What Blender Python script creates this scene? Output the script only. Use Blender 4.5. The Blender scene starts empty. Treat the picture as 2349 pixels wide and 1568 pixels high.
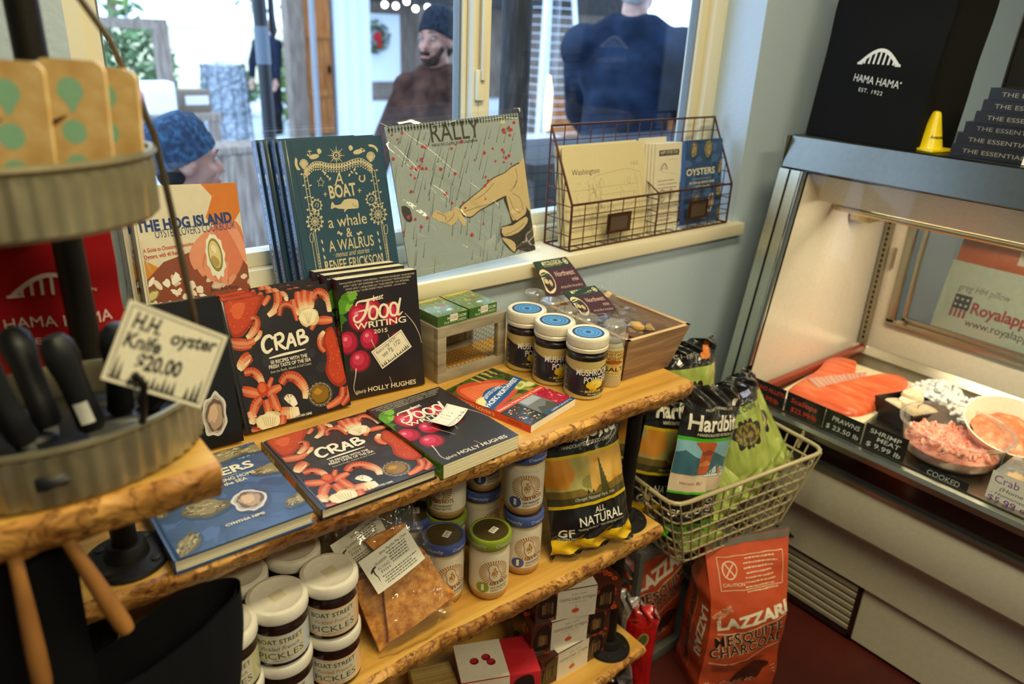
import bpy, bmesh, math, random
from mathutils import Vector, Matrix, noise
from mathutils.geometry import tessellate_polygon
from math import sin, cos, pi, radians as R

# ------------------------------------------------------------------ camera, sky, lights, exposure
scn = bpy.context.scene
COL = scn.collection
scn.view_settings.view_transform = 'Standard'
scn.view_settings.look = 'None'
scn.view_settings.gamma = 1.0
scn.view_settings.use_curve_mapping = False
scn.view_settings.exposure = 0.0
scn.cycles.max_bounces = 8
scn.cycles.transparent_max_bounces = 24
scn.cycles.use_denoising = True
scn.cycles.caustics_reflective = False
scn.cycles.caustics_refractive = False
scn.cycles.sample_clamp_indirect = 6.0

cd = bpy.data.cameras.new('camera')
cam = bpy.data.objects.new('camera', cd)
COL.objects.link(cam)
YAW, PITCH, ROLL = .681995, .3955405, .0447540
cf = Vector((sin(YAW)*cos(PITCH), cos(YAW)*cos(PITCH), -sin(PITCH)))
r0 = Vector((cos(YAW), -sin(YAW), 0)); u0 = r0.cross(cf)
cr = cos(ROLL)*r0 + sin(ROLL)*u0; cu_ = -sin(ROLL)*r0 + cos(ROLL)*u0
cam.matrix_world = Matrix(((cr.x, cu_.x, -cf.x, 0), (cr.y, cu_.y, -cf.y, 0), (cr.z, cu_.z, -cf.z, 1.5), (0, 0, 0, 1)))
cd.sensor_width = 36.0
cd.lens = 1718.95/2349*36.0
cd.clip_start = .05
cd.dof.use_dof = True
cd.dof.focus_distance = 1.27
cd.dof.aperture_fstop = 3.0
scn.camera = cam

world = bpy.data.worlds.new('overcast_sky'); scn.world = world
world.use_nodes = True
wn = world.node_tree
bg = wn.nodes['Background']
bg.inputs[0].default_value = (.60, .78, 1.0, 1)
bg.inputs[1].default_value = 4.0

def area(name, loc, size, energy, color, rot=(0, 0, 0), sizey=None):
    l = bpy.data.lights.new(name, 'AREA'); l.energy = energy; l.color = color
    l.shape = 'RECTANGLE'; l.size = size; l.size_y = sizey or size
    o = bpy.data.objects.new(name, l); o.location = loc; o.rotation_euler = rot
    COL.objects.link(o); return o
WARM = (1.0, .875, .52)
LAMPS = [(.85, .30, 25), (.45, -.95, 30), (2.7, -.6, 7)]
for i, (lx, ly, e) in enumerate(LAMPS):
    area('ceiling_lamp_light', (lx, ly, 2.50), 1.15, e, WARM, (0, 0, 0), .26)

# ------------------------------------------------------------------ helpers
def lin(h):
    if not isinstance(h, str): return tuple(h)
    h = h.lstrip('#')
    o = []
    for i in (0, 2, 4):
        v = int(h[i:i+2], 16)/255
        o.append(v/12.92 if v <= .04045 else ((v+.055)/1.055)**2.4)
    return tuple(o)

MATS = {}
def nmat(name):
    m = bpy.data.materials.new(name); m.use_nodes = True
    return m, m.node_tree.nodes, m.node_tree.links, m.node_tree.nodes['Principled BSDF']

def vmat(kind):
    """procedural material whose colour comes from the mesh's own colour attribute"""
    if kind in MATS: return MATS[kind]
    rough, metal, coat, bump, bscale = {
        'matte': (.75, 0, 0, .10, 300), 'paper': (.5, 0, 0, .02, 400), 'cover': (.32, 0, .25, .02, 60), 'satin': (.42, 0, 0, .03, 90),
        'gloss': (.16, 0, .4, .05, 25), 'plastic': (.3, 0, .1, .03, 120), 'metal': (.32, 1, 0, .03, 160), 'chrome': (.10, 1, 0, .01, 60),
        'iron': (.5, .7, 0, .2, 250), 'foil': (.22, .0, .5, .12, 28), 'cloth': (.95, 0, 0, .5, 700), 'knit': (.95, 0, 0, .9, 160),
        'skin': (.5, 0, 0, .1, 120), 'steel': (.28, 1, 0, .02, 90)}[kind]
    m, N, L, P = nmat(kind)
    at = N.new('ShaderNodeAttribute'); at.attribute_name = 'Col'
    tc = N.new('ShaderNodeTexCoord')
    nz = N.new('ShaderNodeTexNoise'); nz.inputs['Scale'].default_value = bscale; nz.inputs['Detail'].default_value = 4
    L.new(tc.outputs['Object'], nz.inputs['Vector'])
    hs = N.new('ShaderNodeMapRange'); hs.inputs['To Min'].default_value = .88; hs.inputs['To Max'].default_value = 1.10
    L.new(nz.outputs['Fac'], hs.inputs['Value'])
    mx = N.new('ShaderNodeVectorMath'); mx.operation = 'SCALE'
    L.new(at.outputs['Color'], mx.inputs[0]); L.new(hs.outputs['Result'], mx.inputs['Scale'])
    L.new(mx.outputs['Vector'], P.inputs['Base Color'])
    bp = N.new('ShaderNodeBump'); bp.inputs['Strength'].default_value = bump; bp.inputs['Distance'].default_value = .002
    L.new(nz.outputs['Fac'], bp.inputs['Height']); L.new(bp.outputs['Normal'], P.inputs['Normal'])
    P.inputs['Roughness'].default_value = rough; P.inputs['Metallic'].default_value = metal
    P.inputs['Coat Weight'].default_value = coat; P.inputs['Coat Roughness'].default_value = .12
    if kind in ('cloth', 'knit'): P.inputs['Specular IOR Level'].default_value = .15
    MATS[kind] = m; return m

def emat(name, color, strength):
    if name in MATS: return MATS[name]
    m, N, L, P = nmat(name)
    P.inputs['Base Color'].default_value = (*color, 1); P.inputs['Emission Color'].default_value = (*color, 1)
    P.inputs['Emission Strength'].default_value = strength
    MATS[name] = m; return m

def clearmat(name, tint=(1, 1, 1), refl=1.0, ior=1.45, rough=.05, bump=0., bscale=40, haze=0.):
    """thin clear sheet: see-through with mirror reflection growing at grazing angles"""
    if name in MATS: return MATS[name]
    m, N, L, P = nmat(name)
    out = N['Material Output']; N.remove(P)
    tr = N.new('ShaderNodeBsdfTransparent'); tr.inputs[0].default_value = (*tint, 1)
    gl = N.new('ShaderNodeBsdfGlossy'); gl.inputs['Roughness'].default_value = rough
    lw = N.new('ShaderNodeLayerWeight'); lw.inputs[0].default_value = .5
    pw = N.new('ShaderNodeMath'); pw.operation = 'POWER'; pw.inputs[1].default_value = 5
    L.new(lw.outputs['Facing'], pw.inputs[0])
    f0 = ((ior-1)/(ior+1))**2
    mu = N.new('ShaderNodeMath'); mu.operation = 'MULTIPLY_ADD'; mu.use_clamp = True
    mu.inputs[1].default_value = (1-f0)*refl; mu.inputs[2].default_value = f0*refl
    L.new(pw.outputs[0], mu.inputs[0])
    base = tr
    if haze:
        df = N.new('ShaderNodeBsdfDiffuse'); df.inputs[0].default_value = (.85, .85, .83, 1)
        mh = N.new('ShaderNodeMixShader'); mh.inputs[0].default_value = haze
        L.new(tr.outputs[0], mh.inputs[1]); L.new(df.outputs[0], mh.inputs[2]); base = mh
    mi = N.new('ShaderNodeMixShader')
    L.new(mu.outputs[0], mi.inputs[0]); L.new(base.outputs[0], mi.inputs[1]); L.new(gl.outputs[0], mi.inputs[2])
    if bump:
        tc = N.new('ShaderNodeTexCoord'); nz = N.new('ShaderNodeTexNoise'); nz.inputs['Scale'].default_value = bscale
        nz.inputs['Detail'].default_value = 2; nz.inputs['Distortion'].default_value = 1.2
        L.new(tc.outputs['Object'], nz.inputs['Vector'])
        bp = N.new('ShaderNodeBump'); bp.inputs['Strength'].default_value = bump; bp.inputs['Distance'].default_value = .01
        L.new(nz.outputs['Fac'], bp.inputs['Height']); L.new(bp.outputs[0], gl.inputs['Normal']); L.new(bp.outputs[0], lw.inputs['Normal'])
    L.new(mi.outputs[0], out.inputs[0])
    MATS[name] = m; return m

def noisemat(name, c1, c2, scale=(8, 8, 8), detail=6, rough=.7, bump=.3, metal=0, c3=None, dist=0., coord='Object', lo=.3, hi=.7, bdist=.004, spec=.5):
    if name in MATS: return MATS[name]
    m, N, L, P = nmat(name)
    tc = N.new('ShaderNodeTexCoord'); mp = N.new('ShaderNodeMapping'); mp.inputs['Scale'].default_value = scale
    nz = N.new('ShaderNodeTexNoise'); nz.inputs['Scale'].default_value = 1; nz.inputs['Detail'].default_value = detail
    nz.inputs['Distortion'].default_value = dist
    L.new(tc.outputs[coord], mp.inputs[0]); L.new(mp.outputs[0], nz.inputs['Vector'])
    cr_ = N.new('ShaderNodeValToRGB'); e = cr_.color_ramp.elements
    e[0].position = lo; e[1].position = hi; e[0].color = (*lin(c1), 1); e[1].color = (*lin(c2), 1)
    if c3:
        x = e.new((lo+hi)/2); x.color = (*lin(c3), 1)
    L.new(nz.outputs['Fac'], cr_.inputs[0]); L.new(cr_.outputs[0], P.inputs['Base Color'])
    bp = N.new('ShaderNodeBump'); bp.inputs['Strength'].default_value = bump; bp.inputs['Distance'].default_value = bdist
    L.new(nz.outputs['Fac'], bp.inputs['Height']); L.new(bp.outputs[0], P.inputs['Normal'])
    P.inputs['Roughness'].default_value = rough; P.inputs['Metallic'].default_value = metal; P.inputs['Specular IOR Level'].default_value = spec
    MATS[name] = m; return m

def edgewood():
    """bug-eaten live edge: honey wood with brown swirls and small dark holes"""
    if 'edgewood' in MATS: return MATS['edgewood']
    m, N, L, P = nmat('edgewood')
    tc = N.new('ShaderNodeTexCoord')
    n1 = N.new('ShaderNodeTexNoise'); n1.inputs['Scale'].default_value = 26; n1.inputs['Detail'].default_value = 5; n1.inputs['Distortion'].default_value = 2.2
    n2 = N.new('ShaderNodeTexNoise'); n2.inputs['Scale'].default_value = 9; n2.inputs['Detail'].default_value = 3
    vo = N.new('ShaderNodeTexVoronoi'); vo.inputs['Scale'].default_value = 34
    wv = N.new('ShaderNodeTexWave'); wv.inputs['Scale'].default_value = 9; wv.inputs['Distortion'].default_value = 16; wv.inputs['Detail'].default_value = 3; wv.inputs['Detail Scale'].default_value = 2.4
    for n in (n1, n2, vo, wv): L.new(tc.outputs['Object'], n.inputs['Vector'])
    r1 = N.new('ShaderNodeValToRGB'); e = r1.color_ramp.elements
    e[0].position = .30; e[0].color = (*lin('8a5420'), 1); e[1].position = .52; e[1].color = (*lin('dca557'), 1)
    L.new(n1.outputs['Fac'], r1.inputs[0])
    r2 = N.new('ShaderNodeValToRGB'); e = r2.color_ramp.elements
    e[0].position = .0; e[0].color = (.12, .05, .02, 1); e[1].position = .13; e[1].color = (1, 1, 1, 1)
    L.new(wv.outputs['Fac'], r2.inputs[0])
    r3 = N.new('ShaderNodeValToRGB'); e = r3.color_ramp.elements
    e[0].position = .10; e[0].color = (.05, .02, .01, 1); e[1].position = .16; e[1].color = (1, 1, 1, 1)
    L.new(vo.outputs['Distance'], r3.inputs[0])
    r4 = N.new('ShaderNodeValToRGB'); e = r4.color_ramp.elements
    e[0].position = .36; e[0].color = (.50, .36, .26, 1); e[1].position = .58; e[1].color = (1, 1, 1, 1)
    L.new(n2.outputs['Fac'], r4.inputs[0])
    a = r1.outputs[0]
    for b, f in ((r2, .55), (r3, .8), (r4, .9)):
        mx = N.new('ShaderNodeMix'); mx.data_type = 'RGBA'; mx.blend_type = 'MULTIPLY'; mx.inputs[0].default_value = f
        L.new(a, mx.inputs[6]); L.new(b.outputs[0], mx.inputs[7]); a = mx.outputs[2]
    L.new(a, P.inputs['Base Color'])
    bp = N.new('ShaderNodeBump'); bp.inputs['Strength'].default_value = .7; bp.inputs['Distance'].default_value = .006
    L.new(n1.outputs['Fac'], bp.inputs['Height']); L.new(bp.outputs[0], P.inputs['Normal'])
    P.inputs['Roughness'].default_value = .5
    MATS['edgewood'] = m; return m

class MB:
    """collects faces with a colour and a material index; build() links them as ONE mesh object"""
    def __init__(s): s.v = []; s.f = []; s.c = []; s.m = []
    def add(s, verts, faces, col, mi=0, M=None):
        o = len(s.v)
        if M is not None: verts = [M @ Vector(p) for p in verts]
        s.v.extend(tuple(p) for p in verts)
        c = lin(col)
        for f in faces:
            s.f.append(tuple(i+o for i in f)); s.c.append(c); s.m.append(mi)
        return s
    def box(s, x0, y0, z0, x1, y1, z1, col, mi=0, M=None, b=0):
        if b:
            bm = bmesh.new(); bmesh.ops.create_cube(bm, size=1)
            for v in bm.verts:
                v.co = Vector(((x0+x1)/2+v.co.x*(x1-x0), (y0+y1)/2+v.co.y*(y1-y0), (z0+z1)/2+v.co.z*(z1-z0)))
            bmesh.ops.bevel(bm, geom=bm.edges[:], offset=b, segments=2, affect='EDGES', profile=.6)
            s.bm(bm, col, mi, M); return s
        v = [(x, y, z) for x in (x0, x1) for y in (y0, y1) for z in (z0, z1)]
        return s.add(v, [(0, 1, 3, 2), (4, 6, 7, 5), (0, 4, 5, 1), (2, 3, 7, 6), (0, 2, 6, 4), (1, 5, 7, 3)], col, mi, M)
    def bm(s, bm, col, mi=0, M=None):
        bm.verts.index_update()
        s.add([v.co.copy() for v in bm.verts], [[v.index for v in f.verts] for f in bm.faces], col, mi, M); bm.free(); return s
    def tube(s, pts, r, col, mi=0, n=8, closed=False, M=None, cap=True):
        pts = [Vector(p) for p in pts]; k = len(pts)
        rs = r if isinstance(r, (list, tuple)) else [r]*k
        vs = []; up = None
        for i, p in enumerate(pts):
            if closed: t = pts[(i+1) % k]-pts[i-1]
            else: t = pts[min(i+1, k-1)]-pts[max(i-1, 0)]
            if t.length < 1e-9: t = Vector((0, 0, 1))
            t.normalize()
            if up is None:
                up = Vector((0, 0, 1)) if abs(t.z) < .9 else Vector((1, 0, 0))
            a = t.cross(up)
            if a.length < 1e-6: a = t.orthogonal()
            a.normalize(); b = a.cross(t); up = b
            for j in range(n):
                q = 2*pi*j/n
                vs.append(p+a*(cos(q)*rs[i])+b*(sin(q)*rs[i]))
        fs = []
        for i in range(k if closed else k-1):
            i2 = (i+1) % k
            for j in range(n):
                fs.append((i*n+j, i2*n+j, i2*n+(j+1) % n, i*n+(j+1) % n))
        if cap and not closed:
            fs.append(tuple(range(n-1, -1, -1))); fs.append(tuple((k-1)*n+j for j in range(n)))
        return s.add(vs, fs, col, mi, M)
    def lathe(s, prof, col, mi=0, n=40, M=None, cols=None, wob=None):
        """prof: list of (r, z) bottom to top; cols: colour per segment"""
        vs = []; rings = []
        for r, z in prof:
            if r < 1e-6: rings.append([len(vs)]); vs.append((0, 0, z))
            else:
                rings.append(list(range(len(vs), len(vs)+n)))
                for j in range(n):
                    q = 2*pi*j/n; rr = r*(wob(q) if wob else 1)
                    vs.append((rr*cos(q), rr*sin(q), z))
        base = len(s.v)
        if M is not None: vs = [M @ Vector(p) for p in vs]
        s.v.extend(tuple(p) for p in vs)
        for i in range(len(prof)-1):
            a, b = rings[i], rings[i+1]; c = lin(cols[i]) if cols else lin(col)
            for j in range(n):
                j2 = (j+1) % n
                if len(a) == 1 and len(b) == 1: continue
                if len(a) == 1: f = (a[0], b[j2], b[j])[::-1]
                elif len(b) == 1: f = (a[j], a[j2], b[0])
                else: f = (a[j], a[j2], b[j2], b[j])
                s.f.append(tuple(base+k for k in f)); s.c.append(c); s.m.append(mi)
        return s
    def prism(s, poly, z0, z1, col, mi=0, M=None, side=None):
        n = len(poly)
        v = [(x, y, z0) for x, y in poly]+[(x, y, z1) for x, y in poly]
        s.add(v, [tuple(range(n-1, -1, -1)), tuple(range(n, 2*n))], col, mi, M)
        return s.add(v, [(i, (i+1) % n, n+(i+1) % n, n+i) for i in range(n)], side or col, mi, M)
    def grid(s, fn, nu, nv, colfn, mi=0, M=None, flip=False):
        vs = [fn(i/nu, j/nv) for j in range(nv+1) for i in range(nu+1)]
        o = len(s.v)
        if M is not None: vs = [M @ Vector(p) for p in vs]
        s.v.extend(tuple(p) for p in vs)
        for j in range(nv):
            for i in range(nu):
                a = o+j*(nu+1)+i
                f = (a, a+1, a+nu+2, a+nu+1)
                s.f.append(f[::-1] if flip else f)
                s.c.append(lin(colfn((i+.5)/nu, (j+.5)/nv) if callable(colfn) else colfn)); s.m.append(mi)
        return s
    def blob(s, c, r, col, mi=0, sub=2, nz=.0, seed=0, freq=3., M=None):
        bm = bmesh.new(); bmesh.ops.create_icosphere(bm, subdivisions=sub, radius=1)
        rx, ry, rz = (r, r, r) if not isinstance(r, (tuple, list)) else r
        for v in bm.verts:
            k = 1+nz*noise.noise(v.co*freq+Vector((seed*7.3, seed*3.1, seed)))
            v.co = Vector((c[0]+v.co.x*rx*k, c[1]+v.co.y*ry*k, c[2]+v.co.z*rz*k))
        return s.bm(bm, col, mi, M)
    def build(s, name, mats, parent=None, M=None, smooth=True, ang=.7):
        me = bpy.data.meshes.new(name)
        vs = [M @ Vector(p) for p in s.v] if M is not None else s.v
        me.from_pydata([tuple(p) for p in vs], [], s.f)
        if not isinstance(mats, (list, tuple)): mats = [mats]
        for m in mats: me.materials.append(vmat(m) if isinstance(m, str) else m)
        me.polygons.foreach_set('material_index', s.m)
        ca = me.color_attributes.new('Col', 'FLOAT_COLOR', 'CORNER')
        buf = []
        for f, c in zip(s.f, s.c): buf.extend((c[0], c[1], c[2], 1.0)*len(f))
        ca.data.foreach_set('color', buf)
        if smooth:
            me.polygons.foreach_set('use_smooth', [True]*len(s.f))
            me.set_sharp_from_angle(angle=ang)
        me.update()
        o = bpy.data.objects.new(name, me); COL.objects.link(o)
        if parent is not None: o.parent = parent
        return o

def tag(o, label, cat, group=None, kind=None):
    o['label'] = label; o['category'] = cat
    if group: o['group'] = group
    if kind: o['kind'] = kind
    return o
def thing(name, label, cat, M=None, group=None, loc=None, rz=0):
    o = bpy.data.objects.new(name, None); COL.objects.link(o)
    o.empty_display_size = .05
    if M is not None: o.matrix_world = M
    elif loc is not None: o.matrix_world = T(*loc) @ Rz(rz)
    return tag(o, label, cat, group)
def structure(o): o['kind'] = 'structure'; return o
def T(x, y, z): return Matrix.Translation((x, y, z))
def Rx(a): return Matrix.Rotation(R(a), 4, 'X')
def Ry(a): return Matrix.Rotation(R(a), 4, 'Y')
def Rz(a): return Matrix.Rotation(R(a), 4, 'Z')
def copy_tree(o, M, label, group=None):
    def rec(s, par):
        c = s.copy(); COL.objects.link(c)
        if par is not None: c.parent = par
        for ch in s.children: rec(ch, c)
        return c
    kids = list(o.children)
    c = o.copy(); COL.objects.link(c); c.matrix_world = M
    for ch in kids: rec(ch, c)
    c['label'] = label
    if group: c['group'] = group
    return c

# ------------------------------------------------------------------ printed art: flat shapes and lettering laid on a surface
_TX = {}
def text2d(s, bold=0., shear=0., space=1.):
    k = (s, bold, shear, space)
    if k in _TX: return _TX[k]
    c = bpy.data.curves.new('lettering', 'FONT'); c.body = s; c.size = 1; c.offset = bold; c.shear = shear
    c.space_character = space; c.resolution_u = 3; c.align_x = 'LEFT'; c.dimensions = '2D'; c.fill_mode = 'FRONT'
    o = bpy.data.objects.new('lettering', c)
    me = o.to_mesh()
    v = [(p.co.x, p.co.y) for p in me.vertices]; f = [tuple(q.vertices) for q in me.polygons]
    o.to_mesh_clear(); bpy.data.objects.remove(o); bpy.data.curves.remove(c)
    if not v: v = [(0, 0)]
    x0 = min(p[0] for p in v); x1 = max(p[0] for p in v); y0 = min(p[1] for p in v); y1 = max(p[1] for p in v)
    _TX[k] = (v, f, x0, x1, y0, y1); return _TX[k]
def smooth_pts(p, n=5, closed=False):
    if len(p) < 3: return list(p)
    o = []; k = len(p)
    for i in range(k if closed else k-1):
        if closed: a, b, c, d = p[i-1], p[i], p[(i+1) % k], p[(i+2) % k]
        else: a, b, c, d = p[max(i-1, 0)], p[i], p[i+1], p[min(i+2, k-1)]
        for j in range(n):
            t = j/n
            o.append(tuple(.5*((2*b[q])+(-a[q]+c[q])*t+(2*a[q]-5*b[q]+4*c[q]-d[q])*t*t+(-a[q]+3*b[q]-3*c[q]+d[q])*t**3) for q in range(len(b))))
    if not closed: o.append(tuple(p[-1]))
    return o
def homog(q):
    """quad corners (top-left, top-right, bottom-right, bottom-left) of a crop -> unit square, v up"""
    (x0, y0), (x1, y1), (x2, y2), (x3, y3) = q
    dx1, dx2, sx = x1-x2, x3-x2, x0-x1+x2-x3
    dy1, dy2, sy = y1-y2, y3-y2, y0-y1+y2-y3
    den = dx1*dy2-dx2*dy1
    g = (sx*dy2-dx2*sy)/den; h = (dx1*sy-sx*dy1)/den
    A = Matrix(((x1-x0+g*x1, x3-x0+h*x3, x0), (y1-y0+g*y1, y3-y0+h*y3, y0), (g, h, 1))).inverted()
    def f(p):
        w = A @ Vector((p[0], p[1], 1)); return (w.x/w.z, 1-w.y/w.z)
    return f
class Art:
    """shapes in metres on a w x h sheet; q maps crop pixels of the sheet's quad to the sheet"""
    def __init__(s, w, h, quad=None):
        s.w, s.h = w, h; s.items = []; s.L = 1; s.n = 0; s.hold = False
        if quad:
            hf = homog(quad); s.P = lambda p: (hf(p)[0]*w, hf(p)[1]*h)
        else: s.P = lambda p: (p[0]*w, p[1]*h)
    def up(s): s.L += 1; return s
    def _add(s, p, f, col):
        if not s.hold: s.n += 1
        s.items.append((s.L, p, f, col, s.n)); return s
    def clip(s, p): return (min(max(p[0], 0), s.w), min(max(p[1], 0), s.h))
    def poly(s, pts, col, sm=0, clip=True):
        p = [s.P(a) for a in pts]
        if sm: p = smooth_pts(p, sm, True)
        if clip: p = [s.clip(a) for a in p]
        return s._add(p, [tuple(range(len(p)))], col)
    def rect(s, x0, y0, x1, y1, col, n=1):
        """unit coordinates, v up; n strips along u (for curved sheets)"""
        p = []; f = []
        for i in range(n+1):
            x = (x0+(x1-x0)*i/n)*s.w; p += [(x, y0*s.h), (x, y1*s.h)]
        for i in range(n): f.append((2*i, 2*i+2, 2*i+3, 2*i+1))
        return s._add(p, f, col)
    def stroke(s, pts, w, col, sm=4, tip=True):
        """w in metres, single value or one per point"""
        p = [s.P(a) for a in pts]
        ws = list(w) if isinstance(w, (list, tuple)) else [w]*len(p)
        q = [(a[0], a[1], b) for a, b in zip(p, ws)]
        if sm and len(q) > 2: q = smooth_pts(q, sm)
        A = []; B = []
        for i in range(len(q)):
            a = q[max(i-1, 0)]; b = q[min(i+1, len(q)-1)]
            dx, dy = b[0]-a[0], b[1]-a[1]; l = math.hypot(dx, dy) or 1
            nx, ny = -dy/l*q[i][2]/2, dx/l*q[i][2]/2
            A.append(s.clip((q[i][0]+nx, q[i][1]+ny))); B.append(s.clip((q[i][0]-nx, q[i][1]-ny)))
        n = len(q); f = [(i, i+1, n+i+1, n+i) for i in range(n-1)]
        return s._add(A+B, f, col)
    def ell(s, c, rx, ry, col, rot=0, n=20, wob=0., seed=0):
        """rx, ry in metres"""
        x, y = s.P(c); a = R(rot); p = []
        for i in range(n):
            t = 2*pi*i/n; k = 1+wob*noise.noise(Vector((cos(t)*2+seed, sin(t)*2, seed*1.7)))
            u, v = rx*k*cos(t), ry*k*sin(t)
            p.append(s.clip((x+u*cos(a)-v*sin(a), y+u*sin(a)+v*cos(a))))
        return s._add(p, [tuple(range(n))], col)
    def text(s, st, a, b, hgt=None, col='ffffff', bold=0., shear=0., space=1., arc=0.):
        """lettering running from point a to point b along its baseline; hgt (m) stretches it"""
        v, f, x0, x1, y0, y1 = text2d(st, bold, shear, space)
        A = s.P(a); B = s.P(b); dx, dy = B[0]-A[0], B[1]-A[1]; l = math.hypot(dx, dy); ux, uy = dx/l, dy/l
        k = l/max(x1-x0, 1e-6)
        cap = text2d('H', bold)[5]
        ky = hgt/cap if hgt else k
        p = []
        for x, y in v:
            t = (x-x0)*k; h = y*ky+arc*(1-(2*t/l-1)**2)
            p.append(s.clip((A[0]+ux*t-uy*h, A[1]+uy*t+ux*h)))
        return s._add(p, f, col)
    def lines(s, a, b, n, dy, hgt, col, seed=1, fill=.9):
        """rows of small word-like dashes, as fine print"""
        rnd = random.Random(seed); A = s.P(a); B = s.P(b); L = math.hypot(B[0]-A[0], B[1]-A[1]); ux, uy = (B[0]-A[0])/L, (B[1]-A[1])/L
        p = []; f = []
        for r in range(n):
            t = rnd.uniform(0, .08)*L; end = L*(1-rnd.uniform(0, .25))
            while t < end:
                w = min(rnd.uniform(.6, 2.4)*hgt*1.3, end-t)
                o = len(p)
                for (q, hh) in ((t, 0), (t+w, 0), (t+w, hgt), (t, hgt)):
                    y = hh-r*dy; p.append(s.clip((A[0]+ux*q-uy*y, A[1]+uy*q+ux*y)))
                f.append((o, o+1, o+2, o+3)); t += w+hgt*.5
        return s._add(p, f, col)
    def emit(s, mb, fn, mi=0, step=.00002, base=.0001, flip=False, sub=0):
        """fn(u, v, d) -> point, u v in metres, d height above the sheet"""
        rank = {k: i for i, k in enumerate(sorted({(q[0], q[4]) for q in s.items}))}
        for L, p, f, c, n in s.items:
            o = len(mb.v); cl = lin(c)
            if sub:
                z = base+step*L+2e-6*rank[(L, n)]
                todo = []
                for q in f:
                    if len(q) == 3: todo.append([p[i] for i in q])
                    elif len(q) == 4: todo += [[p[q[0]], p[q[1]], p[q[2]]], [p[q[0]], p[q[2]], p[q[3]]]]
                    else: todo += [[p[q[i]] for i in t] for t in tessellate_polygon([[Vector((p[i][0], p[i][1], 0)) for i in q]])]
                while todo:
                    t = todo.pop()
                    e = [max(abs(t[i][0]-t[i-1][0]), .6*abs(t[i][1]-t[i-1][1])) for i in range(3)]; k = e.index(max(e))
                    if e[k] > sub:
                        a, b, x = t[k-1], t[k], t[(k+1) % 3]; m = ((a[0]+b[0])/2, (a[1]+b[1])/2)
                        todo += [[a, m, x], [m, b, x]]; continue
                    ar = (t[1][0]-t[0][0])*(t[2][1]-t[0][1])-(t[2][0]-t[0][0])*(t[1][1]-t[0][1])
                    if (ar < 0) != flip: t = t[::-1]
                    o = len(mb.v); mb.v.extend(tuple(fn(x, y, z)) for x, y in t); mb.f.append((o, o+1, o+2)); mb.c.append(cl); mb.m.append(mi)
                continue
            mb.v.extend(tuple(fn(x, y, base+step*L+2e-6*rank[(L, n)])) for x, y in p)
            for q in f:
                # keep faces looking outward (counter-clockwise in the sheet)
                ar = sum(p[q[i-1]][0]*p[q[i]][1]-p[q[i]][0]*p[q[i-1]][1] for i in range(len(q)))
                if (ar < 0) != flip: q = q[::-1]
                mb.f.append(tuple(o+i for i in q)); mb.c.append(cl); mb.m.append(mi)
# ------------------------------------------------------------------ the room
WY = 1.21          # room face of the window wall
SILL = 1.035
SHELF, MID, BOT = .875, .55, .20
def painted(name, c, bump=.25, scale=60, rough=.6):
    return noisemat(name, c, c, (scale,)*3, 5, rough, bump, lo=.2, hi=.8, bdist=.003)
wallm = painted('blue_wall_paint', 'bccfe2', .35, 90)
creamm = painted('cream_trim_paint', 'e9e0c4', .12, 30, .45)
ceilm = painted('ceiling_paint', 'd9d4c4', .1)

mb = MB()
mb.box(-2.6, WY, 0, .199, 1.42, 2.6, 'ffffff')                 # left of the window
mb.box(1.745, WY, 0, 3.6, 1.42, 2.6, 'ffffff')                 # right of the window
mb.box(.199, WY, 0, 1.745, 1.42, SILL-.036, 'ffffff')           # under
mb.box(.199, WY, 2.1, 1.745, 1.42, 2.6, 'ffffff')              # over
structure(mb.build('wall_back', wallm, smooth=False))
mb = MB(); mb.box(3.6, -3.2, 0, 3.7, 1.42, 2.6, 'ffffff'); structure(mb.build('wall_right', wallm, smooth=False))
mb = MB(); mb.box(-2.7, -3.2, 0, -2.6, 1.42, 2.6, 'ffffff'); structure(mb.build('wall_left', wallm, smooth=False))
mb = MB(); mb.box(-2.7, -3.3, 0, 3.7, -3.2, 2.6, 'ffffff'); structure(mb.build('wall_front', wallm, smooth=False))
floorm = noisemat('red_floor_paint', '3c0e05', '4e150a', (5, 5, 5), 7, .5, .1, c3='460f07', lo=.3, hi=.7)
mb = MB(); mb.box(-2.7, -3.3, -.1, 3.7, 1.42, 0, 'ffffff'); structure(mb.build('floor', floorm, smooth=False))
mb = MB(); mb.box(-2.7, -3.3, 2.6, 3.7, 1.42, 2.7, 'ffffff'); structure(mb.build('ceiling', ceilm, smooth=False))
for i, (lx, ly, e) in enumerate(LAMPS):
    t = thing('ceiling_light', ['fluorescent ceiling fixture above the wooden shelves', 'fluorescent ceiling fixture over the open floor of the shop', 'fluorescent ceiling fixture above the seafood case'][i], 'ceiling light', loc=(lx, ly, 2.6))
    mb = MB(); mb.box(-.62, -.16, -.07, .62, .16, -.001, 'e8e4d8'); mb.build('housing', 'satin', t)
    mb = MB(); mb.box(-.58, -.13, -.078, .58, .13, -.0705, 'ffffff'); mb.build('diffuser', emat('lamp_diffuser', (1, .86, .6), 3), t)

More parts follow.
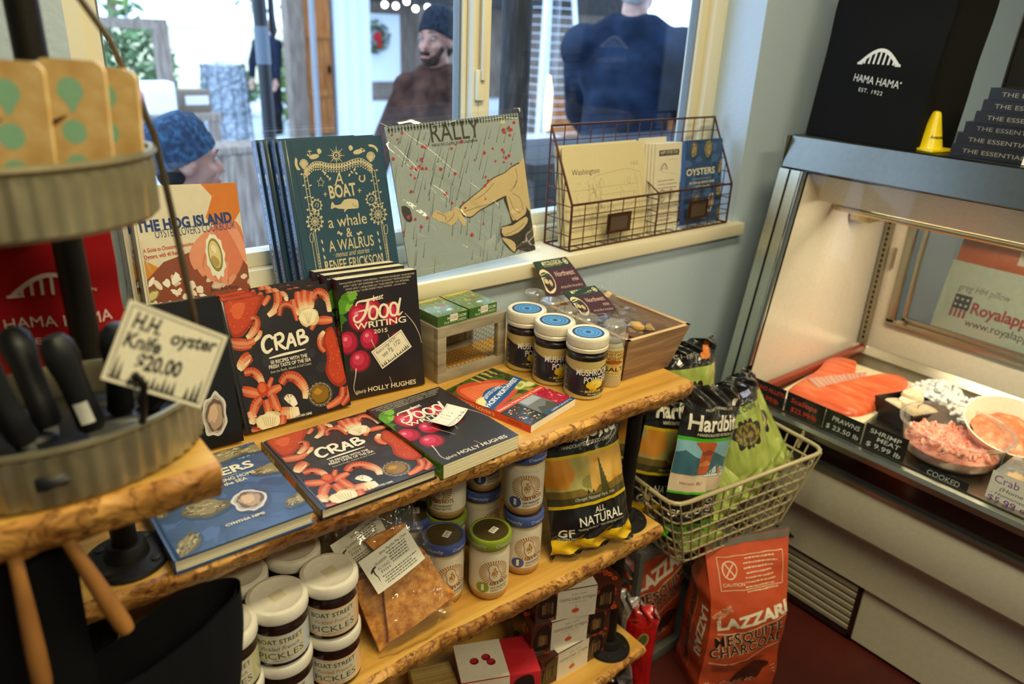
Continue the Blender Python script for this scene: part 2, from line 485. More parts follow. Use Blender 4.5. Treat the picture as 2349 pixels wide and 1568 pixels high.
# window sill board and the reveal
mb = MB()
mb.box(.15, WY-.022, SILL-.034, 1.772, 1.335, SILL, 'ffffff', b=.004)
structure(mb.build('trim_1', creamm))
FY = 1.325          # room face of the window frame
glass = clearmat('window_glass', (.93, .96, 1.0), 1.0, 1.5, .01)
def window(n, x0, x1, edges):
    """one sash: stepped frame with a pane; edges = frame width left, right"""
    t = thing('window_%d' % n, ['', 'left picture window with a cream frame behind the cookbooks', 'right picture window with a cream frame behind the wire letter rack'][n], 'window', loc=(x0, FY, SILL)); t['kind'] = 'structure'
    w = x1-x0; H = 1.07; a, b = edges; zb = .062
    mb = MB()
    for (p, q, y0, y1) in (((0, 0), (a*.62, H), 0, .07), ((w-b*.62, 0), (w, H), 0, .07), ((a*.62, 0), (w-b*.62, zb*.55), 0, .07), ((a*.62, H-.05), (w-b*.62, H), 0, .07),
                           ((a*.62, zb*.55), (a, H-.05), .022, .06), ((w-b, zb*.55), (w-b*.62, H-.05), .022, .06), ((a, zb*.55), (w-b, zb), .022, .06)):
        mb.box(p[0], y0, p[1], q[0], y1, q[1], 'ffffff', b=.003)
    mb.build('frame', creamm, t)
    mb = MB()
    for x in (a, w-b-.004): mb.box(x, .030, zb, x+.004, .052, H-.05, '6f7678')
    mb.build('gasket', 'satin', t)
    mb = MB(); mb.box(a, .040, zb, w-b, .044, H-.05, 'ffffff'); mb.build('pane', glass, t)
window(1, .20, .957, (.066, .026))
window(2, .957, 1.745, (.045, .078))
mb = MB()
mb.box(.946, FY-.012, 1.36, .968, FY, 1.42, 'd9d4c6', b=.003); mb.box(.952, FY-.02, 1.40, .962, FY-.012, 1.60, 'cfccc2', b=.002)
structure(mb.build('trim_2', creamm))

# ------------------------------------------------------------------ outside
gravel = noisemat('gravel', 'a8b2bd', 'e4ebf2', (30, 30, 30), 8, .9, .8, c3='c3ccd6', lo=.3, hi=.68, bdist=.02)
mb = MB(); mb.box(-14, 1.43, -.12, 34, 34, -.02, 'ffffff'); structure(mb.build('ground', gravel, smooth=False))
dry = noisemat('dry_meadow', 'b9b58c', 'efeacb', (.8, .8, 1.6), 7, .95, .4, c3='d8d3ab', lo=.3, hi=.7)
mb = MB()
def hillf(u, v):
    x = -14+48*u; y = 17+17*v
    return (x, y, -.1+1.15*min(1, v*2.6)**1.3+.18*noise.noise(Vector((x*.3, y*.3, 0)))*min(1, v*3))
mb.grid(hillf, 40, 16, 'ffffff'); structure(mb.build('hill', dry))
leafm = noisemat('evergreen_leaves', '2f4a2a', '7d9a63', (14, 14, 14), 3, .8, .3, c3='4c6b40')
shrubm = noisemat('shrub_leaves', '56733c', 'a6bf6c', (14, 14, 14), 3, .8, .3, c3='7d9a50')
barkm = noisemat('weathered_wood', '6d5d50', 'a8998c', (40, 40, 4), 6, .85, .5, c3='8a7a6c')
orangewood = noisemat('orange_cedar', '9a5a2a', 'd79455', (30, 30, 3), 5, .7, .3, c3='bd7637')
darkwood = noisemat('dark_post_wood', '1b1a1c', '4b4746', (60, 60, 9), 8, .85, .9, c3='2b292a', lo=.35, hi=.7)
def leaves(mb, c, r, n, s, seed, squash=1.):
    rnd = random.Random(seed)
    for i in range(n):
        d = Vector((rnd.gauss(0, 1), rnd.gauss(0, 1), rnd.gauss(0, 1))).normalized()*r*rnd.uniform(.55, 1.05)
        p = Vector(c)+Vector((d.x, d.y, d.z*squash))
        a = Vector((rnd.uniform(-1, 1), rnd.uniform(-1, 1), rnd.uniform(-.6, .9))).normalized(); b = a.orthogonal().normalized()
        q = s*rnd.uniform(.6, 1.3)
        mb.add([p-a*q, p+b*q*.4, p+a*q, p-b*q*.4], [(0, 1, 2, 3)], 'ffffff')
def tree(x, y, h, r, label, seed, m=None):
    t = thing('tree', label, 'tree', loc=(x, y, .6), group='trees on the far bank')
    mb = MB(); mb.tube([(0, 0, 0), (.1, 0, h*.4), (.05, .1, h*.8)], [.16, .12, .05], 'ffffff'); mb.build('trunk', barkm, t)
    mb = MB()
    for k in range(5):
        leaves(mb, (random.Random(seed+k).uniform(-.5, .5)*r, random.Random(seed+k+9).uniform(-.4, .4)*r, h*(.5+.11*k)), r*(.9-.12*k), 190, .28, seed+k)
    mb.build('crown', m or leafm, t)
tree(5.5, 26, 5, 2.2, 'bare pale tree on the far bank left of the black tent pole', 3, shrubm)
tree(10.2, 27, 6, 2.6, 'green tree on the far bank right of the black tent pole', 11)
tree(17, 24, 6, 3.0, 'broad evergreen beyond the tent behind the glass heater', 23)
def shrub(x, y, h, r, label, seed, m):
    t = thing('shrub', label, 'shrub', loc=(x, y, -.02))
    mb = MB(); mb.tube([(0, 0, 0), (0.02, 0, h*.6)], [.04, .02], 'ffffff'); mb.build('stem', barkm, t)
    mb = MB(); leaves(mb, (0, 0, h*.55), r, 420, .11, seed, h/r*.5); mb.build('foliage', m, t)
shrub(4.95, 11.6, 1.15, .55, 'green shrub right of the person in the dark coat', 5, shrubm)
shrub(4.35, 12.9, .75, .45, 'low green shrub at the foot of the shell heap', 7, leafm)
shrub(2.35, 10.4, 1.5, .5, 'dark evergreen shrub beside the far wooden post', 9, leafm)

# timber frame and bench at the far left
t = thing('timber_shelter', 'grey timber post and crossbeam standing at the left of the yard', 'frame', loc=(2.35, 9.0, -.02))
mb = MB(); mb.box(-.07, -.07, 0, .07, .07, 1.42, 'ffffff'); mb.build('post', barkm, t)
mb = MB(); mb.box(-.9, -.06, 1.36, .07, .06, 1.46, 'ffffff'); mb.build('beam', barkm, t)
mb = MB(); mb.box(.071, -.06, .62, .29, .06, .72, 'ffffff'); mb.build('rail', barkm, t)
t = thing('display_table', 'grey plank table with goods on it below the timber frame', 'table', loc=(1.72, 6.6, -.02))
mb = MB(); mb.box(-.55, -.25, .74, .33, .25, .79, 'ffffff'); mb.build('tabletop', barkm, t)
for x, y in ((-.5, -.2), (.28, -.2), (-.5, .2), (.28, .2)):
    mb = MB(); mb.box(x-.035, y-.035, 0, x+.035, y+.035, .74, 'ffffff'); mb.build('leg', barkm, t)
def goods(x, y, z, sx, sy, sz, c, label, cat, nm):
    mb = MB(); mb.box(-sx/2, -sy/2, 0, sx/2, sy/2, sz, c, b=.01); mb.box(-sx/2+.02, -sy/2-.002, sz*.35, sx/2-.02, -sy/2, sz*.75, 'e8e8ea')
    o = mb.build(nm, 'matte'); o.location = (x, y, z); tag(o, label, cat)
goods(1.62, 6.5, .77, .22, .2, .24, 'f2f2f4', 'white box with a red print on the outdoor plank table', 'box', 'carton')
goods(1.42, 6.5, .77, .12, .15, .18, 'd26a3c', 'orange tin on the outdoor plank table', 'tin', 'tin')
goods(1.92, 6.62, .77, .22, .2, .17, '7a6a58', 'brown wooden crate at the right end of the outdoor plank table', 'crate', 'wooden_crate')
mb = MB(); leaves(mb, (0, 0, .20), .13, 160, .06, 31); o = mb.build('potted_plant', leafm); o.location = (1.40, 6.80, .772); tag(o, 'leafy plant standing on the outdoor plank table', 'plant')
# shell heap in a wire gabion
shellm = noisemat('oyster_shell', '77808a', 'e6edf4', (26, 26, 26), 6, .8, .9, c3='aab4bf', bdist=.03)
t = thing('shell_gabion', 'tall wire gabion full of pale oyster shells in the yard', 'gabion', loc=(3.0, 9.1, -.02))
mb = MB()
rnd = random.Random(4)
for i in range(420):
    a = rnd.uniform(0, 2*pi); z = rnd.uniform(.02, 1.0); r = .23*(1-.12*z)
    p = Vector((cos(a)*r, sin(a)*r, z)); n = Vector((cos(a), sin(a), rnd.uniform(-.3, .5))).normalized(); u = n.orthogonal().normalized(); w = n.cross(u)
    s = rnd.uniform(.03, .06)
    mb.add([p+u*s, p+w*s*.7+n*.02, p-u*s, p-w*s*.7+n*.02, p+n*.035], [(0, 1, 4), (1, 2, 4), (2, 3, 4), (3, 0, 4)], 'ffffff')
mb.lathe([(.23, 0), (.215, .5), (.195, 1.0), (0, 1.02)], 'ffffff', n=20)
mb.build('shells', shellm, t)
mb = MB()
for k in range(12):
    a = 2*pi*k/12; mb.tube([(cos(a)*.28, sin(a)*.28, 0), (cos(a)*.245, sin(a)*.245, 1.02)], .006, '5a6066', n=5)
for z in (.05, .5, 1.0): mb.tube([(cos(2*pi*k/20)*(.28-.035*z), sin(2*pi*k/20)*(.28-.035*z), z) for k in range(20)], .006, '5a6066', n=5, closed=True)
mb.build('wire_mesh', 'iron', t)
# log stump
mb = MB()
mb.lathe([(0, 0), (.21, 0), (.19, .12), (.17, .36), (.16, .62), (.15, .66), (0, .665)], 'ffffff', n=28, wob=lambda q: 1+.06*sin(5*q)+.04*sin(9*q+1))
o = mb.build('log_stump', barkm); o.location = (1.78, 5.3, -.02); tag(o, 'grey split log stump seat in the gravel yard', 'stump')
mb = MB(); mb.box(-.28, -.15, 0, .28, .15, .05, 'ffffff', b=.01); o = mb.build('plank', barkm); o.location = (1.70, 5.3, .645); tag(o, 'grey plank lying across the log stump', 'plank')
# black tent pole and hanging strap
t = thing('tent_pole', 'black tent pole in front of the person in the dark coat', 'pole', loc=(1.53, 4.0, -.02))
mb = MB(); mb.tube([(0, 0, 0), (0, 0, 2.8)], .034, '14161b', n=14); mb.build('pole', 'satin', t)
mb = MB(); mb.tube([(0, 0, 1.30), (0, 0, 1.48)], .037, '5f6a74', n=14); mb.build('sleeve', 'satin', t)
mb = MB(); mb.lathe([(0, 0), (.09, 0), (.09, .015), (.045, .03)], '14161b', n=20); mb.build('base_plate', 'satin', t)
mb = MB(); mb.tube([(0, 0, 0), (.004, 0, .04), (0, 0, .1), (0, 0, .6), (0, 0, 1.4)], [.006, .02, .017, .010, .009], '16181d', n=8)
o = mb.build('strap', 'satin'); o.location = (1.59, 4.0, 1.40); tag(o, 'black strap hanging from the tent beside its black pole', 'strap')
# cabin with a plank door, white sheet, porch with wreath and bulbs
t = thing('cabin', 'weathered timber cabin with an orange plank door', 'cabin', loc=(4.3, 10.1, -.02))
mb = MB(); mb.box(-.10, -.05, 0, .12, .15, 2.8, 'ffffff'); mb.build('corner_post', barkm, t)
mb = MB(); mb.box(.12, .1, 0, 4.2, .3, 2.9, 'ffffff'); mb.build('wall', barkm, t)
d = MB(); d.box(.14, .03, .05, .52, .09, 1.95, 'ffffff')
for k in range(1, 4): d.box(.14+.095*k-.004, .024, .05, .14+.095*k+.004, .03, 1.95, '3a2a1c')
dd = d.build('door', orangewood, t)
for z_ in (.55, 1.3):
    m2 = MB(); m2.box(.16, .005, z_, .50, .03, z_+.09, 'ffffff'); m2.build('batten', orangewood, dd)
m2 = MB(); m2.box(.46, -.015, .85, .49, .03, .95, '1c1c1c'); m2.build('latch', 'iron', dd)
sheetm = painted('white_sheeting', 'e8f0f8', .1, 8)
mb = MB()
mb.grid(lambda u, v: (3.86+.42*u, 8.0+.02*sin(u*18), -.02+2.6*v), 16, 4, 'ffffff')
mb.grid(lambda u, v: (3.86+.42*u, 8.03+.02*sin(u*18), -.02+2.6*v), 16, 4, 'ffffff', flip=True)
tag(mb.build('white_sheet', sheetm), 'tall white plastic sheet hanging right of the cabin door', 'sheet')
t = thing('porch', 'dark open porch with a white window and string lights right of the white sheet', 'porch', loc=(4.52, 8.5, -.02))
mb = MB()
mb.box(0, .3, 0, 4.4, .4, 2.8, '4a3d38'); mb.build('back_wall', barkm, t)
mb = MB(); mb.box(0, -.05, 1.75, 4.4, .35, 2.9, '30282a'); mb.build('beam', darkwood, t)
for x in (.75, 2.2): 
    mb = MB(); mb.box(x, -.05, 0, x+.16, .1, 1.75, 'ffffff'); mb.build('post', barkm, t)
mb = MB(); mb.box(.05, .2, .85, .55, .3, 1.62, 'eef3f8'); mb.build('window', sheetm, t)
mb = MB(); mb.box(.0, -.1, 0, 2.4, .28, .62, 'e9eef4'); mb.build('counter', sheetm, t)
mb = MB()
rnd = random.Random(8)
for k in range(260):
    a = rnd.uniform(0, 2*pi); q = rnd.uniform(0, 2*pi); r = .14+.04*cos(q)
    p = Vector((cos(a)*r, .04*sin(q), sin(a)*r)); dd_ = Vector((rnd.uniform(-1, 1), rnd.uniform(-1, 1), rnd.uniform(-1, 1))).normalized()*.035; b = dd_.orthogonal()*.4
    mb.add([p-dd_, p+b, p+dd_, p-b], [(0, 1, 2, 3)], 'ffffff')
wr = thing('wreath', 'round evergreen wreath with a red bow hanging on the porch', 'wreath', loc=(4.70, 8.62, 1.34))
mb.build('greenery', leafm, wr)
mb = MB(); mb.blob((0, -.03, .0), (.05, .03, .06), 'b8262c', nz=.3); mb.blob((.02, -.03, -.08), (.03, .02, .06), 'b8262c', nz=.3); mb.build('bow', 'cloth', wr)
for k, (x, z) in enumerate(((3.86, 1.66), (3.98, 1.655), (4.10, 1.70), (4.20, 1.64), (4.34, 1.66))):
    b = thing('light_bulb', 'lit bulb of the string lights under the porch beam', 'light bulb', loc=(x, 6.9, z), group='string light bulbs')
    mb = MB(); mb.blob((0, 0, 0), .028, 'fff2d8', sub=2); mb.build('glass', emat('bulb_glow', (1, .93, .8), 14), b)
    mb = MB(); mb.tube([(0, 0, .025), (0, 0, .07)], .012, '1a1a1a'); mb.build('socket', 'satin', b)
mb = MB(); mb.tube([(3.6, 6.9, 1.80), (3.86, 6.9, 1.735), (4.1, 6.9, 1.775), (4.34, 6.9, 1.735), (4.9, 6.9, 1.9), (6, 6.9, 2.1)], .006, '1a1a1a', n=5)
tag(mb.build('light_cable', 'satin'), 'black cable of the string lights under the porch beam', 'cable')
# dark timber post right outside the right pane, dark counter under it
mb = MB()
mb.grid(lambda u, v: (1.388+.042*cos(2*pi*u)*(1+.05*noise.noise(Vector((cos(u*6)*2, sin(u*6)*2, v*14)))), 1.75+.042*sin(2*pi*u), -.02+2.6*v), 20, 50, 'ffffff', flip=True)
tag(mb.build('timber_post', darkwood), 'dark rough timber post right outside the right window pane', 'post')
t = thing('outdoor_counter', 'dark outdoor counter under the right window beside the timber post', 'counter', loc=(1.45, 1.72, -.02))
mb = MB(); mb.box(0, 0, 1.10, 2.3, .45, 1.15, '1c2129', b=.006); mb.build('top', 'matte', t)
mb = MB(); mb.box(.04, .04, 0, 2.26, .08, 1.10, '1b1f28'); mb.build('front_panel', 'satin', t)
for x in (.06, 2.18):
    mb = MB(); mb.box(x, .10, 0, x+.06, .41, 1.10, '1b1f28'); mb.build('leg', 'satin', t)
# pyramid patio heater
t = thing('patio_heater', 'pyramid patio heater with a lit glass flame tube', 'patio heater', loc=(3.93, 4.6, -.02))
mb = MB(); mb.box(-.24, -.24, 0, .24, .24, .74, 'd0d4d8', b=.02); mb.build('base', 'satin', t)
for sx, sy in ((-1, -1), (1, -1), (1, 1), (-1, 1)):
    mb = MB(); mb.tube([(.23*sx, .23*sy, .74), (.10*sx, .10*sy, 2.1)], .018, 'e2e6ea', n=8); mb.build('corner_strut', 'satin', t)
for k in range(14):
    pass
mb = MB()
for k in range(22):
    z = .80+.058*k; w = .23-.13*(z-.74)/1.36
    mb.tube([(-w, -w, z), (w, -w, z)], .003, 'cdd5de', n=5); mb.tube([(-w, w, z), (-w, -w, z)], .003, 'cdd5de', n=5)
mb.build('wire_guard', 'satin', t)
mb = MB(); mb.tube([(0.06, 0, .74), (0.06, 0, 2.1)], .05, 'ffffff', n=16, cap=False); mb.build('glass_tube', glass, t)
mb = MB(); mb.tube([(.06, 0, .80), (.06, 0, .95), (.065, 0, 1.08), (.06, 0, 1.2)], [.02, .028, .024, .006], 'ffb060', n=10); mb.build('flame', emat('flame', (1, .45, .12), 9), t)
mb = MB(); mb.box(-.2, -.2, 2.1, .2, .2, 2.16, 'd0d4d8', b=.01); mb.build('cap', 'satin', t)
# white tent
t = thing('tent', 'white tent roof on grey poles beyond the right window', 'tent', loc=(5.6, 5.55, -.02))
tm = painted('tent_fabric', 'd9d6cf', .1, 4)
def roof(u, v):
    x = -2.2+8*u; y = -.6+2.9*v
    return (x, y, 2.05+.9*(1-abs(2*v-1)))
mb = MB(); mb.grid(roof, 12, 12, 'ffffff'); mb.grid(lambda u, v: (roof(u, v)[0], roof(u, v)[1], roof(u, v)[2]+.02), 12, 12, 'ffffff', flip=True); mb.build('roof', tm, t)
for x, y in ((-2.1, -.5), (2.0, -.5), (-2.1, 2.2), (5.7, 2.2), (5.7, -.5)):
    mb = MB(); mb.tube([(x, y, 0), (x, y, 2.06)], .03, '8e949a', n=10); mb.build('pole', 'satin', t)
mb = MB()
for x in (-2.1, .5, 3.1, 5.7):
    mb.tube([(x, -.5, 2.02), (x, .85, 2.9), (x, 2.2, 2.02)], .025, '6d7378', n=8)
mb.tube([(-2.1, -.5, 2.02), (5.7, -.5, 2.02)], .025, '6d7378', n=8); mb.tube([(-2.1, 2.2, 2.02), (5.7, 2.2, 2.02)], .025, '6d7378', n=8)
mb.build('roof_frame', 'satin', t)
t = thing('picnic_table', 'reddish wooden table under the white tent', 'table', loc=(7.4, 7.0, -.02))
mb = MB(); mb.box(-1.2, -.4, .70, 1.2, .4, .76, 'ffffff'); mb.build('tabletop', orangewood, t)
for x in (-1.0, 1.0):
    mb = MB(); mb.box(x-.05, -.35, 0, x+.05, .35, .70, 'ffffff'); mb.build('leg', orangewood, t)
# ------------------------------------------------------------------ plank shelf unit on iron pipes
woodtop = noisemat('honey_wood', 'b98536', 'dfb764', (3, 34, 34), 6, .42, .12, c3='d0a04c', dist=.6, lo=.3, hi=.72)
ew = edgewood()
def board(name, x0, x1, yf, yb, top, th, parent, seed, amp=.008):
    """live-edge plank; front edge wanders, bevels under and is gnawed"""
    mb = MB(); n = 150; prof = 7
    def nn(a, b): return noise.noise(Vector((a, b, seed*3.7)))
    rows = []
    for i in range(n+1):
        x = x0+(x1-x0)*i/n
        f = yf+amp*nn(x*5, 0)+amp*.35*nn(x*23, 2)
        row = [(x, yb, top), (x, f+.012, top)]
        for k in range(prof):
            t = k/(prof-1)
            y = f+.016*t*t+.0035*nn(x*40, k*1.3)+.002*nn(x*110, k*2.1); z = top-th*t+(.002*nn(x*30, 9) if k == prof-1 else 0)-.001
            row.append((x, y-(0 if k else -.004), z))
        row.append((x, yb, top-th)); rows.append(row)
    m = len(rows[0]); vs = [p for r_ in rows for p in r_]
    ft = []; fe = []
    for i in range(n):
        for k in range(m-1):
            q = (i*m+k, i*m+k+1, (i+1)*m+k+1, (i+1)*m+k)
            (ft if k == 0 or k == m-2 else fe).append(q)
        ft.append((i*m+m-1, i*m, (i+1)*m, (i+1)*m+m-1))
    fe.append(tuple(range(m-1, -1, -1))); fe.append(tuple(n*m+k for k in range(m)))
    o = len(mb.v); mb.add(vs, ft, 'ffffff', 0); mb.v = mb.v
    mb.f += fe; mb.c += [(1, 1, 1)]*len(fe); mb.m += [1]*len(fe)
    return mb.build(name, [woodtop, ew], parent, ang=.9)
unit = thing('shelf_unit', 'honey wood live-edge plank shelves on black iron pipes below the window', 'shelves', loc=(0, 0, 0))
board('shelf', .03, 1.12, .807, WY-.004, SHELF, .036, unit, 1)
board('shelf', -.25, 1.085, .805, WY-.004, MID, .042, unit, 2, .011)
board('shelf', -.25, 1.10, .808, WY-.004, BOT, .040, unit, 3)
board('raised_shelf', -.9, .176, .655, 1.0, 1.098, .040, unit, 4, .006)
def pipe(x, y, z0, z1, base=True, top=True):
    mb = MB(); mb.tube([(x, y, z0), (x, y, z1)], .0145, '2a2724', n=18)
    p = mb.build('pipe', 'iron', unit)
    for z, s in ((z0, 1), (z1, -1)):
        if (s > 0 and not base) or (s < 0 and not top): continue
        f = MB(); f.lathe([(0, 0), (.048, 0), (.050, .003), (.048, .007), (.026, .010), (.022, .026), (.0205, .028), (.015, .028)], '2c2a29', n=30)
        for k in range(4):
            a = pi/4+k*pi/2; f.lathe([(.006, .0075), (.006, .010), (0, .011)], '3a3734', n=10, M=T(cos(a)*.037, sin(a)*.037, 0))
        f.build('flange', 'iron', p, M=T(x, y, z) @ (Matrix.Identity(4) if s > 0 else Rx(180)))
pipe(1.030, .869, MID, SHELF-.037)
pipe(1.030, .869, BOT, MID-.043)
pipe(1.030, .869, 0, BOT-.041)
pipe(.110, .869, SHELF, 1.057)
pipe(.110, .869, 1.099, 1.95, True, False)
for x in (-.2,):
    pipe(x, .869, 0, BOT-.041); pipe(x, .869, BOT, MID-.043); pipe(x, .869, MID, 1.057)
for x in (.06, 1.03):
    pipe(x, 1.14, MID, SHELF-.037); pipe(x, 1.14, BOT, MID-.043); pipe(x, 1.14, 0, BOT-.041)
# ------------------------------------------------------------------ books
def mixc(c1, c2, t):
    a, b = lin(c1), lin(c2); return tuple(x+(y-x)*t for x, y in zip(a, b))
def smear(a, pts, w, c1, c2, c3=None):
    """tapered jointed limb shading from deep orange to a pale tip, with a lighter core"""
    p = smooth_pts(pts, 4) if len(pts) > 2 else [tuple(pts[0][k]+(pts[1][k]-pts[0][k])*t/5 for k in (0, 1)) for t in range(6)]
    n = len(p); L = a.L
    W = [w*(.62+.5*sin(pi*(i+1.5)/(n+2)))*(1-.35*(i/n)**3) for i in range(n)]
    a.stroke(p, [x*1.12 for x in W], mixc(c1, '3a0f08', .45), 0)
    for i in range(n-1):
        t = i/max(n-2, 1); e = i+2; a.hold = i > 0
        col = mixc(c1, c2, min(1, t*1.3)) if not c3 or t < .55 else mixc(c2, c3, (t-.55)/.45)
        a.L = L+1; a.stroke(p[i:e], W[i:e], col, 0)
        a.L = L+2; a.stroke(p[i:e], [x*.42 for x in W[i:e]], mixc(col, 'f6d9b4', .22), 0)
    a.hold = False; a.L = L
def crab_cover(w, h):
    a = Art(w, h, [(160, 440), (955, 310), (1110, 1180), (345, 1395)])
    a.rect(0, 0, 1, 1, '242126'); a.up()
    rnd = random.Random(2)
    for k in range(26): a.ell((rnd.uniform(200, 1050), rnd.uniform(400, 1300)), rnd.uniform(.006, .018), rnd.uniform(.004, .012), rnd.choice(['2e2a31', '322e37', '2a262c']), wob=.4, seed=k)
    O, D, Lt, Cr = 'bf3f1d', '9f3016', 'd9683a', 'ecd9ae'
    a.up()
    # carapace upper left
    a.poly([(168, 445), (300, 420), (470, 388), (462, 450), (430, 510), (395, 575), (345, 650), (300, 695), (232, 700), (202, 640), (180, 560)], D, 3); a.up()
    a.poly([(180, 455), (300, 432), (440, 405), (425, 470), (370, 580), (300, 660), (240, 680), (215, 630), (195, 560)], O, 3); a.up()
    for k in range(50): a.ell((rnd.uniform(195, 400), rnd.uniform(440, 640)), .0008, .0007, rnd.choice([Lt, 'c4451f', 'f09a68']), n=7)
    a.poly([(230, 470), (330, 455), (300, 560), (240, 560)], 'd95f33', 3); a.up()
    smear(a, [(370, 560), (410, 570), (410, 620), (370, 680), (335, 705)], .012, O, Lt, Cr)
    smear(a, [(205, 735), (260, 745), (340, 745), (400, 720)], .014, O, Lt)
    smear(a, [(215, 765), (290, 775), (370, 765)], .010, D, O)
    smear(a, [(445, 650), (430, 690), (395, 725)], .007, Lt, Cr)
    # claws along the top
    smear(a, [(535, 330), (575, 370), (585, 440), (560, 500), (505, 545)], .013, O, Lt, Cr)
    smear(a, [(520, 400), (495, 435), (470, 470)], .008, O, Lt)
    smear(a, [(600, 370), (640, 400), (650, 440)], .008, O, Cr)
    for (p, q) in (((738, 370), (765, 500)), ((700, 425), (735, 540)), ((790, 360), (795, 490)), ((845, 370), (835, 490))):
        m_ = ((p[0]+q[0])/2-8, (p[1]+q[1])/2); smear(a, [p, m_, q], .013, O, Lt, Cr)
    smear(a, [(590, 545), (605, 480), (650, 460), (700, 490), (722, 580)], .011, D, O)
    smear(a, [(850, 420), (880, 380), (930, 390), (965, 440), (970, 515)], .014, O, Lt, Cr)
    smear(a, [(872, 580), (930, 575), (990, 572)], .013, O, Lt)
    smear(a, [(828, 645), (845, 610), (865, 590)], .008, O, Lt)
    a.up().up().up(); a.ell((808, 552), .0195, .0165, 'd8c393', wob=.25, seed=1); a.up(); a.ell((808, 548), .016, .013, 'efe3c0', wob=.3, seed=4); a.up()
    for k in range(5): a.stroke([(770+k*16, 520), (790+k*9, 560), (800+k*4, 600)], .0009, 'c9b27f')
    # carapace right
    a.L = 6
    a.poly([(905, 720), (935, 645), (985, 622), (1015, 690), (1040, 800), (1078, 950), (1085, 1010), (1030, 1050), (965, 1020), (925, 940), (940, 850), (925, 780)], D, 3); a.up()
    a.poly([(930, 720), (950, 660), (985, 640), (1005, 700), (1030, 810), (1065, 950), (1060, 1000), (1020, 1025), (975, 1000), (945, 930), (960, 850), (945, 780)], O, 3); a.up()
    for k in range(40): a.ell((rnd.uniform(955, 1040), rnd.uniform(680, 990)), .0008, .0007, rnd.choice([Lt, 'c4451f', 'f09a68']), n=7)
    smear(a, [(925, 800), (895, 760), (895, 700), (925, 655)], .010, O, Lt, Cr)
    smear(a, [(1050, 1050), (1040, 1120), (990, 1165), (925, 1200)], .012, O, Lt)
    smear(a, [(1090, 1040), (1090, 1110), (1040, 1180)], .012, D, O)
    # dipping bowl
    a.L = 5
    a.ell((880, 1108), .0235, .0215, '4a443f'); a.up(); a.ell((880, 1106), .021, .019, '8b8378'); a.up(); a.ell((880, 1106), .0195, .0176, '57400f'); a.up(); a.ell((878, 1100), .017, .015, '8d6417', wob=.2, seed=3); a.up(); a.ell((862, 1088), .007, .005, 'b98a2e', wob=.3, seed=5)
    for k in range(16): a.ell((880+78*cos(k*.393), 1106+84*sin(k*.393)), .0012, .001, 'b7b1a8', n=7)
    # lower left crab
    a.L = 4
    smear(a, [(362, 835), (320, 865), (262, 935)], .017, O, Lt, Cr)
    a.L = 5; a.poly([(365, 830), (330, 840), (290, 890), (300, 915), (350, 880)], Cr, 2); a.L = 4
    smear(a, [(305, 960), (370, 950), (420, 990), (445, 1045)], .013, O, Lt, Cr)
    smear(a, [(280, 1085), (350, 1100), (440, 1115)], .015, O, Lt)
    a.L = 8; a.ell((445, 1075), .010, .013, O, wob=.2); a.L = 9; a.ell((440, 1065), .006, .008, Lt); a.L = 4
    smear(a, [(470, 1120), (520, 1085), (585, 1055)], .013, O, Lt)
    smear(a, [(585, 1035), (625, 985), (690, 985), (740, 1030), (768, 1080), (765, 1140)], .016, O, Lt, Cr)
    smear(a, [(510, 1110), (530, 1170), (565, 1235)], .014, O, Lt)
    a.L = 7; smear(a, [(570, 1240), (640, 1245), (715, 1225)], .018, Lt, Cr, 'f4ead0'); smear(a, [(620, 1160), (650, 1140), (690, 1190)], .013, 'f2e6cc', 'fbf5e6')
    a.L = 4
    smear(a, [(430, 1140), (385, 1190), (350, 1285)], .014, O, Lt)
    smear(a, [(465, 1150), (480, 1210), (480, 1270)], .013, O, Lt)
    smear(a, [(330, 1240), (350, 1290), (340, 1330)], .016, 'e08060', Cr)
    smear(a, [(520, 990), (500, 1030), (490, 1060)], .007, O, Lt)
    a.L = 8; a.ell((485, 1312), .0245, .018, 'd3bd8d', wob=.25, seed=8); a.up(); a.ell((480, 1305), .020, .014, 'ecdfbc', wob=.3, seed=2); a.up()
    for k in range(6): a.stroke([(430+k*20, 1275), (445+k*16, 1310), (455+k*12, 1345)], .0009, 'b9a473')
    a.L = 7; smear(a, [(340, 1375), (400, 1385), (460, 1385)], .012, D, O); smear(a, [(590, 1260), (585, 1310), (575, 1350)], .012, O, Lt)
    # brush lettering CRAB
    a.L = 14; Wc = 'f1e8d3'
    a.stroke([(535, 712), (510, 690), (475, 705), (455, 745), (462, 790), (490, 808), (530, 780)], [.004, .0055, .0062, .0065, .006, .0055, .003], Wc)
    a.stroke([(548, 690), (555, 740), (562, 795)], [.0055, .006, .004], Wc)
    a.stroke([(545, 690), (590, 672), (612, 695), (600, 725), (562, 742)], [.004, .0055, .0055, .005, .004], Wc)
    a.stroke([(572, 738), (600, 765), (632, 783)], [.004, .0055, .0045], Wc)
    a.stroke([(640, 785), (655, 725), (668, 668)], [.0045, .0055, .005], Wc); a.stroke([(668, 668), (690, 715), (708, 765)], [.005, .0055, .0045], Wc); a.stroke([(650, 740), (680, 733), (700, 728)], .0042, Wc)
    a.stroke([(722, 655), (728, 705), (736, 752)], [.005, .0055, .0045], Wc)
    a.stroke([(722, 655), (760, 648), (768, 675), (735, 700)], [.004, .005, .005, .004], Wc); a.stroke([(735, 700), (785, 695), (792, 722), (736, 752)], [.004, .0055, .0055, .004], Wc)
    a.stroke([(500, 852), (600, 825), (700, 802), (782, 782)], [.002, .0042, .0036, .0012], Wc)
    a.text('50 RECIPES WITH THE', (512, 895), (792, 838), .0058, Wc, .02); a.text('FRESH TASTE OF THE SEA', (498, 930), (818, 866), .0058, Wc, .02)
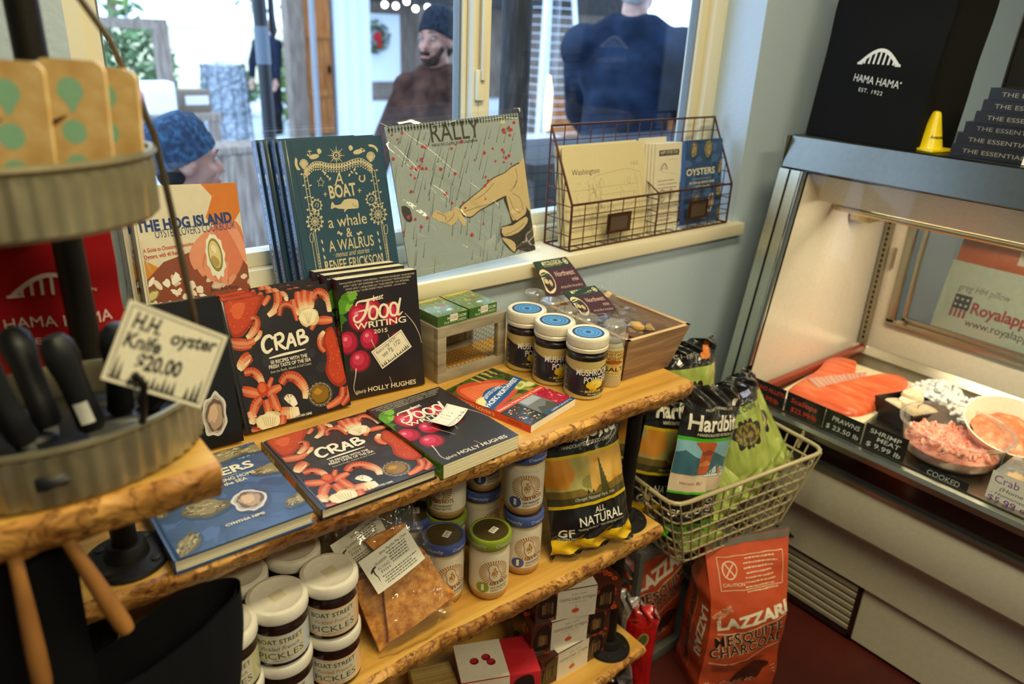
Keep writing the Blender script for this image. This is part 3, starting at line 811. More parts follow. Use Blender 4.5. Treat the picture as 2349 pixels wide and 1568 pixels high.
    a.text('from the Pacific, Atlantic & Gulf Coasts', (510, 962), (820, 892), .0042, 'cfc6b4', 0, .25)
    a.text('CYNTHIA NIMS', (670, 1283), (812, 1250), .0042, Wc, .02)
    return a
def crab_spine(h, t):
    a = Art(h, t); a.rect(0, 0, 1, 1, '211f24'); a.up(); a.text('CRAB', (.08, .25), (.25, .25), t*.5, 'f1e8d3', .02); a.text('NIMS', (.8, .3), (.92, .3), t*.35, 'f1e8d3'); a.poly([(.45, 0), (.6, 0), (.62, 1), (.43, 1)], 'd2512a'); return a
def oyster(a, c, r1, r2, rot, kind, seed, sh='2a4468'):
    L = a.L
    a.ell((c[0]+.012, c[1]-.02), r1*1.12, r2*1.12, sh, rot, 22, .05, seed); a.L = L+1
    if kind == 'closed':
        a.ell(c, r1, r2, '5f5436', rot, 26, .35, seed); a.L = L+2
        a.ell(c, r1*.86, r2*.8, '8d7f57', rot, 24, .45, seed+1); a.L = L+3
        rnd = random.Random(seed); x, y = a.P(c); q = R(rot)
        for k in range(26):
            t = rnd.uniform(-.8, .8); s = rnd.uniform(-.7, .7)*math.sqrt(1-t*t)
            u, v = t*r1, s*r2; p = (x+u*cos(q)-v*sin(q), y+u*sin(q)+v*cos(q))
            du = rnd.uniform(.08, .2)*r1
            pts = [(p[0]-du*cos(q+.6), p[1]-du*sin(q+.6)), p, (p[0]+du*cos(q-.4), p[1]+du*sin(q-.4))]
            a.stroke([(i/a.w if a.unit else i, j/a.h if a.unit else j) for i, j in pts], rnd.uniform(.0012, .0026), rnd.choice(['b8ab80', '443b26', 'a2946a', '6f6344', 'c9bd96']))
    else:
        a.ell(c, r1, r2, 'd9d4d2', rot, 40, .22, seed); a.L = L+2
        a.ell(c, r1*.86, r2*.84, 'b4a79c', rot, 30, .2, seed); a.L = L+3
        a.ell(c, r1*.76, r2*.74, '6d5a50', rot, 26, .25, seed+2); a.L = L+4
        a.ell(c, r1*.62, r2*.6, 'b59a84', rot, 24, .3, seed+3); a.L = L+5
        a.ell((c[0]-.01, c[1]+.012), r1*.4, r2*.36, 'd8b79a', rot, 20, .35, seed+4)
    a.L = L
def oysters_cover(w, h):
    a = Art(w, h); a.unit = True
    a.rect(0, 0, 1, 1, '35537f'); a.up()
    rnd = random.Random(6)
    for k in range(70): a.ell((rnd.random(), rnd.random()), rnd.uniform(.006, .03), rnd.uniform(.004, .014), rnd.choice(['3d5c8a', '2d4a74', '44659a', '314f7c']), rnd.uniform(0, 180), 14, .5, k)
    a.up()
    for k in range(40): a.ell((rnd.uniform(.5, 1), rnd.uniform(.82, 1)), rnd.uniform(.001, .004), rnd.uniform(.0006, .0016), rnd.choice(['8fb0d8', '6f93c4', 'b5cbe8']), rnd.uniform(0, 60), 9, .4, k)
    a.up()
    for c, r1, r2, rot, kd, sd in (((.72, .93), .030, .016, 8, 'closed', 1), ((1.0, .91), .03, .012, 0, 'closed', 2), ((.25, .95), .028, .015, -20, 'closed', 3), ((1.0, .60), .038, .014, -5, 'closed', 4),
            ((.33, .40), .029, .021, -6, 'closed', 5), ((.65, .33), .026, .024, 80, 'open', 6), ((.98, .18), .026, .012, 20, 'closed', 7), ((.08, .10), .026, .013, 50, 'closed', 8), ((.04, .55), .026, .016, 70, 'closed', 9), ((.05, .85), .026, .015, 30, 'closed', 10)):
        oyster(a, c, r1, r2, rot, kd, sd)
    a.L = 14
    a.text('OYSTERS', (.13, .685), (.86, .685), .0195, 'f0e6cb', .03); a.stroke([(.3, .66), (.7, .66)], .0007, 'f0e6cb', 0)
    a.text('RECIPES that BRING HOME', (.2, .605), (.83, .605), .0078, 'f0e6cb', .02); a.text('a TASTE of the SEA', (.27, .555), (.74, .555), .0078, 'f0e6cb', .02)
    a.text('CYNTHIA NIMS', (.38, .135), (.68, .135), .0052, 'f0e6cb', .03)
    return a
def oysters_spine(h, t):
    a = Art(h, t); a.rect(0, 0, 1, 1, '2f4a74'); a.up(); a.text('OYSTERS', (.1, .3), (.35, .3), t*.4, 'f0e6cb'); a.rect(.8, 0, .9, 1, '7c7456'); return a
def food_cover(w, h):
    a = Art(w, h, [(985, 275), (1575, 222), (1625, 1015), (1095, 1115)])
    a.rect(0, 0, 1, 1, '231d20'); a.up()
    a.ell((1250, 560), .05, .06, '2a2024'); a.up()
    for c, r, col in (((1075, 420), .014, '4d8a1e'), ((1040, 470), .014, '5c9a28'), ((1110, 395), .009, '79b336'), ((1030, 560), .010, '3c7418'), ((1090, 480), .008, '86bd45'), ((1015, 620), .007, '447d1c'), ((1120, 900), .006, '2c4a16'), ((1260, 560), .010, '3c6a1c')):
        a.ell(c, r, r*.9, col, 0, 18, .5, c[0])
    a.up()
    def radish(c, rx, ry, d=0):
        L = a.L; cs = ('7e0f26', 'b51c3c', 'd6365a', 'ef8ba0') if not d else ('4a0d1a', '5c1020', '6b1528', '7a1d30')
        a.ell(c, rx, ry, cs[0]); a.L = L+1; a.ell((c[0]-3, c[1]-4), rx*.88, ry*.88, cs[1]); a.L = L+2; a.ell((c[0]-12, c[1]-14), rx*.55, ry*.55, cs[2]); a.L = L+3; a.ell((c[0]-20, c[1]-26), rx*.2, ry*.18, cs[3]); a.L = L
    radish((1428, 700), .011, .013, 1); radish((1160, 550), .020, .026); radish((1255, 500), .018, .02); radish((1395, 530), .018, .022); a.L = 8
    radish((1085, 725), .0185, .0215); radish((1238, 702), .018, .020); radish((1172, 852), .020, .0205)
    a.L = 13
    T_ = 'd9b7a8'
    a.stroke([(1250, 705), (1270, 750), (1310, 815), (1330, 850)], [.002, .0012, .0009, .0005], T_); a.stroke([(1370, 672), (1382, 730), (1375, 800)], [.001, .0009, .0006], T_)
    a.stroke([(1145, 900), (1140, 960), (1130, 1030), (1150, 1075), (1165, 1065)], [.0022, .0013, .001, .0008, .0005], 'e8ddd0'); a.stroke([(1490, 530), (1550, 600), (1590, 680), (1605, 740)], [.001, .0014, .0012, .0008], T_)
    a.stroke([(1380, 960), (1400, 1010)], .0007, T_)
    F = 'f6ead2'
    a.L = 15
    a.text('best', (1258, 436), (1338, 420), .0098, F, .02, .3)
    # script capital F
    a.stroke([(1135, 470), (1150, 440), (1210, 430), (1260, 420), (1300, 405)], [.002, .003, .0042, .0038, .0015], F)
    a.stroke([(1225, 432), (1215, 490), (1195, 545), (1160, 580), (1128, 575), (1125, 545), (1150, 535)], [.0045, .0052, .005, .0042, .0034, .003, .002], F)
    a.stroke([(1150, 508), (1195, 500), (1250, 490)], [.0015, .0032, .0015], F)
    def ring(x, y, s):
        a.stroke([(x-s, y), (x-s*.7, y-34), (x, y-46), (x+s*.75, y-34), (x+s, y), (x+s*.7, y+34), (x, y+44), (x-s*.75, y+32), (x-s, y)], .0044, F)
    ring(1262, 520, 30); ring(1338, 510, 30); ring(1410, 500, 28)
    a.stroke([(1288, 492), (1312, 500)], .0028, F); a.stroke([(1365, 485), (1385, 492)], .0028, F)
    a.stroke([(1458, 420), (1448, 470), (1440, 520), (1448, 540), (1474, 518)], [.0036, .0046, .0046, .0036, .0015], F)
    a.text('WRITING', (1130, 636), (1498, 592), .0112, F, .015); a.text('2015', (1268, 665), (1366, 655), .0072, 'efd9c0', .02)
    a.text('Edited by', (1148, 1072), (1220, 1058), .006, F, 0, .35); a.text('HOLLY HUGHES', (1232, 1058), (1562, 1010), .0085, F, .01)
    for k, (s, x0, x1) in enumerate((('featuring ELISSA ALTMAN * JOHN BIRDSALL * ANTHONY BOURDAIN * JOHN DEVORE', 1010, 1560), ('JOHN T. EDGE * JEFF GORDINIER * MATT GOULDING * ROWAN JACOBSEN', 1040, 1535), ('DAVID LEITE * J. KENJI LOPEZ-ALT * RUSS PARSONS * CAL PETERNELL', 1060, 1525), ('BESHA RODELL * OLIVER STRAND * MOLLY WATSON ... and many others', 1070, 1500))):
        y = 300+22*k; a.text(s, (x0, y+8), (x1, y-45), .0031, 'd9cdbb')
    return a
def food_spine(h, t):
    a = Art(h, t); a.rect(0, 0, 1, 1, '1e1a1c'); a.up(); a.rect(0, 0, .16, 1, '5c1428'); a.rect(.16, 0, .24, 1, '30101a'); a.rect(.36, 0, .78, 1, '3f6f18'); a.rect(.78, 0, 1, 1, '63a526'); a.up()
    a.text('best FOOD WRITING 2015', (.26, .3), (.75, .3), t*.35, 'f6ead2'); a.text('Best Food', (.82, .3), (.97, .3), t*.25, 'eaf2dc'); return a
def boat_cover(w, h):
    a = Art(w, h, BOATQ); G = 'cdbf9c'; S = .0011
    a.rect(0, 0, 1, 1, '2f4d60'); a.up()
    a.stroke([(262, 130), (470, 1420)], .0012, '263f50', 0); a.up()
    rnd = random.Random(9)
    # compass crown
    for k in range(16):
        q = k*pi/8; r_ = 75 if k % 2 == 0 else 48
        a.stroke([(660, 250), (660+r_*cos(q), 250+r_*sin(q)*1.05)], [.003, .0004], G, 0)
    a.ell((660, 250), .006, .006, G); a.up(); a.ell((660, 250), .0045, .0045, '2f4d60'); a.up(); a.ell((660, 250), .0018, .0018, G); a.L = 2
    # scrolling garland left and right of the compass, shells
    for s in (-1, 1):
        def m(x, y): return (660+s*(x-660), y-(.045*(x-660)*2 if s < 0 else 0)) if s < 0 else (x, y)
        base = [(660, 345), (730, 335), (800, 310), (870, 300), (930, 330), (975, 360)] if s > 0 else [(660, 345), (590, 340), (520, 325), (460, 330), (410, 370), (375, 400)]
        a.stroke(base, .0022, G); a.stroke([(x, y-26) for x, y in base], .0012, G); a.stroke([(x, y+22) for x, y in base], .0009, G)
        for i in range(len(base)-1):
            for t in (0, .33, .66):
                x = base[i][0]+(base[i+1][0]-base[i][0])*t; y = base[i][1]+(base[i+1][1]-base[i][1])*t
                a.ell((x, y-13), .0024, .0018, G, rnd.uniform(0, 180), 8); a.ell((x, y+11), .0016, .0016, G, 0, 8); a.ell((x, y+36), .0018, .0012, G, rnd.uniform(0, 180), 8)
        sh = (378, 322) if s < 0 else (955, 265)
        for k in range(7):
            q = -pi/2+(k-3)*.32; a.stroke([(sh[0], sh[1]+34), (sh[0]+38*cos(q), sh[1]+20+58*sin(q))], [.0008, .0024], G, 0)
        a.stroke([(sh[0]-36, sh[1]-4), (sh[0]-24, sh[1]-32), (sh[0], sh[1]-42), (sh[0]+24, sh[1]-32), (sh[0]+36, sh[1]-4), (sh[0], sh[1]+36), (sh[0]-36, sh[1]-4)], .0012, G)
        for k in range(8):
            q = pi*.75+k*.16 if s < 0 else -pi*.25+k*.16-.9
            c = (sh[0]+66*cos(q), sh[1]-16+76*sin(q)); a.ell(c, .0036, .0016, G, -math.degrees(q)+50*s, 10)
        # whale-fish and anchors on the crown
        fx = 470 if s < 0 else 845
        a.ell((fx, 258 if s < 0 else 222), .010, .0042, G, 8, 16); a.stroke([(fx-42*s*-1, 255 if s < 0 else 222), (fx-60*s*-1, 240 if s < 0 else 208)], [.002, .004], G, 0)
        a.stroke([(430, 200), (436, 250)] if s < 0 else [(872, 185), (880, 230)], .0013, G, 0); a.stroke([(415, 218), (450, 214)] if s < 0 else [(858, 200), (896, 197)], .0013, G, 0)
        a.ell((515, 215) if s < 0 else (785, 190), .0046, .0046, G, 0, 12, .4, 3)
        # columns
        if s < 0: p0, p1 = (375, 400), (500, 1330)
        else: p0, p1 = (965, 370), (1120, 1230)
        def P(t, dx=0): return (p0[0]+(p1[0]-p0[0])*t+dx, p0[1]+(p1[1]-p0[1])*t)
        for dx in ((-2, 26) if s < 0 else (-2, 24)):
            a.stroke([P(0, dx), P(.34, dx)], .0013, G, 0); a.stroke([P(.52, dx*.6), P(1, dx*.6)], .0011, G, 0)
        for t in (0, .06, .13, .2, .27, .33): a.stroke([P(t, -4), P(t, 28)], .001, G, 0)
        for t in (.0, .1, .21, .32):
            for dx in (-18, 42): a.ell(P(t, dx), .0024, .0018, G, 0, 9, .4, t)
        # paddle wheel
        wc = P(.43, 28 if s < 0 else -12)
        for k in range(12):
            q = k*pi/6; a.stroke([wc, (wc[0]+64*cos(q), wc[1]+72*sin(q))], .0009, G, 0); a.ell((wc[0]+70*cos(q), wc[1]+80*sin(q)), .0022, .0022, G, 0, 8)
        for rr in (60, 30): a.stroke([(wc[0]+rr*cos(k*pi/9), wc[1]+rr*1.13*sin(k*pi/9)) for k in range(19)], .0013, G, 0)
        gc = P(.28, 68 if s < 0 else -50)
        a.stroke([(gc[0]+38*cos(k*pi/9), gc[1]+44*sin(k*pi/9)) for k in range(19)], .0015, G, 0)
        for k in range(10): a.ell((gc[0]+45*cos(k*pi/5), gc[1]+52*sin(k*pi/5)), .0017, .0017, G, 0, 7)
        a.stroke([(gc[0]-18, gc[1]+10), (gc[0], gc[1]-18), (gc[0]+16, gc[1]), (gc[0], gc[1]+18)], .001, G)
        # oar and mussels
        ox = P(.62, -30 if s < 0 else 28)
        a.stroke([(ox[0]-12, ox[1]), (ox[0]-16, ox[1]-50), (ox[0], ox[1]-78), (ox[0]+14, ox[1]-50), (ox[0]+10, ox[1]), (ox[0]-12, ox[1])], .001, G); a.stroke([ox, (ox[0]+46, ox[1]+360)], .0009, G, 0)
        for k in range(4):
            c = P(.62+.075*k, 62 if s < 0 else -44); a.ell(c, .0016, .0042, G, 10, 10)
        for k in range(9):
            c = P(.74+.03*k, 12); a.ell(c, .0018, .001, G, 40*(-1)**k, 8)
    # stars, laurel, horseshoe
    a.stroke([(520, 425), (530, 455), (552, 462), (535, 480), (538, 502), (518, 490), (496, 500), (504, 474), (488, 458), (510, 452), (520, 425)], .0011, G, 0)
    a.stroke([(862, 412), (856, 445), (880, 464), (902, 445), (898, 408)], .0026, G)
    for (x, y, f) in ((560, 395, 1), (580, 420, -1), (600, 440, 1), (545, 380, -1), (770, 408, 1), (790, 385, -1), (815, 365, 1), (830, 395, -1)): a.ell((x, y), .0034, .0017, G, 45*f, 9)
    a.text('A', (640, 492), (718, 482), .0215, G, .005, .25); a.stroke([(632, 492), (655, 490)], .0011, G, 0)
    a.text('BOAT', (598, 602), (832, 572), .022, G, .03)
    for x, y in ((555, 568), (856, 538)): a.stroke([(x-16, y), (x+16, y-2)], .0015, G, 0); a.stroke([(x, y-18), (x, y+18)], .0015, G, 0)
    a.poly([(602, 690), (608, 640), (622, 635), (640, 660), (690, 650), (720, 615), (780, 605), (835, 615), (846, 650), (842, 685), (780, 690), (740, 697), (725, 718), (715, 712), (722, 694), (670, 690), (640, 680), (618, 688)], G, 2); a.up()
    a.stroke([(838, 668), (800, 664)], .0008, '2f4d60', 0); a.ell((795, 650), .0009, .0009, '2f4d60'); a.L = 2
    a.text('a whale', (580, 858), (922, 815), .0205, G, .005); a.text('&', (738, 935), (792, 928), .0165, G, .01)
    for s, x in ((1, 690), (-1, 838)):
        for k in range(3): a.ell((x-s*14*k, 915-13*k+(k-1)*6), .0034, .0018, G, 50*s*(-1)**k, 9)
    a.text('A WALRUS', (580, 1068), (985, 1008), .0195, G, .008); a.text('· menus and stories ·', (615, 1118), (965, 1068), .0098, G, 0, .35)
    a.text('RENEE ERICKSON', (540, 1245), (1070, 1165), .0185, G, .012)
    return a
def boat_spine(h, t):
    a = Art(h, t); a.rect(0, 0, 1, 1, '243f66'); a.up(); G = 'b8ad93'
    a.text('ERICKSON', (.045, .36), (.16, .36), t*.28, G); a.ell((.22, .5), t*.22, t*.22, G); a.ell((.255, .5), t*.15, t*.28, G, 90)
    a.text('A BOAT, A WHALE & A WALRUS', (.30, .34), (.92, .34), t*.34, G); return a
def hog_cover(w, h):
    a = Art(w, h, HOGQ)
    a.rect(0, 0, 1, 1, 'ddd2ba'); a.up()
    a.poly([(235, 700), (300, 640), (640, 570), (680, 760), (250, 800)], 'b86a1e'); a.poly([(235, 640), (330, 610), (420, 640), (300, 700), (240, 700)], 'd58a22'); a.up()
    a.poly([(320, 660), (470, 575), (600, 600), (640, 720), (380, 760), (300, 740)], '8d4a34', 2); a.up()
    a.poly([(440, 400), (540, 390), (560, 440), (575, 480), (520, 520), (480, 500), (490, 450)], 'd2792f', 2); a.up()
    # hand
    a.poly([(500, 520), (555, 505), (582, 560), (575, 620), (545, 650), (500, 640), (468, 600), (470, 555)], 'd67c5c', 3); a.up()
    for q in ([(500, 530), (470, 560), (458, 592), (470, 622)], [(505, 545), (478, 580), (476, 612), (492, 636)], [(515, 560), (498, 600), (500, 628), (518, 646)], [(540, 600), (538, 630), (550, 648), (566, 630)]): a.stroke(q, [.011, .012, .011, .007], 'e09474')
    a.stroke([(545, 520), (572, 560), (588, 590), (596, 604)], [.016, .014, .011, .006], 'e39a7c'); a.up(); a.ell((592, 598), .0028, .0018, 'f2c4b0', 40)
    # oyster
    rim_ = []
    for k in range(22):
        q_ = 2*pi*k/22; e_ = 1+(.16 if k % 2 else -.02)*(1 if sin(q_+.5) > -.4 else .4)
        rim_.append((513+(33*cos(q_)*.72+9*sin(q_))*e_, 588+(48*sin(q_)+8*cos(q_))*e_))
    a.poly(rim_, 'e9e6da', 2); a.up()
    a.poly([(513+26*cos(q_)*.72+8*sin(q_), 586+38*sin(q_)+6*cos(q_)) for q_ in [2*pi*k/16 for k in range(16)]], '8f8438', 2); a.up()
    a.poly([(512+21*cos(q_)*.72+7*sin(q_), 585+31*sin(q_)+5*cos(q_)) for q_ in [2*pi*k/16 for k in range(16)]], 'dccb96', 2); a.up()
    a.ell((514, 600), .006, .010, 'b39a5c', 20, 14, .4, 2); a.ell((508, 572), .004, .007, 'efe3bd', 20, 12, .4, 3); a.L = 3
    # ice and knife
    rnd = random.Random(5)
    a.up()
    for k in range(46):
        a.ell((rnd.uniform(320, 620), rnd.uniform(632, 720)), rnd.uniform(.004, .011), rnd.uniform(.003, .008), rnd.choice(['e9dccb', 'd9c5b2', 'f3ece0', 'cdb6a4', 'e0cdbd']), rnd.uniform(0, 180), 10, .5, k)
    a.up(); a.ell((370, 690), .013, .008, '8f7a3c', 40, 18, .4, 2); a.up(); a.ell((372, 690), .009, .005, 'd9c987', 40, 14, .3, 5)
    a.poly([(285, 540), (312, 540), (318, 560), (300, 570), (288, 560)], 'c4562e', 2); a.stroke([(316, 560), (340, 600), (362, 636)], [.004, .003, .001], 'b9b4a8')
    a.L = 8
    a.text('THE HOG ISLAND', (318, 545), (546, 507), .017, '27407a', .045); a.text("OYSTER LOVER'S COOKBOOK", (364, 556), (556, 522), .0125, '34436e', 0)
    a.text('A Guide to Choosing & Savoring', (338, 592), (458, 567), .0062, 'c2402c', .02); a.text('Oysters, with 40 Recipes', (342, 607), (438, 587), .0062, 'c2402c', .02); a.text('Jairemarie Pomo', (510, 672), (576, 660), .0062, '3a2a22', .01)
    return a
def hog_spine(h, t):
    a = Art(h, t); a.rect(0, 0, 1, 1, '5a5450'); a.up(); a.text('THE HOG ISLAND', (.1, .3), (.6, .3), t*.45, '1f2f5c', .02); a.rect(.7, 0, 1, 1, '33302e'); return a
def essential_cover(w, h):
    a = Art(w, h); a.unit = True; a.rect(0, 0, 1, 1, '131216'); a.up(); oyster(a, (.80, .22), .034, .019, 80, 'open', 12, '0e0d10'); return a
def essential_spine(h, t):
    a = Art(h, t); a.rect(0, 0, 1, 1, '141318'); a.up(); a.text('THE ESSENTIAL OYSTER', (.10, .33), (.9, .33), t*.36, '8f887c'); return a
def sea_cover(w, h):
    a = Art(w, h); a.unit = True; a.rect(0, 0, 1, 1, '4a5a24'); a.up(); rnd = random.Random(12)
    for k in range(50): a.ell((rnd.random(), rnd.uniform(.4, 1)), rnd.uniform(.004, .016), rnd.uniform(.002, .006), rnd.choice(['6f7a2c', '2f3a18', '8a7a2a', 'b79a3a', '39421c']), rnd.uniform(0, 180), 10, .4, k)
    a.up(); a.poly([(.0, .45), (.25, .42), (.75, .52), (.8, .72), (.6, .86), (.3, .96), (.1, .92), (0, .75)], 'cc4a28', 3); a.up(); a.poly([(.03, .5), (.3, .48), (.7, .56), (.72, .7), (.5, .82), (.25, .9), (.1, .86)], 'e36a3a', 3); a.up()
    for k in range(12): a.stroke([(.1+.05*k, .5), (.08+.05*k, .66), (.14+.045*k, .84)], .0008, 'f2946a')
    a.ell((.12, .58), .02, .016, 'e3cf7a', 20); a.ell((.82, .55), .022, .014, '8f9a2c', 20); a.ell((.94, .50), .018, .011, '8f9a2c', 0); a.up(); a.ell((.12, .58), .016, .012, 'f0e3a4', 20); a.ell((.82, .55), .017, .010, 'd8d89a', 20); a.ell((.94, .50), .014, .008, 'd8d89a', 0); a.up(); a.ell((.82, .55), .010, .005, 'a8a83c', 20)
    for k in range(8): a.rect(.5+.06*k, .86, .53+.06*k, .99, '1c1a14' if k % 2 else 'c9a94a')
    a.up(); a.poly([(.0, .52), (.12, .56), (.2, .66), (.38, .72), (.56, .70), (.72, .66), (1.0, .72), (1.0, .62), (.0, .42)], '1f5291', 2); a.up()
    a.text("SEAFOOD LOVER'S", (.18, .595), (.62, .645), .0085, 'eef2f6', .02, arc=.004); a.text('PACIFIC NORTHWEST', (.02, .475), (.97, .645), .0105, 'f4f6f8', .03); a.ell((.40, .575), .006, .003, 'cfd8e4', 20)
    a.rect(0, .34, 1, .41, 'd9472c'); a.up(); a.text('Restaurants, Markets, Recipes & Traditions', (.03, .36), (.97, .36), .0058, 'f3e3da', .01)
    a.rect(0, 0, .36, .34, '2a2a22'); a.rect(.36, 0, .72, .34, '77787a'); a.rect(.72, 0, 1, .34, 'b0223a'); a.up()
    for k in range(60): a.ell((rnd.uniform(.02, .34), rnd.uniform(.02, .33)), .0022, .0016, rnd.choice(['d9442c', '3a7a38', 'e8e2d0', '2c4f8a', 'd9a32c', '1c1c18']), rnd.uniform(0, 180), 7)
    for k in range(40): a.ell((rnd.uniform(.74, .99), rnd.uniform(.02, .33)), .0028, .002, rnd.choice(['d8485c', 'c9304a', 'e88a94', '8f1a30']), rnd.uniform(0, 180), 8)
    a.poly([(.36, .05), (.46, .16), (.56, .12), (.68, .18), (.72, .1), (.72, .02), (.36, .02)], '4c4f4a'); a.rect(.4, .24, .7, .34, 'a9b2b8'); a.rect(.36, 0, 1, .05, '2e4a78'); a.up(); a.text('KAREN GAUDETTE', (.5, .012), (.95, .012), .0045, 'e6e6e6')
    return a
def sea_spine(h, t):
    a = Art(h, t); a.rect(0, 0, 1, 1, 'd4432a'); a.up(); a.text("SEAFOOD LOVER'S", (.1, .3), (.6, .3), t*.4, 'f0e6da'); a.rect(.75, .3, .9, .7, 'b53320'); return a

def book(name, label, cat, M, w, h, t, front, spine, back='222222', hard=True, pages='e6dcc0', group=None, mat='cover'):
    """lies face up with the spine along x=0: cover boards with printed art, and the page block"""
    r_ = thing(name, label, cat, M, group)
    mb = MB(); e = .0022 if hard else .0006; o = .003 if hard else 0
    fc = front.items[0][3]; sc = spine.items[0][3]
    if hard:
        mb.box(.006, 0, t-e, w, h, t, fc, b=.0007); mb.box(.006, 0, 0, w, h, e, back, b=.0007)
        mb.box(0, 0, 0, e, h, t, sc, b=.0007)
        mb.grid(lambda u, v: (u*.0075, v*h, t-.0004-.0012*sin(pi*u)), 4, 1, fc); mb.grid(lambda u, v: (u*.0075, v*h, .0004+.0012*sin(pi*u)), 4, 1, back, flip=True)
        cx = .0085
    else:
        mb.box(0, 0, t-e, w, h, t, fc); mb.box(0, 0, 0, w, h, e, back); mb.box(0, 0, 0, e, h, t, sc); cx = 0
    s_ = (w-cx)/w
    front.emit(mb, lambda u, v, d: (cx+u*s_, v, t+d))
    spine.emit(mb, lambda u, v, d: (-d, h-u, v))
    mb.build('cover', mat, r_)
    p = MB(); p.box(e+.0005, o, e, w-o, h-o, t-e, pages)
    rnd = random.Random(3)
    for k in range(9):
        z = e+(t-2*e)*(k+.5+rnd.uniform(-.3, .3))/9; c = 'd2c6a6' if k % 2 else 'f0e8d2'
        p.box(.01, o-.0002, z-.0003, w-o-.001, o, z+.0003, c); p.box(.01, h-o, z-.0003, w-o-.001, h-o+.0002, z+.0003, c); p.box(w-o, o+.001, z-.0003, w-o+.0002, h-o-.001, z+.0003, c)
    p.build('pages', 'matte', r_)
    return r_
def lean(x, y, z, t, tilt, yaw=0, roll=0):
    """upright book leaning back: (x, y) is its lower left front corner"""
    return T(x, y, z) @ Rz(yaw) @ Ry(roll) @ T(0, t*cos(R(tilt)), 0) @ Rx(90-tilt)

# crab books
CW, CH, CT = .185, .216, .018
cc, cs_ = crab_cover(CW, CH), crab_spine(CH, CT)
A = lean(.334, 1.078, SHELF, CT, 20)
g = 'black crab cookbooks'
crab = book('cookbook', 'black crab cookbook standing foremost in the leaning stack, whole cover showing', 'book', A, CW, CH, CT, cc, cs_, '1c1a1e', group=g)
copy_tree(crab, A @ T(-.005, .007, -CT-.0004), 'black crab cookbook standing second in the leaning stack, only its top strip showing', g)
copy_tree(crab, A @ T(-.010, .013, -2*CT-.0008), 'black crab cookbook standing last in the leaning stack, nearest the window', g)
copy_tree(crab, T(.337, .806, SHELF), 'black crab cookbook lying flat at the front edge of the top shelf', g)
# oyster books
book('cookbook', 'blue oyster cookbook lying flat beside the flat crab book, partly under the raised shelf', 'book', T(.148, .806, SHELF), .179, .218, .021, oysters_cover(.179, .218), oysters_spine(.218, .021), '2f4a74')
book('book', 'black book with an open oyster picture standing left of the crab cookbooks', 'book', lean(.135, 1.075, SHELF, .024, 14, -4), .19, .232, .024, essential_cover(.19, .232), essential_spine(.232, .024), '131216')
# food writing paperbacks
FW_, FH, FT = .150, .217, .025
fc_, fs_ = food_cover(FW_, FH), food_spine(FH, FT)
g = 'radish cover paperbacks'
B = lean(.524, 1.098, SHELF, FT, 9, -6)
food = book('paperback', 'radish paperback standing foremost beside the crab cookbooks, with a note card on its cover', 'book', B, FW_, FH, FT, fc_, fs_, '1e1a1c', hard=False, pages='e9ddba', group=g)
copy_tree(food, B @ T(-.012, .006, -FT-.0006), 'radish paperback standing second, behind the one with the note card', g)
copy_tree(food, B @ T(-.020, .010, -2*FT-.0012), 'radish paperback standing last, in front of the blue whale books', g)
copy_tree(food, T(.527, .798, SHELF) @ Rz(3) @ Matrix.Scale(1, 4), 'radish paperback lying flat on the shelf front with a curled note card', g)
def note(name, label, M, curl=0.):
    a = Art(.068, .040); a.rect(0, 0, 1, 1, 'efe8d4', 8); a.up()
    for q in ([(.04, .07), (.96, .07)], [(.04, .93), (.96, .93)], [(.04, .07), (.04, .93)], [(.96, .07), (.96, .93)]): a.stroke(q, .0006, '2a2a2a', 0)
    a.text('featuring H.H', (.1, .72), (.75, .78), .0062, '222222', 0, .2); a.text('see Pg. 172!', (.2, .42), (.82, .50), .0085, '222222', 0, .15)
    rnd = random.Random(4)
    for k in range(15):
        x = .07+.06*k+rnd.uniform(-.015, .015); hh = rnd.uniform(.06, .2)+(.1 if k > 11 or k < 3 else 0); a.poly([(x-.02, .08), (x+.02, .08), (x, .08+hh)], '16181a')
    mb = MB(); f = lambda u, v, d: (u, v, .0005+d+curl*((u/.034-1)**2)*.008)
    mb.grid(lambda u, v: (u*.068, v*.04, curl*((2*u-1)**2)*.008), 8, 1, 'efe8d4', flip=True)
    a.emit(mb, f); o = mb.build(name, 'paper'); o.matrix_world = M; return tag(o, label, 'card', 'fir tree note cards')
note('note_card', 'white note card with fir trees stuck on the standing radish paperback', B @ T(.068, .046, FT+.0012) @ Rz(27))
note('note_card', 'white curled note card with fir trees lying on the flat radish paperback', T(.527, .798, SHELF) @ Rz(3) @ T(.066, .075, FT+.0016) @ Rz(25), 1.)
# whale books
BW, BH, BT = .192, .276, .022
BOATQ = [(232, 128), (1045, 92), (1238, 1352), (403, 1508)]
g = 'blue whale books'
Bm = lean(.503, 1.20, SILL, BT, 14)
boat = book('book', 'blue whale book foremost of its row on the sill, cream printed cover showing', 'book', Bm, BW, BH, BT, boat_cover(BW, BH), boat_spine(BH, BT), '2b4658', group=g)
for k, (dx, dy, s) in enumerate(((-.004, .004, 'second from the front, its spine beside the cover of the first'), (-.014, .006, 'third from the front, its spine after a small gap'), (-.018, .010, 'last of the row, against the window'))):
    copy_tree(boat, Bm @ T(dx, dy, -(k+1)*(BT+.0006)-(.004 if k else 0)), 'blue whale book '+s, g)
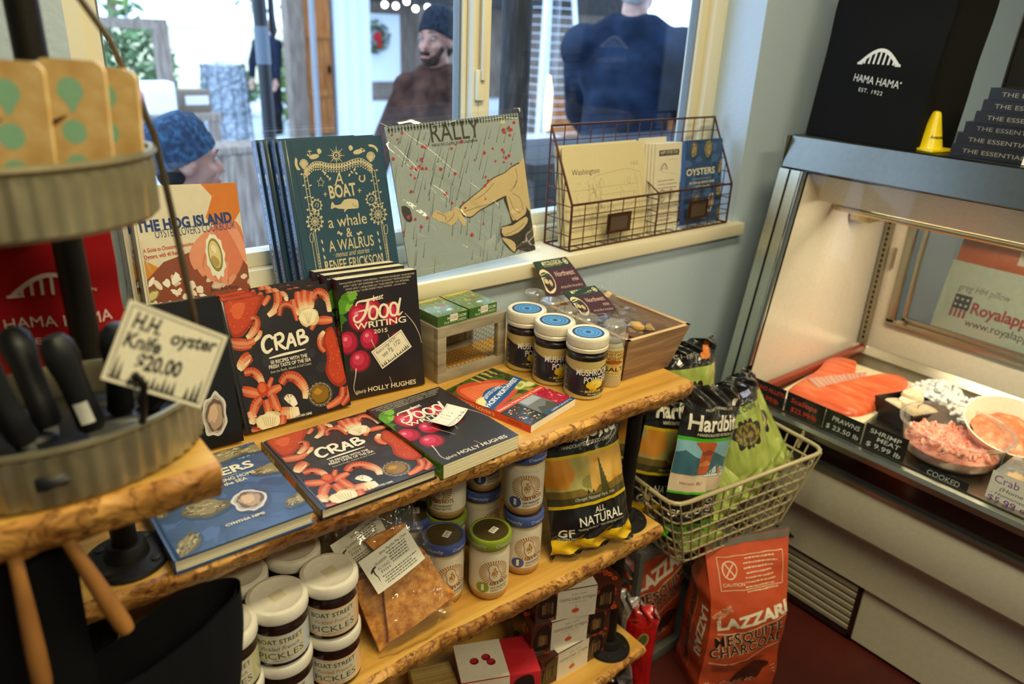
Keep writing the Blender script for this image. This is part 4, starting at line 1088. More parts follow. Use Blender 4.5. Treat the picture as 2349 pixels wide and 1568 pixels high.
# island cookbooks
HW, HH, HT = .168, .222, .020
HOGQ = [(293, 437), (545, 415), (622, 720), (385, 768)]
g = 'cream oyster cookbooks on the sill'
Hm = lean(.240, 1.20, SILL, HT, 15, 1, 3)
hog = book('cookbook', 'cream oyster cookbook with a hand holding an oyster, leaning on the left window', 'book', Hm, HW, HH, HT, hog_cover(HW, HH), hog_spine(HH, HT), '4a4542', group=g)
copy_tree(hog, Hm @ T(-.012, -.0, -HT-.001), 'cream oyster cookbook mostly hidden behind the one with its cover showing', g)
# travel guide
book('guidebook', 'seafood guidebook with salmon and red spine lying flat right of the radish paperback', 'book', T(.725, .833, SHELF) @ Rz(14), .135, .195, .014, sea_cover(.135, .195), sea_spine(.195, .014), 'd4432a', hard=False, pages='f0ebdd')
# ------------------------------------------------------------------ goods on the top shelf and the sill
def cyl(r, z0, a0, f=None):
    """label wrapped on a jar: u runs to the right as seen from outside"""
    def fn(u, v, d):
        q = a0+u/r; return ((r+d)*cos(q), (r+d)*sin(q), z0+v)
    return fn
def peg(mb, x0, y0, z0, x1, y1, z1, c): mb.box(x0, y0, z0, x1, y1, z1, c)
# mushroom powder jars
r = .037
t = thing('supplement_jar', 'navy and gold mushroom powder jar nearest the shelf edge, first of three', 'jar', T(.907, .898, SHELF), 'mushroom powder jars')
mb = MB()
mb.lathe([(0, 0), (.033, 0), (.036, .002), (r, .006), (r, .086), (.0362, .0875), (.0345, .089), (.0345, .096)], 'c9b06a', n=56, cols=['c9b06a']*4+['14161f']*3)
a = Art(2*pi*r*.72, .082); W_ = a.w
a.rect(0, 0, 1, 1, 'c9b472', 40); a.up()
wave = [(i/40, .70+.07*sin(i/40*2*pi*1.5+.6)) for i in range(41)]
for i in range(40):
    x0, x1 = i/40, (i+1)/40; a.poly([(x0, .09+.03*sin(x0*9)), (x1, .09+.03*sin(x1*9)), (x1, wave[i+1][1]), (x0, wave[i][1])], '161c33')
a.rect(0, .90, 1, 1.0, '14161f', 40); a.up()
a.text('FUNGI PERFECTI', (.50, .665), (.66, .665), .0034, 'd8b02c', .02)
a.text('MUSHROOM', (.36, .57), (.76, .57), .0125, 'f2f2f2', .015); a.text('POWDER', (.45, .385), (.75, .385), .0125, 'f2f2f2', .015)
a.up(); Yl = 'e6c02a'
a.poly([(.52, .22), (.545, .22), (.555, .33), (.515, .34)], 'd9a41f', 2); a.poly([(.55, .22), (.60, .21), (.605, .34), (.565, .35)], 'e0b025', 2); a.up()
a.ell((.535, .345), .010, .0075, Yl, 8); a.ell((.60, .365), .014, .0095, 'efd040', -8); a.up(); a.ell((.595, .385), .010, .0045, 'f6e27a', -8); a.stroke([(.565, .30), (.575, .345), (.6, .36)], .0008, '7a4a10')
a.text('MUSHROOMS', (.47, .155), (.66, .155), .0044, 'f0d048', .02); a.stroke([(.42, .185), (.455, .185)], .0006, 'f0d048', 0); a.stroke([(.68, .185), (.72, .185)], .0006, 'f0d048', 0); a.text('Net weight 2 oz', (.50, .095), (.66, .095), .0032, 'e8e8e8', .01)
a.L += 1; a.lines((.05, .62), (.26, .62), 11, .0042, .002, 'c0c0c0', 3)
a.emit(mb, cyl(r, .004, R(-114)-W_/r/2-.15), 0, step=.00012, sub=.005)
mb.build('jar_body', 'cover', t)
mb = MB()
mb.lathe([(.034, .094), (.0385, .0945), (.039, .097), (.039, .1005), (.0375, .102), (.0375, .1035), (.039, .105), (.039, .119), (.0375, .122), (.034, .1235), (.0325, .1215), (0, .1215)], 'e9e2cd', n=72)
for k in range(90):
    q = 2*pi*k/90; mb.box(-.0004, .0388, .1065, .0004, .0394, .118, 'd8d0ba', M=Rz(math.degrees(q)))
lid = mb.build('lid', 'plastic', t)
a = Art(.0600, .0600); a.ell((.5, .5), .0295, .0295, '1a2340', 0, 40); a.up(); a.ell((.5, .5), .025, .025, '4a92c8', 0, 40); a.up()
for k in range(30):
    q = 2*pi*k/30; a.ell((.5+.32*cos(q), .5+.32*sin(q)), .0022, .0012, '1f4f80', math.degrees(q), 8); a.ell((.5+.22*cos(q+.1), .5+.22*sin(q+.1)), .0018, .001, '2a5f92', math.degrees(q)+60, 8)
a.up(); a.ell((.5, .5), .005, .005, '1a2340', 0, 16)
mb = MB(); a.emit(mb, lambda u, v, d: (u-.03, v-.03, .1216+d)); mb.build('lid_sticker', 'paper', lid)
copy_tree(t, T(.895, .976, SHELF) @ Rz(4), 'navy and gold mushroom powder jar in the middle of the slanted row of three', 'mushroom powder jars')
copy_tree(t, T(.890, 1.054, SHELF) @ Rz(7), 'navy and gold mushroom powder jar furthest back, beside the wire mesh crate', 'mushroom powder jars')
# salt grinders
capm = clearmat('clear_plastic', (.96, .96, .94), 1.3, 1.5, .06, haze=.13)
t = thing('salt_grinder', 'finishing salt grinder with a yellow label in front of the wooden mushroom box', 'salt grinder', T(.976, .898, SHELF), 'clear capped salt grinders')
mb = MB(); r = .0215
mb.lathe([(0, 0), (.020, 0), (r, .003), (r, .076), (.018, .083), (.018, .09)], 'b9ad8c', n=40, cols=['b5a884', 'b5a884', 'c4b894', 'c9bf9f', 'd8d0b8'])
a = Art(.1, .052); a.rect(0, 0, 1, 1, 'd9bd74', 24); a.up(); a.text('FUNGI PERFECTI', (.28, .90), (.6, .90), .0032, '4a3418', .01); a.text('SHIITAKE', (.24, .76), (.66, .76), .006, '8a3f14', .01); a.text('FINISHING', (.18, .60), (.74, .60), .007, '7a3510', .01); a.text('SALT', (.26, .16), (.66, .16), .0085, '3c2410', .02)
a.poly([(.26, .50), (.33, .58), (.45, .60), (.58, .57), (.64, .49), (.56, .44), (.35, .44)], 'a5581c', 3); a.poly([(.41, .30), (.49, .30), (.50, .45), (.40, .45)], 'd9a860', 2); a.text('Net wt 2.5 oz', (.28, .05), (.62, .05), .003, '4a3418')
a.emit(mb, cyl(r, .026, R(-112)-.1/r/2+.1), step=.00012, sub=.004); mb.build('bottle', 'gloss', t)
mb = MB(); mb.lathe([(.0175, .084), (.0225, .0845), (.0225, .1), (.0215, .1235), (.019, .126), (0, .126)], 'ffffff', n=36); mb.lathe([(0, .091), (.017, .091), (.017, .096), (.008, .1), (.008, .118), (0, .118)], 'ffffff', n=24)
mb.build('cap', capm, t)
for p, lb in (((.956, .954), 'clear capped salt grinder second from the front of its row'), ((.951, 1.003), 'clear capped salt grinder in the middle of its row'), ((.955, 1.060), 'clear capped salt grinder second from the back, between jar and mushroom card'), ((.962, 1.118), 'clear capped salt grinder furthest back, beside the tall mushroom card')):
    copy_tree(t, T(p[0], p[1], SHELF) @ Rz(30), lb, 'clear capped salt grinders')
# wooden box of dried mushrooms
boxw = noisemat('box_wood', '6b4d36', 'ad8c68', (5, 5, 40), 6, .65, .25, c3='8a6a4c', dist=1.2)
boxe = noisemat('box_edge_wood', 'b98e58', 'd9b47c', (9, 9, 40), 4, .6, .2)
t = thing('wooden_box', 'open wooden box of bagged dried mushrooms at the right end of the top shelf', 'box', T(0, 0, SHELF))
zt = .088; P = {'fl': ((1.003, .890), (.999, .880)), 'fr': ((1.133, .886), (1.176, .876)), 'bl': ((1.003, 1.11), (.999, 1.12)), 'br': ((1.133, 1.11), (1.176, 1.12))}
def slab(nm, k1, k2, inn):
    (b1, t1), (b2, t2) = P[k1], P[k2]; mb = MB()
    o = Vector(inn)*.009
    vs = [(*b1, .0005), (*b2, .0005), (*t2, zt), (*t1, zt)]; vs += [(x+o.x, y+o.y, z) for x, y, z in vs]
    mb.add(vs, [(0, 1, 2, 3), (7, 6, 5, 4), (0, 4, 5, 1), (1, 5, 6, 2), (3, 7, 4, 0)], 'ffffff', 0); mb.add(vs, [(2, 6, 7, 3)], 'ffffff', 1)
    mb.build(nm, [boxw, boxe], t, smooth=False)
slab('front_panel', 'fl', 'fr', (0, 1)); slab('back_panel', 'br', 'bl', (0, -1)); slab('side_panel', 'bl', 'fl', (1, 0)); slab('side_panel', 'fr', 'br', (-1, 0))
mb = MB(); mb.box(1.004, .89, .0005, 1.132, 1.11, .008, 'ffffff'); mb.build('bottom', boxw, t)
filmm = clearmat('clear_film', (.97, .97, .95), 1.6, 1.5, .10, bump=.5, bscale=30, haze=.03)
def mushroom_bag(label, tl, tr, br, bl, base):
    t = thing('mushroom_bag', label, 'bag', T(*base), 'dried mushroom bags')
    o = Vector(base); q = [Vector(p)-o for p in (bl, br, tr, tl)]
    a = Art(.10, .078)
    a.rect(0, 0, 1, .78, '46233a'); a.rect(0, .74, 1, 1, '1f3b35'); a.up()
    a.ell((.12, .42), .019, .028, '1a1214', 0, 24); a.up(); a.ell((.12, .42), .0175, .0265, 'efe2bd', 0, 24); a.up()
    a.poly([(-.02, .55), (.05, .66), (.16, .67), (.26, .56), (.14, .53)], '2a4a40', 2); a.ell((.09, .42), .006, .008, '3a2a20', 20); a.ell((.18, .36), .005, .009, '3a2a20'); a.ell((.12, .28), .008, .004, '3a2a20'); a.up(); a.ell((.09, .42), .0045, .006, 'd9c9a0', 20); a.ell((.18, .36), .0036, .007, 'd9c9a0')
    a.L = 4; a.text('MYCOLOGICAL', (.20, .85), (.78, .85), .0088, 'e9dfb4', .02); a.text('WILD GOURMET MUSHROOMS', (.22, .80), (.72, .80), .0034, 'b9b48c'); a.ell((.88, .88), .0062, .0062, 'e9dfb4', 0, 20); a.up(); a.ell((.88, .88), .0045, .0045, '1f3b35', 0, 18); a.up(); a.ell((.88, .88), .003, .003, 'e9dfb4', 0, 14)
    a.text('Northwest', (.38, .50), (.90, .50), .0115, 'd8b7b4', .01, .1); a.text('mix', (.74, .33), (.92, .33), .0085, 'd8b7b4', .01, .1); a.text('mushrooms', (.38, .17), (.92, .17), .0062, 'e6cfc4', 0, .2, 1.3); a.text('assorted dried wild mushrooms net wt 1 oz', (.36, .06), (.92, .06), .003, 'c9a9a4')
    nrm = (q[1]-q[0]).cross(q[3]-q[0]).normalized()
    def fn(u, v, d):
        s, w = u/.10, v/.078; b = q[0].lerp(q[1], s); c = q[3].lerp(q[2], s); return b.lerp(c, w)+nrm*(.0012+d+.004*sin(pi*w))
    mb = MB(); a.emit(mb, fn)
    mb.grid(lambda s, w: fn(s*.1, w*.078, -.0001), 6, 6, '46233a')
    mb.grid(lambda s, w: fn(s*.1, w*.078, -.0024), 6, 6, 'b89a4a', flip=True); mb.build('header_card', 'paper', t)
    rnd = random.Random(int(base[1]*1000))
    lo = (q[0]+q[1])/2
    for k in range(9):
        c = lo+Vector((rnd.uniform(-.025, .085), rnd.uniform(-.10, -.01), rnd.uniform(-.045, -.004)))
        m = MB(); m.blob((0, 0, 0), (rnd.uniform(.014, .02), rnd.uniform(.011, .016), rnd.uniform(.006, .009)), rnd.choice(['c9a05c', 'a8783a', '8a5f30', 'd9bb80', '5f4226']), nz=.6, seed=k, sub=2)
        m.build('dried_mushroom', 'matte', t, M=T(*c) @ Rz(rnd.uniform(0, 180)) @ Rx(rnd.uniform(-50, 50)))
    m = MB()
    m.grid(lambda s, w: Vector((lo.x-.035+.135*s, lo.y+.005-.135*w, lo.z+.006-.035*w+.014*sin(pi*s)*sin(pi*w)+.006*noise.noise(Vector((s*6, w*6, base[1]*9))))), 16, 14, 'ffffff')
    m.build('clear_pouch', filmm, t)
mushroom_bag('mushroom bag with its purple card standing tall against the wall below the sill', (1.004, 1.178, 1.041), (1.098, 1.178, 1.039), (1.137, 1.135, .966), (1.015, 1.135, .972), (1.06, 1.14, .92))
mushroom_bag('mushroom bag with its purple card leaning in front of the other, in the wooden box', (.985, 1.062, 1.012), (1.078, 1.062, 1.009), (1.130, 1.03, .945), (1.022, 1.03, .957), (1.05, 1.03, .90))
# grey wooden crate with wire mesh, card decks on it
greyw = noisemat('grey_barn_wood', '857a66', 'b5aa94', (8, 8, 40), 6, .8, .3, c3='9c917c', dist=.8)
M0 = T(.696, 1.074, SHELF) @ Rz(3)
t = thing('mesh_crate', 'small grey wooden crate with wire mesh sides and an open front', 'crate', M0)
w, d, h = .166, .115, .112; s = .020
for nm, b in (('front_frame', [(0, 0, 0, w, .012, s), (0, 0, h-s, w, .012, h), (0, 0, s, s, .012, h-s), (w-s, 0, s, w, .012, h-s)]), ('back_frame', [(0, d-.012, 0, w, d, s), (0, d-.012, h-s, w, d, h), (0, d-.012, s, s, d, h-s), (w-s, d-.012, s, w, d, h-s)]),
              ('back_panel', [(s, d-.010, s, w-s, d-.003, h-s)]), ('side_panel', [(0, .012, 0, .012, d-.012, h)]), ('top_panel', [(.012, .012, h-.010, w-.012, d-.012, h)])):
    mb = MB()
    for q in b: mb.box(*q, 'ffffff', b=.0012)
    mb.build(nm, greyw, t)
mb = MB(); mb.box(.012, .012, .0005, w-.012, d-.012, .006, 'd08f32'); mb.build('floor_board', 'matte', t)
mb = MB()
def lattice(f, nu, nv):
    for j in range(nv):
        for i in range(nu):
            u0, v0 = i/nu, j/nv; du, dv = 1/nu, 1/nv
            pts = [f(u0, v0+dv*.3), f(u0+du*.5, v0), f(u0+du, v0+dv*.3), f(u0+du, v0+dv*.7), f(u0+du*.5, v0+dv)]
            mb.tube([pts[0], pts[1], pts[2]], .00045, '6c675a', n=4, cap=False); mb.tube([pts[2], pts[3]], .00045, '6c675a', n=4, cap=False)
lattice(lambda u, v: (w-.006, .012+u*(d-.024), v*h), 11, 11); lattice(lambda u, v: (s+u*(w-2*s), d-.014, s+v*(h-2*s)), 12, 7); lattice(lambda u, v: (.012+u*(w-.024), .012+v*(d-.024), .008), 14, 9)
mb.build('wire_mesh', 'iron', t)
for (x, y, rz, lb) in ((.004, .006, 1, 'mushroom card deck box on the left half of the grey crate'), (.079, .008, 2, 'mushroom card deck box on the right half of the grey crate')):
    c = thing('card_deck', lb, 'card box', M0 @ T(x, y, h+.0005) @ Rz(rz), 'mushroom card decks')
    mb = MB(); W_, D_, H_ = .070, .092, .020
    mb.box(0, 0, 0, W_, D_, H_, '4c6b34', b=.0008)
    a = Art(W_, D_); a.rect(0, 0, 1, 1, '68834a'); a.up(); rnd = random.Random(3)
    for k in range(60): a.ell((rnd.random(), rnd.random()), rnd.uniform(.002, .008), rnd.uniform(.001, .004), rnd.choice(['7f9a58', '4f6f4a', '9aa860', '5a7f78', '88a08a', 'b0a850']), rnd.uniform(0, 180), 10, .5, k)
    a.up(); a.rect(.0, .78, 1, .98, 'a9a050'); a.up(); a.text('MUSHROOM', (.06, .86), (.94, .86), .009, 'd9cf6a', .02); a.text('PLAYING CARDS', (.06, .78), (.94, .78), .0065, '3c5a30', .02); a.ell((.66, .50), .006, .006, 'b0402c'); a.ell((.62, .22), .010, .006, '8fb6cc', 10); a.up(); a.ell((.62, .24), .006, .003, 'e8f0f4', 10)
    a.emit(mb, lambda u, v, d_: (u, v, H_+d_))
    a = Art(W_, H_); a.rect(0, 0, 1, 1, '3f6a34'); a.up(); a.text('MUSHROOM', (.32, .5), (.95, .5), .0055, 'dce6c8', .01); a.text('PLAYING CARDS', (.22, .14), (.95, .14), .0045, 'c9d8b0', .01); a.emit(mb, lambda u, v, d_: (u, -d_, v))
    mb.build('carton', 'cover', c)
    mb = MB(); mb.box(.028, -.0012, .006, .046, -.0006, .0195, 'e9e4d4'); a = Art(.018, .013); a.text('12.50', (.15, .3), (.85, .3), .006, '6a6a6a'); a.emit(mb, lambda u, v, d_: (.028+u, -.0012-d_, .006+v)); mb.build('price_sticker', 'paper', c)
# calendar in a clear sleeve
CWd, CHt = .303, .284
RQ = [(980, 60), (2140, -50), (2320, 1130), (1290, 1330)]
Cm = T(.7115, 1.197, SILL+.012) @ Rz(-2) @ Ry(-3.2) @ Rx(90-13)
t = thing('calendar', 'grey wall calendar with rain and red petals in a clear sleeve on the sill', 'calendar', Cm)
a = Art(CWd, CHt, RQ); a.rect(0, 0, 1, 1, 'a3b0b1'); a.up()
rnd = random.Random(21)
for k in range(120):
    x = rnd.uniform(1000, 2250); y = rnd.uniform(40, 1150); l = rnd.uniform(60, 260); sl = -.35+.0*(y) if y < 500 else -.08
    a.stroke([(x, y), (x+sl*l*.55, y+l)], [.0003, .0011], '2f3a36', 0)
    a.ell((x+sl*l*.55, y+l), .0009, .0018, '2f3a36', 0, 8)
a.up()
# arm and coat
SK, DK = 'd9c08c', '2c2418'
a.poly([(2175, 390), (2090, 425), (2040, 470), (1930, 520), (1850, 600), (1740, 690), (1660, 760), (1690, 830), (1760, 850), (1830, 800), (1960, 730), (2040, 690), (2050, 660), (2130, 620), (2200, 560), (2230, 480)], DK, 3)
a.poly([(2040, 660), (2060, 760), (2110, 900), (2030, 925), (2020, 1000), (2060, 1080), (2140, 1150), (2170, 1120), (2330, 1120), (2240, 700), (2200, 560)], DK, 2); a.up()
a.poly([(2165, 400), (2095, 432), (2040, 478), (1935, 528), (1850, 610), (1740, 700), (1670, 765), (1695, 822), (1760, 840), (1830, 790), (1960, 715), (2030, 680), (2110, 640), (2140, 520), (2130, 430)], SK, 3)
a.poly([(2165, 395), (2420, 330), (2450, 760), (2240, 780), (2200, 600), (2170, 480)], SK, 2)
a.poly([(2120, 440), (2140, 540), (2120, 620), (2060, 670), (2070, 740), (2120, 880), (2200, 850), (2235, 800), (2215, 650), (2190, 500), (2160, 400)], SK, 2)
a.poly([(2030, 935), (2120, 920), (2230, 850), (2245, 900), (2170, 980), (2050, 1010)], SK, 2); a.poly([(2030, 1020), (2110, 1040), (2150, 1080), (2140, 1140), (2080, 1080)], SK, 2)
a.poly([(1640, 750), (1700, 850), (1725, 900), (1700, 915), (1655, 850), (1610, 780)], SK, 2)
a.poly([(1610, 785), (1650, 860), (1600, 910), (1560, 890), (1500, 870), (1430, 830), (1470, 780), (1530, 810)], SK, 3); a.up()
for p in ([(2060, 690), (2090, 800), (2140, 880)], [(2080, 680), (2130, 790), (2190, 820)], [(2110, 650), (2180, 700), (2210, 800)], [(2130, 440), (2150, 540), (2090, 640)], [(1790, 700), (1870, 650), (1950, 560)], [(1700, 800), (1790, 770), (1900, 740)], [(1470, 800), (1540, 830), (1550, 870)], [(1560, 880), (1600, 850), (1620, 800)], [(2050, 1000), (2150, 960), (2220, 900)]): a.stroke(p, .0009, DK)
a.poly([(1170, 740), (1240, 760), (1270, 860), (1230, 870), (1190, 820)], '33302c', 2)
for k in range(56):
    x, y = rnd.choice([(rnd.uniform(1040, 2180), rnd.uniform(90, 520)), (rnd.uniform(1150, 1900), rnd.uniform(500, 1000)), (rnd.uniform(1900, 2150), rnd.uniform(10, 420))]); s_ = rnd.uniform(9, 18)
    a.poly([(x, y-s_), (x+s_, y), (x+s_*.5, y+s_), (x-s_*.4, y+s_*.8), (x-s_*.9, y)], 'b9303c', 2)
a.up()
a.text('RALLY', (1395, 203), (1815, 160), .0345, '3c3524', .0); a.text('NIKKI MCCLURE 2018 CALENDAR', (1400, 240), (1795, 200), .0052, '4a4434')
a.rect(.845, .935, .885, .965, 'd8cfae'); a.up(); a.text('$15.95', (2003, 108), (2058, 98), .004, '4a4434')
mb = MB(); mb.box(0, 0, .001, CWd, CHt, .004, 'a3b0b1'); a.emit(mb, lambda u, v, d: (u, v, .004+d)); mb.build('pages', 'paper', t)
mb = MB()
for k in range(44):
    x = .006+k*(CWd-.012)/43; mb.tube([(x+.0011*0, CHt-.006+.006*cos(q), .0025+.0055*sin(q)) for q in [2*pi*i/9 for i in range(9)]], .0007, '1f2124', n=5, closed=True); mb.box(x-.0014, CHt-.0085, .0041, x+.0014, CHt-.0045, .0043, '1f2124')
mb.build('spiral_binding', 'satin', t)
sleevem = clearmat('clear_sleeve', (.98, .98, .98), 2.0, 1.5, .05, bump=.30, bscale=7, haze=.02)
mb = MB()
def slv(s, v):
    x = -.010+(CWd+.022)*s; y = -.006+(CHt+.016)*v
    fold = .010*max(0, 1-abs(v-(1.0-.95*s))/.05)*(1 if s < .62 else max(0, 1-(s-.62)*6)) + .007*max(0, 1-abs(v-(.86-1.25*s))/.06)
    edge = min(1, min(s, 1-s, v, 1-v)*18)
    return (x, y, .0048+edge*(.004+fold+.004*noise.noise(Vector((x*16, y*22, 3))) + .005*max(0, noise.noise(Vector((x*9, y*30+x*20, 8))))*(1 if s+v < .9 else .3)))
mb.grid(slv, 60, 60, 'ffffff'); mb.build('clear_sleeve', sleevem, t)
# wire letter rack on the sill
RW, RD, RH, RF = .578, .086, .268, .105
t = thing('letter_rack', 'brown wire letter rack on the right end of the sill', 'letter rack', T(1.140, 1.213, SILL+.002))
c = '5a3524'; lean_ = .003
mb = MB(); th = .0028
mb.tube([(0, 0, 0), (RW, 0, 0), (RW, RD, 0), (0, RD, 0)], th, c, closed=True); mb.tube([(0, RD, 0), (0, RD, RH), (RW, RD, RH), (RW, RD, 0)], th, c)
mb.tube([(0, 0, 0), (0, 0, RF), (0, RD, RH)], th, c); mb.tube([(RW, 0, 0), (RW, 0, RF), (RW, RD, RH)], th, c); mb.tube([(0, 0, RF), (RW, 0, RF)], th, c)
mb.build('outline_frame', 'iron', t)
mb = MB(); g = .0013
for k in range(1, 14):
    x = RW*k/14; mb.tube([(x, 0, RF), (x, 0, 0), (x, RD, 0), (x, RD, RH)], g, c, n=6)
for k in range(1, 4): mb.tube([(0, 0, RF*k/4), (RW, 0, RF*k/4)], g, c, n=6)
for k in range(1, 8): mb.tube([(0, RD, RH*k/8), (RW, RD, RH*k/8)], g, c, n=6)
for x in (0, RW):
    for k in range(1, 8):
        z = RH*k/8; y0 = 0 if z < RF else RD*(z-RF)/(RH-RF); mb.tube([(x, y0, z), (x, RD, z)], g, c, n=6)
    for y in (RD/3, RD*2/3): mb.tube([(x, y, 0), (x, y, RF+(RH-RF)*y/RD)], g, c, n=6)
for y in (RD*.5,): mb.tube([(0, y, 0), (RW, y, 0)], g, c, n=6)
mb.build('wire_grid', 'iron', t)
mb = MB(); xd = RW*.5
mb.tube([(xd, 0, 0), (xd, 0, RF), (xd, RD, RF+.045), (xd, RD, 0)], th*.8, c)
for z in (.03, .06, .09): mb.tube([(xd, 0, z), (xd, RD, z)], g, c, n=6)
mb.tube([(xd, RD/2, 0), (xd, RD/2, RF+.02)], g, c, n=6); mb.build('divider', 'iron', t)
for x in (.152, .444):
    mb = MB(); z = .050
    mb.box(x-.040, -.0045, z-.024, x+.040, -.0030, z+.024, '4a3226'); mb.box(x-.029, -.0052, z-.016, x+.029, -.0045, z+.016, '6a5a4c')
    for q in ((x-.033, z-.019, x+.033, z-.016), (x-.033, z+.016, x+.033, z+.019), (x-.033, z-.016, x-.029, z+.016), (x+.029, z-.016, x+.033, z+.016)): mb.box(q[0], -.0065, q[1], q[2], -.0045, q[3], '5f3c2a')
    mb.build('label_holder', 'iron', t)
def sheet(name, label, cat, M, w, h, th_, art, group, edge='e8dfc4'):
    mb = MB(); mb.box(0, 0, 0, w, h, th_, edge); art.emit(mb, lambda u, v, d: (u, v, th_+d))
    o = mb.build(name, 'paper'); o.matrix_world = M; return tag(o, label, cat, group)
a = Art(.272, .222); a.rect(0, 0, 1, 1, 'e2d3a8'); a.up(); a.text('Washington', (.10, .71), (.42, .71), .0125, '4a4534', 0); a.text('163', (.82, .76), (.90, .76), .008, 'a59a78')
ln = '80765a'; rnd = random.Random(17)
for p in ([(.36, .68), (.93, .68), (.93, .02)], [(.36, .68), (.37, .60), (.42, .55)], [(.1, .55), (.32, .55)], [(.42, .56), (.90, .56)], [(.42, .48), (.88, .48)], [(.30, .2), (.32, .1), (.36, .04), (.5, .05), (.62, .08)], [(.42, .45), (.55, .36), (.66, .26), (.72, .2), (.74, .06)], [(.88, .40), (.80, .33), (.74, .3), (.70, .22)], [(.86, .68), (.90, .5), (.92, .3)], [(.14, .5), (.18, .3), (.2, .1), (.22, .02)]): a.stroke([(x, y) for x, y in p], .0006, ln, 3)
for (x, y, rx, ry) in ((.34, .38, .018, .03), (.36, .33, .012, .02), (.39, .30, .006, .007), (.35, .28, .007, .008), (.41, .36, .008, .006), (.33, .47, .01, .02), (.78, .60, .005, .007), (.86, .44, .006, .006), (.70, .46, .006, .01)):
    a.stroke([(x+rx/.272*cos(k*pi/8)*1, y+ry/.222*sin(k*pi/8)) for k in range(17)], .0007, ln)
for k in range(90): a.ell((rnd.uniform(.12, .9), rnd.uniform(.08, .66)), rnd.uniform(.0008, .003), rnd.uniform(.0006, .002), 'b9ae8c' if k % 2 else 'c8bd98', rnd.uniform(0, 180), 9, .5, k)
for k in range(26): x, y = rnd.uniform(.3, .5), rnd.uniform(.3, .68); a.stroke([(x, y), (x+rnd.uniform(-.03, .03), y-.04), (x+rnd.uniform(-.03, .03), y-.08)], .0005, ln)
for k in range(4):
    sheet('map_card', ['cream Washington map card foremost in the left half of the letter rack', 'cream map card second in the left half of the letter rack', 'cream map card third in the left half of the letter rack', 'cream map card rearmost in the left half of the letter rack'][k], 'map card',
          T(1.150+(0, -.004, -.006, -.003)[k], 1.238+.007*k, SILL+.006) @ Rz((0, 1, 2, 1)[k]) @ Rx(90-9), .272, .222-.001*k, .0016, a, 'map cards in the letter rack')
a = Art(.098, .215); a.rect(0, 0, 1, 1, 'e9e0c8'); a.up(); a.rect(.14, .86, .90, .925, '2c2a26'); a.up(); a.text('HAPPY OYSTER TOUR', (.19, .878), (.85, .878), .008, 'e9e0c8', .01)
a.stroke([(.24, .70), (.28, .75), (.36, .77), (.44, .75), (.48, .70)], .0022, '3a3830'); 
for k in range(5): a.stroke([(.28+.04*k, .70), (.28+.04*k, .75)], .0007, '3a3830', 0)
a.stroke([(.12, .74), (.3, .68), (.6, .66), (.9, .63)], .0005, '8a8470'); a.stroke([(.5, .8), (.62, .82), (.85, .80)], .0006, '8a8470'); a.lines((.1, .57), (.92, .57), 5, .009, .0028, '9c9582', 5); a.lines((.12, .24), (.9, .24), 4, .009, .0028, '9c9582', 6)
a.ell((.34, .40), .013, .017, '9a9280'); a.ell((.68, .41), .009, .015, 'b5ad98'); a.up(); a.ell((.34, .40), .010, .013, 'd0c8b2'); a.up(); a.ell((.34, .40), .005, .007, '9a9280')
a.lines((.1, .1), (.9, .1), 2, .01, .003, '9c9582', 8)
for k in range(6):
    sheet('brochure', ['white oyster tour leaflet foremost, leaning on the letter rack divider', 'white leaflet second in the letter rack bundle', 'white leaflet third in the letter rack bundle', 'white leaflet fourth in the letter rack bundle', 'white leaflet fifth in the letter rack bundle', 'white leaflet rearmost and tallest in the letter rack bundle'][k], 'leaflet',
          T(1.441-.007*k, 1.240+.0045*k, SILL+.005) @ Rz(0) @ Ry(0) @ Rx(90-4), .098, .215+(.012 if k == 5 else 0), .0035, a, 'leaflets in the letter rack', 'ddd5c0')
a = oysters_cover(.150, .212); a2 = Art(.150, .212); a2.items = []; a2.unit = True
a2.rect(0, 0, 1, 1, '35527e'); a2.up(); rnd = random.Random(2)
for k in range(40): a2.ell((rnd.random(), rnd.uniform(.2, 1)), rnd.uniform(.004, .02), rnd.uniform(.003, .012), rnd.choice(['3d5c8a', '2d4a74', '4a699c']), 0, 12, .5, k)
a2.up()
for c_, r1, r2, rot, kd, sd in (((.22, .9), .020, .013, 80, 'closed', 1), ((.60, .9), .023, .016, 85, 'closed', 4), ((.97, .68), .02, .012, 70, 'closed', 3), ((.95, .38), .02, .013, 80, 'closed', 8), ((.3, .27), .021, .012, 80, 'closed', 5), ((.72, .24), .026, .013, 75, 'open', 6), ((.97, .10), .018, .011, 70, 'closed', 7)): oyster(a2, c_, r1, r2, rot, kd, sd)
a2.L = 14; a2.text('OYSTERS', (.03, .60), (.80, .60), .0165, 'efe6cc', .02); a2.stroke([(.2, .55), (.7, .55)], .0006, 'efe6cc', 0); a2.text('RECIPES that BRING HOME', (.12, .49), (.80, .49), .006, 'efe6cc', .01); a2.text('a TASTE of the SEA', (.24, .44), (.68, .44), .006, 'efe6cc', .01); a2.text('CYNTHIA NIMS', (.36, .05), (.6, .05), .004, 'efe6cc')
sheet('cookbook', 'blue oyster cookbook standing in the right half of the letter rack', 'book', T(1.562, 1.246, SILL+.005) @ Rx(90-7), .148, .215, .014, a2, None, '2c466f')
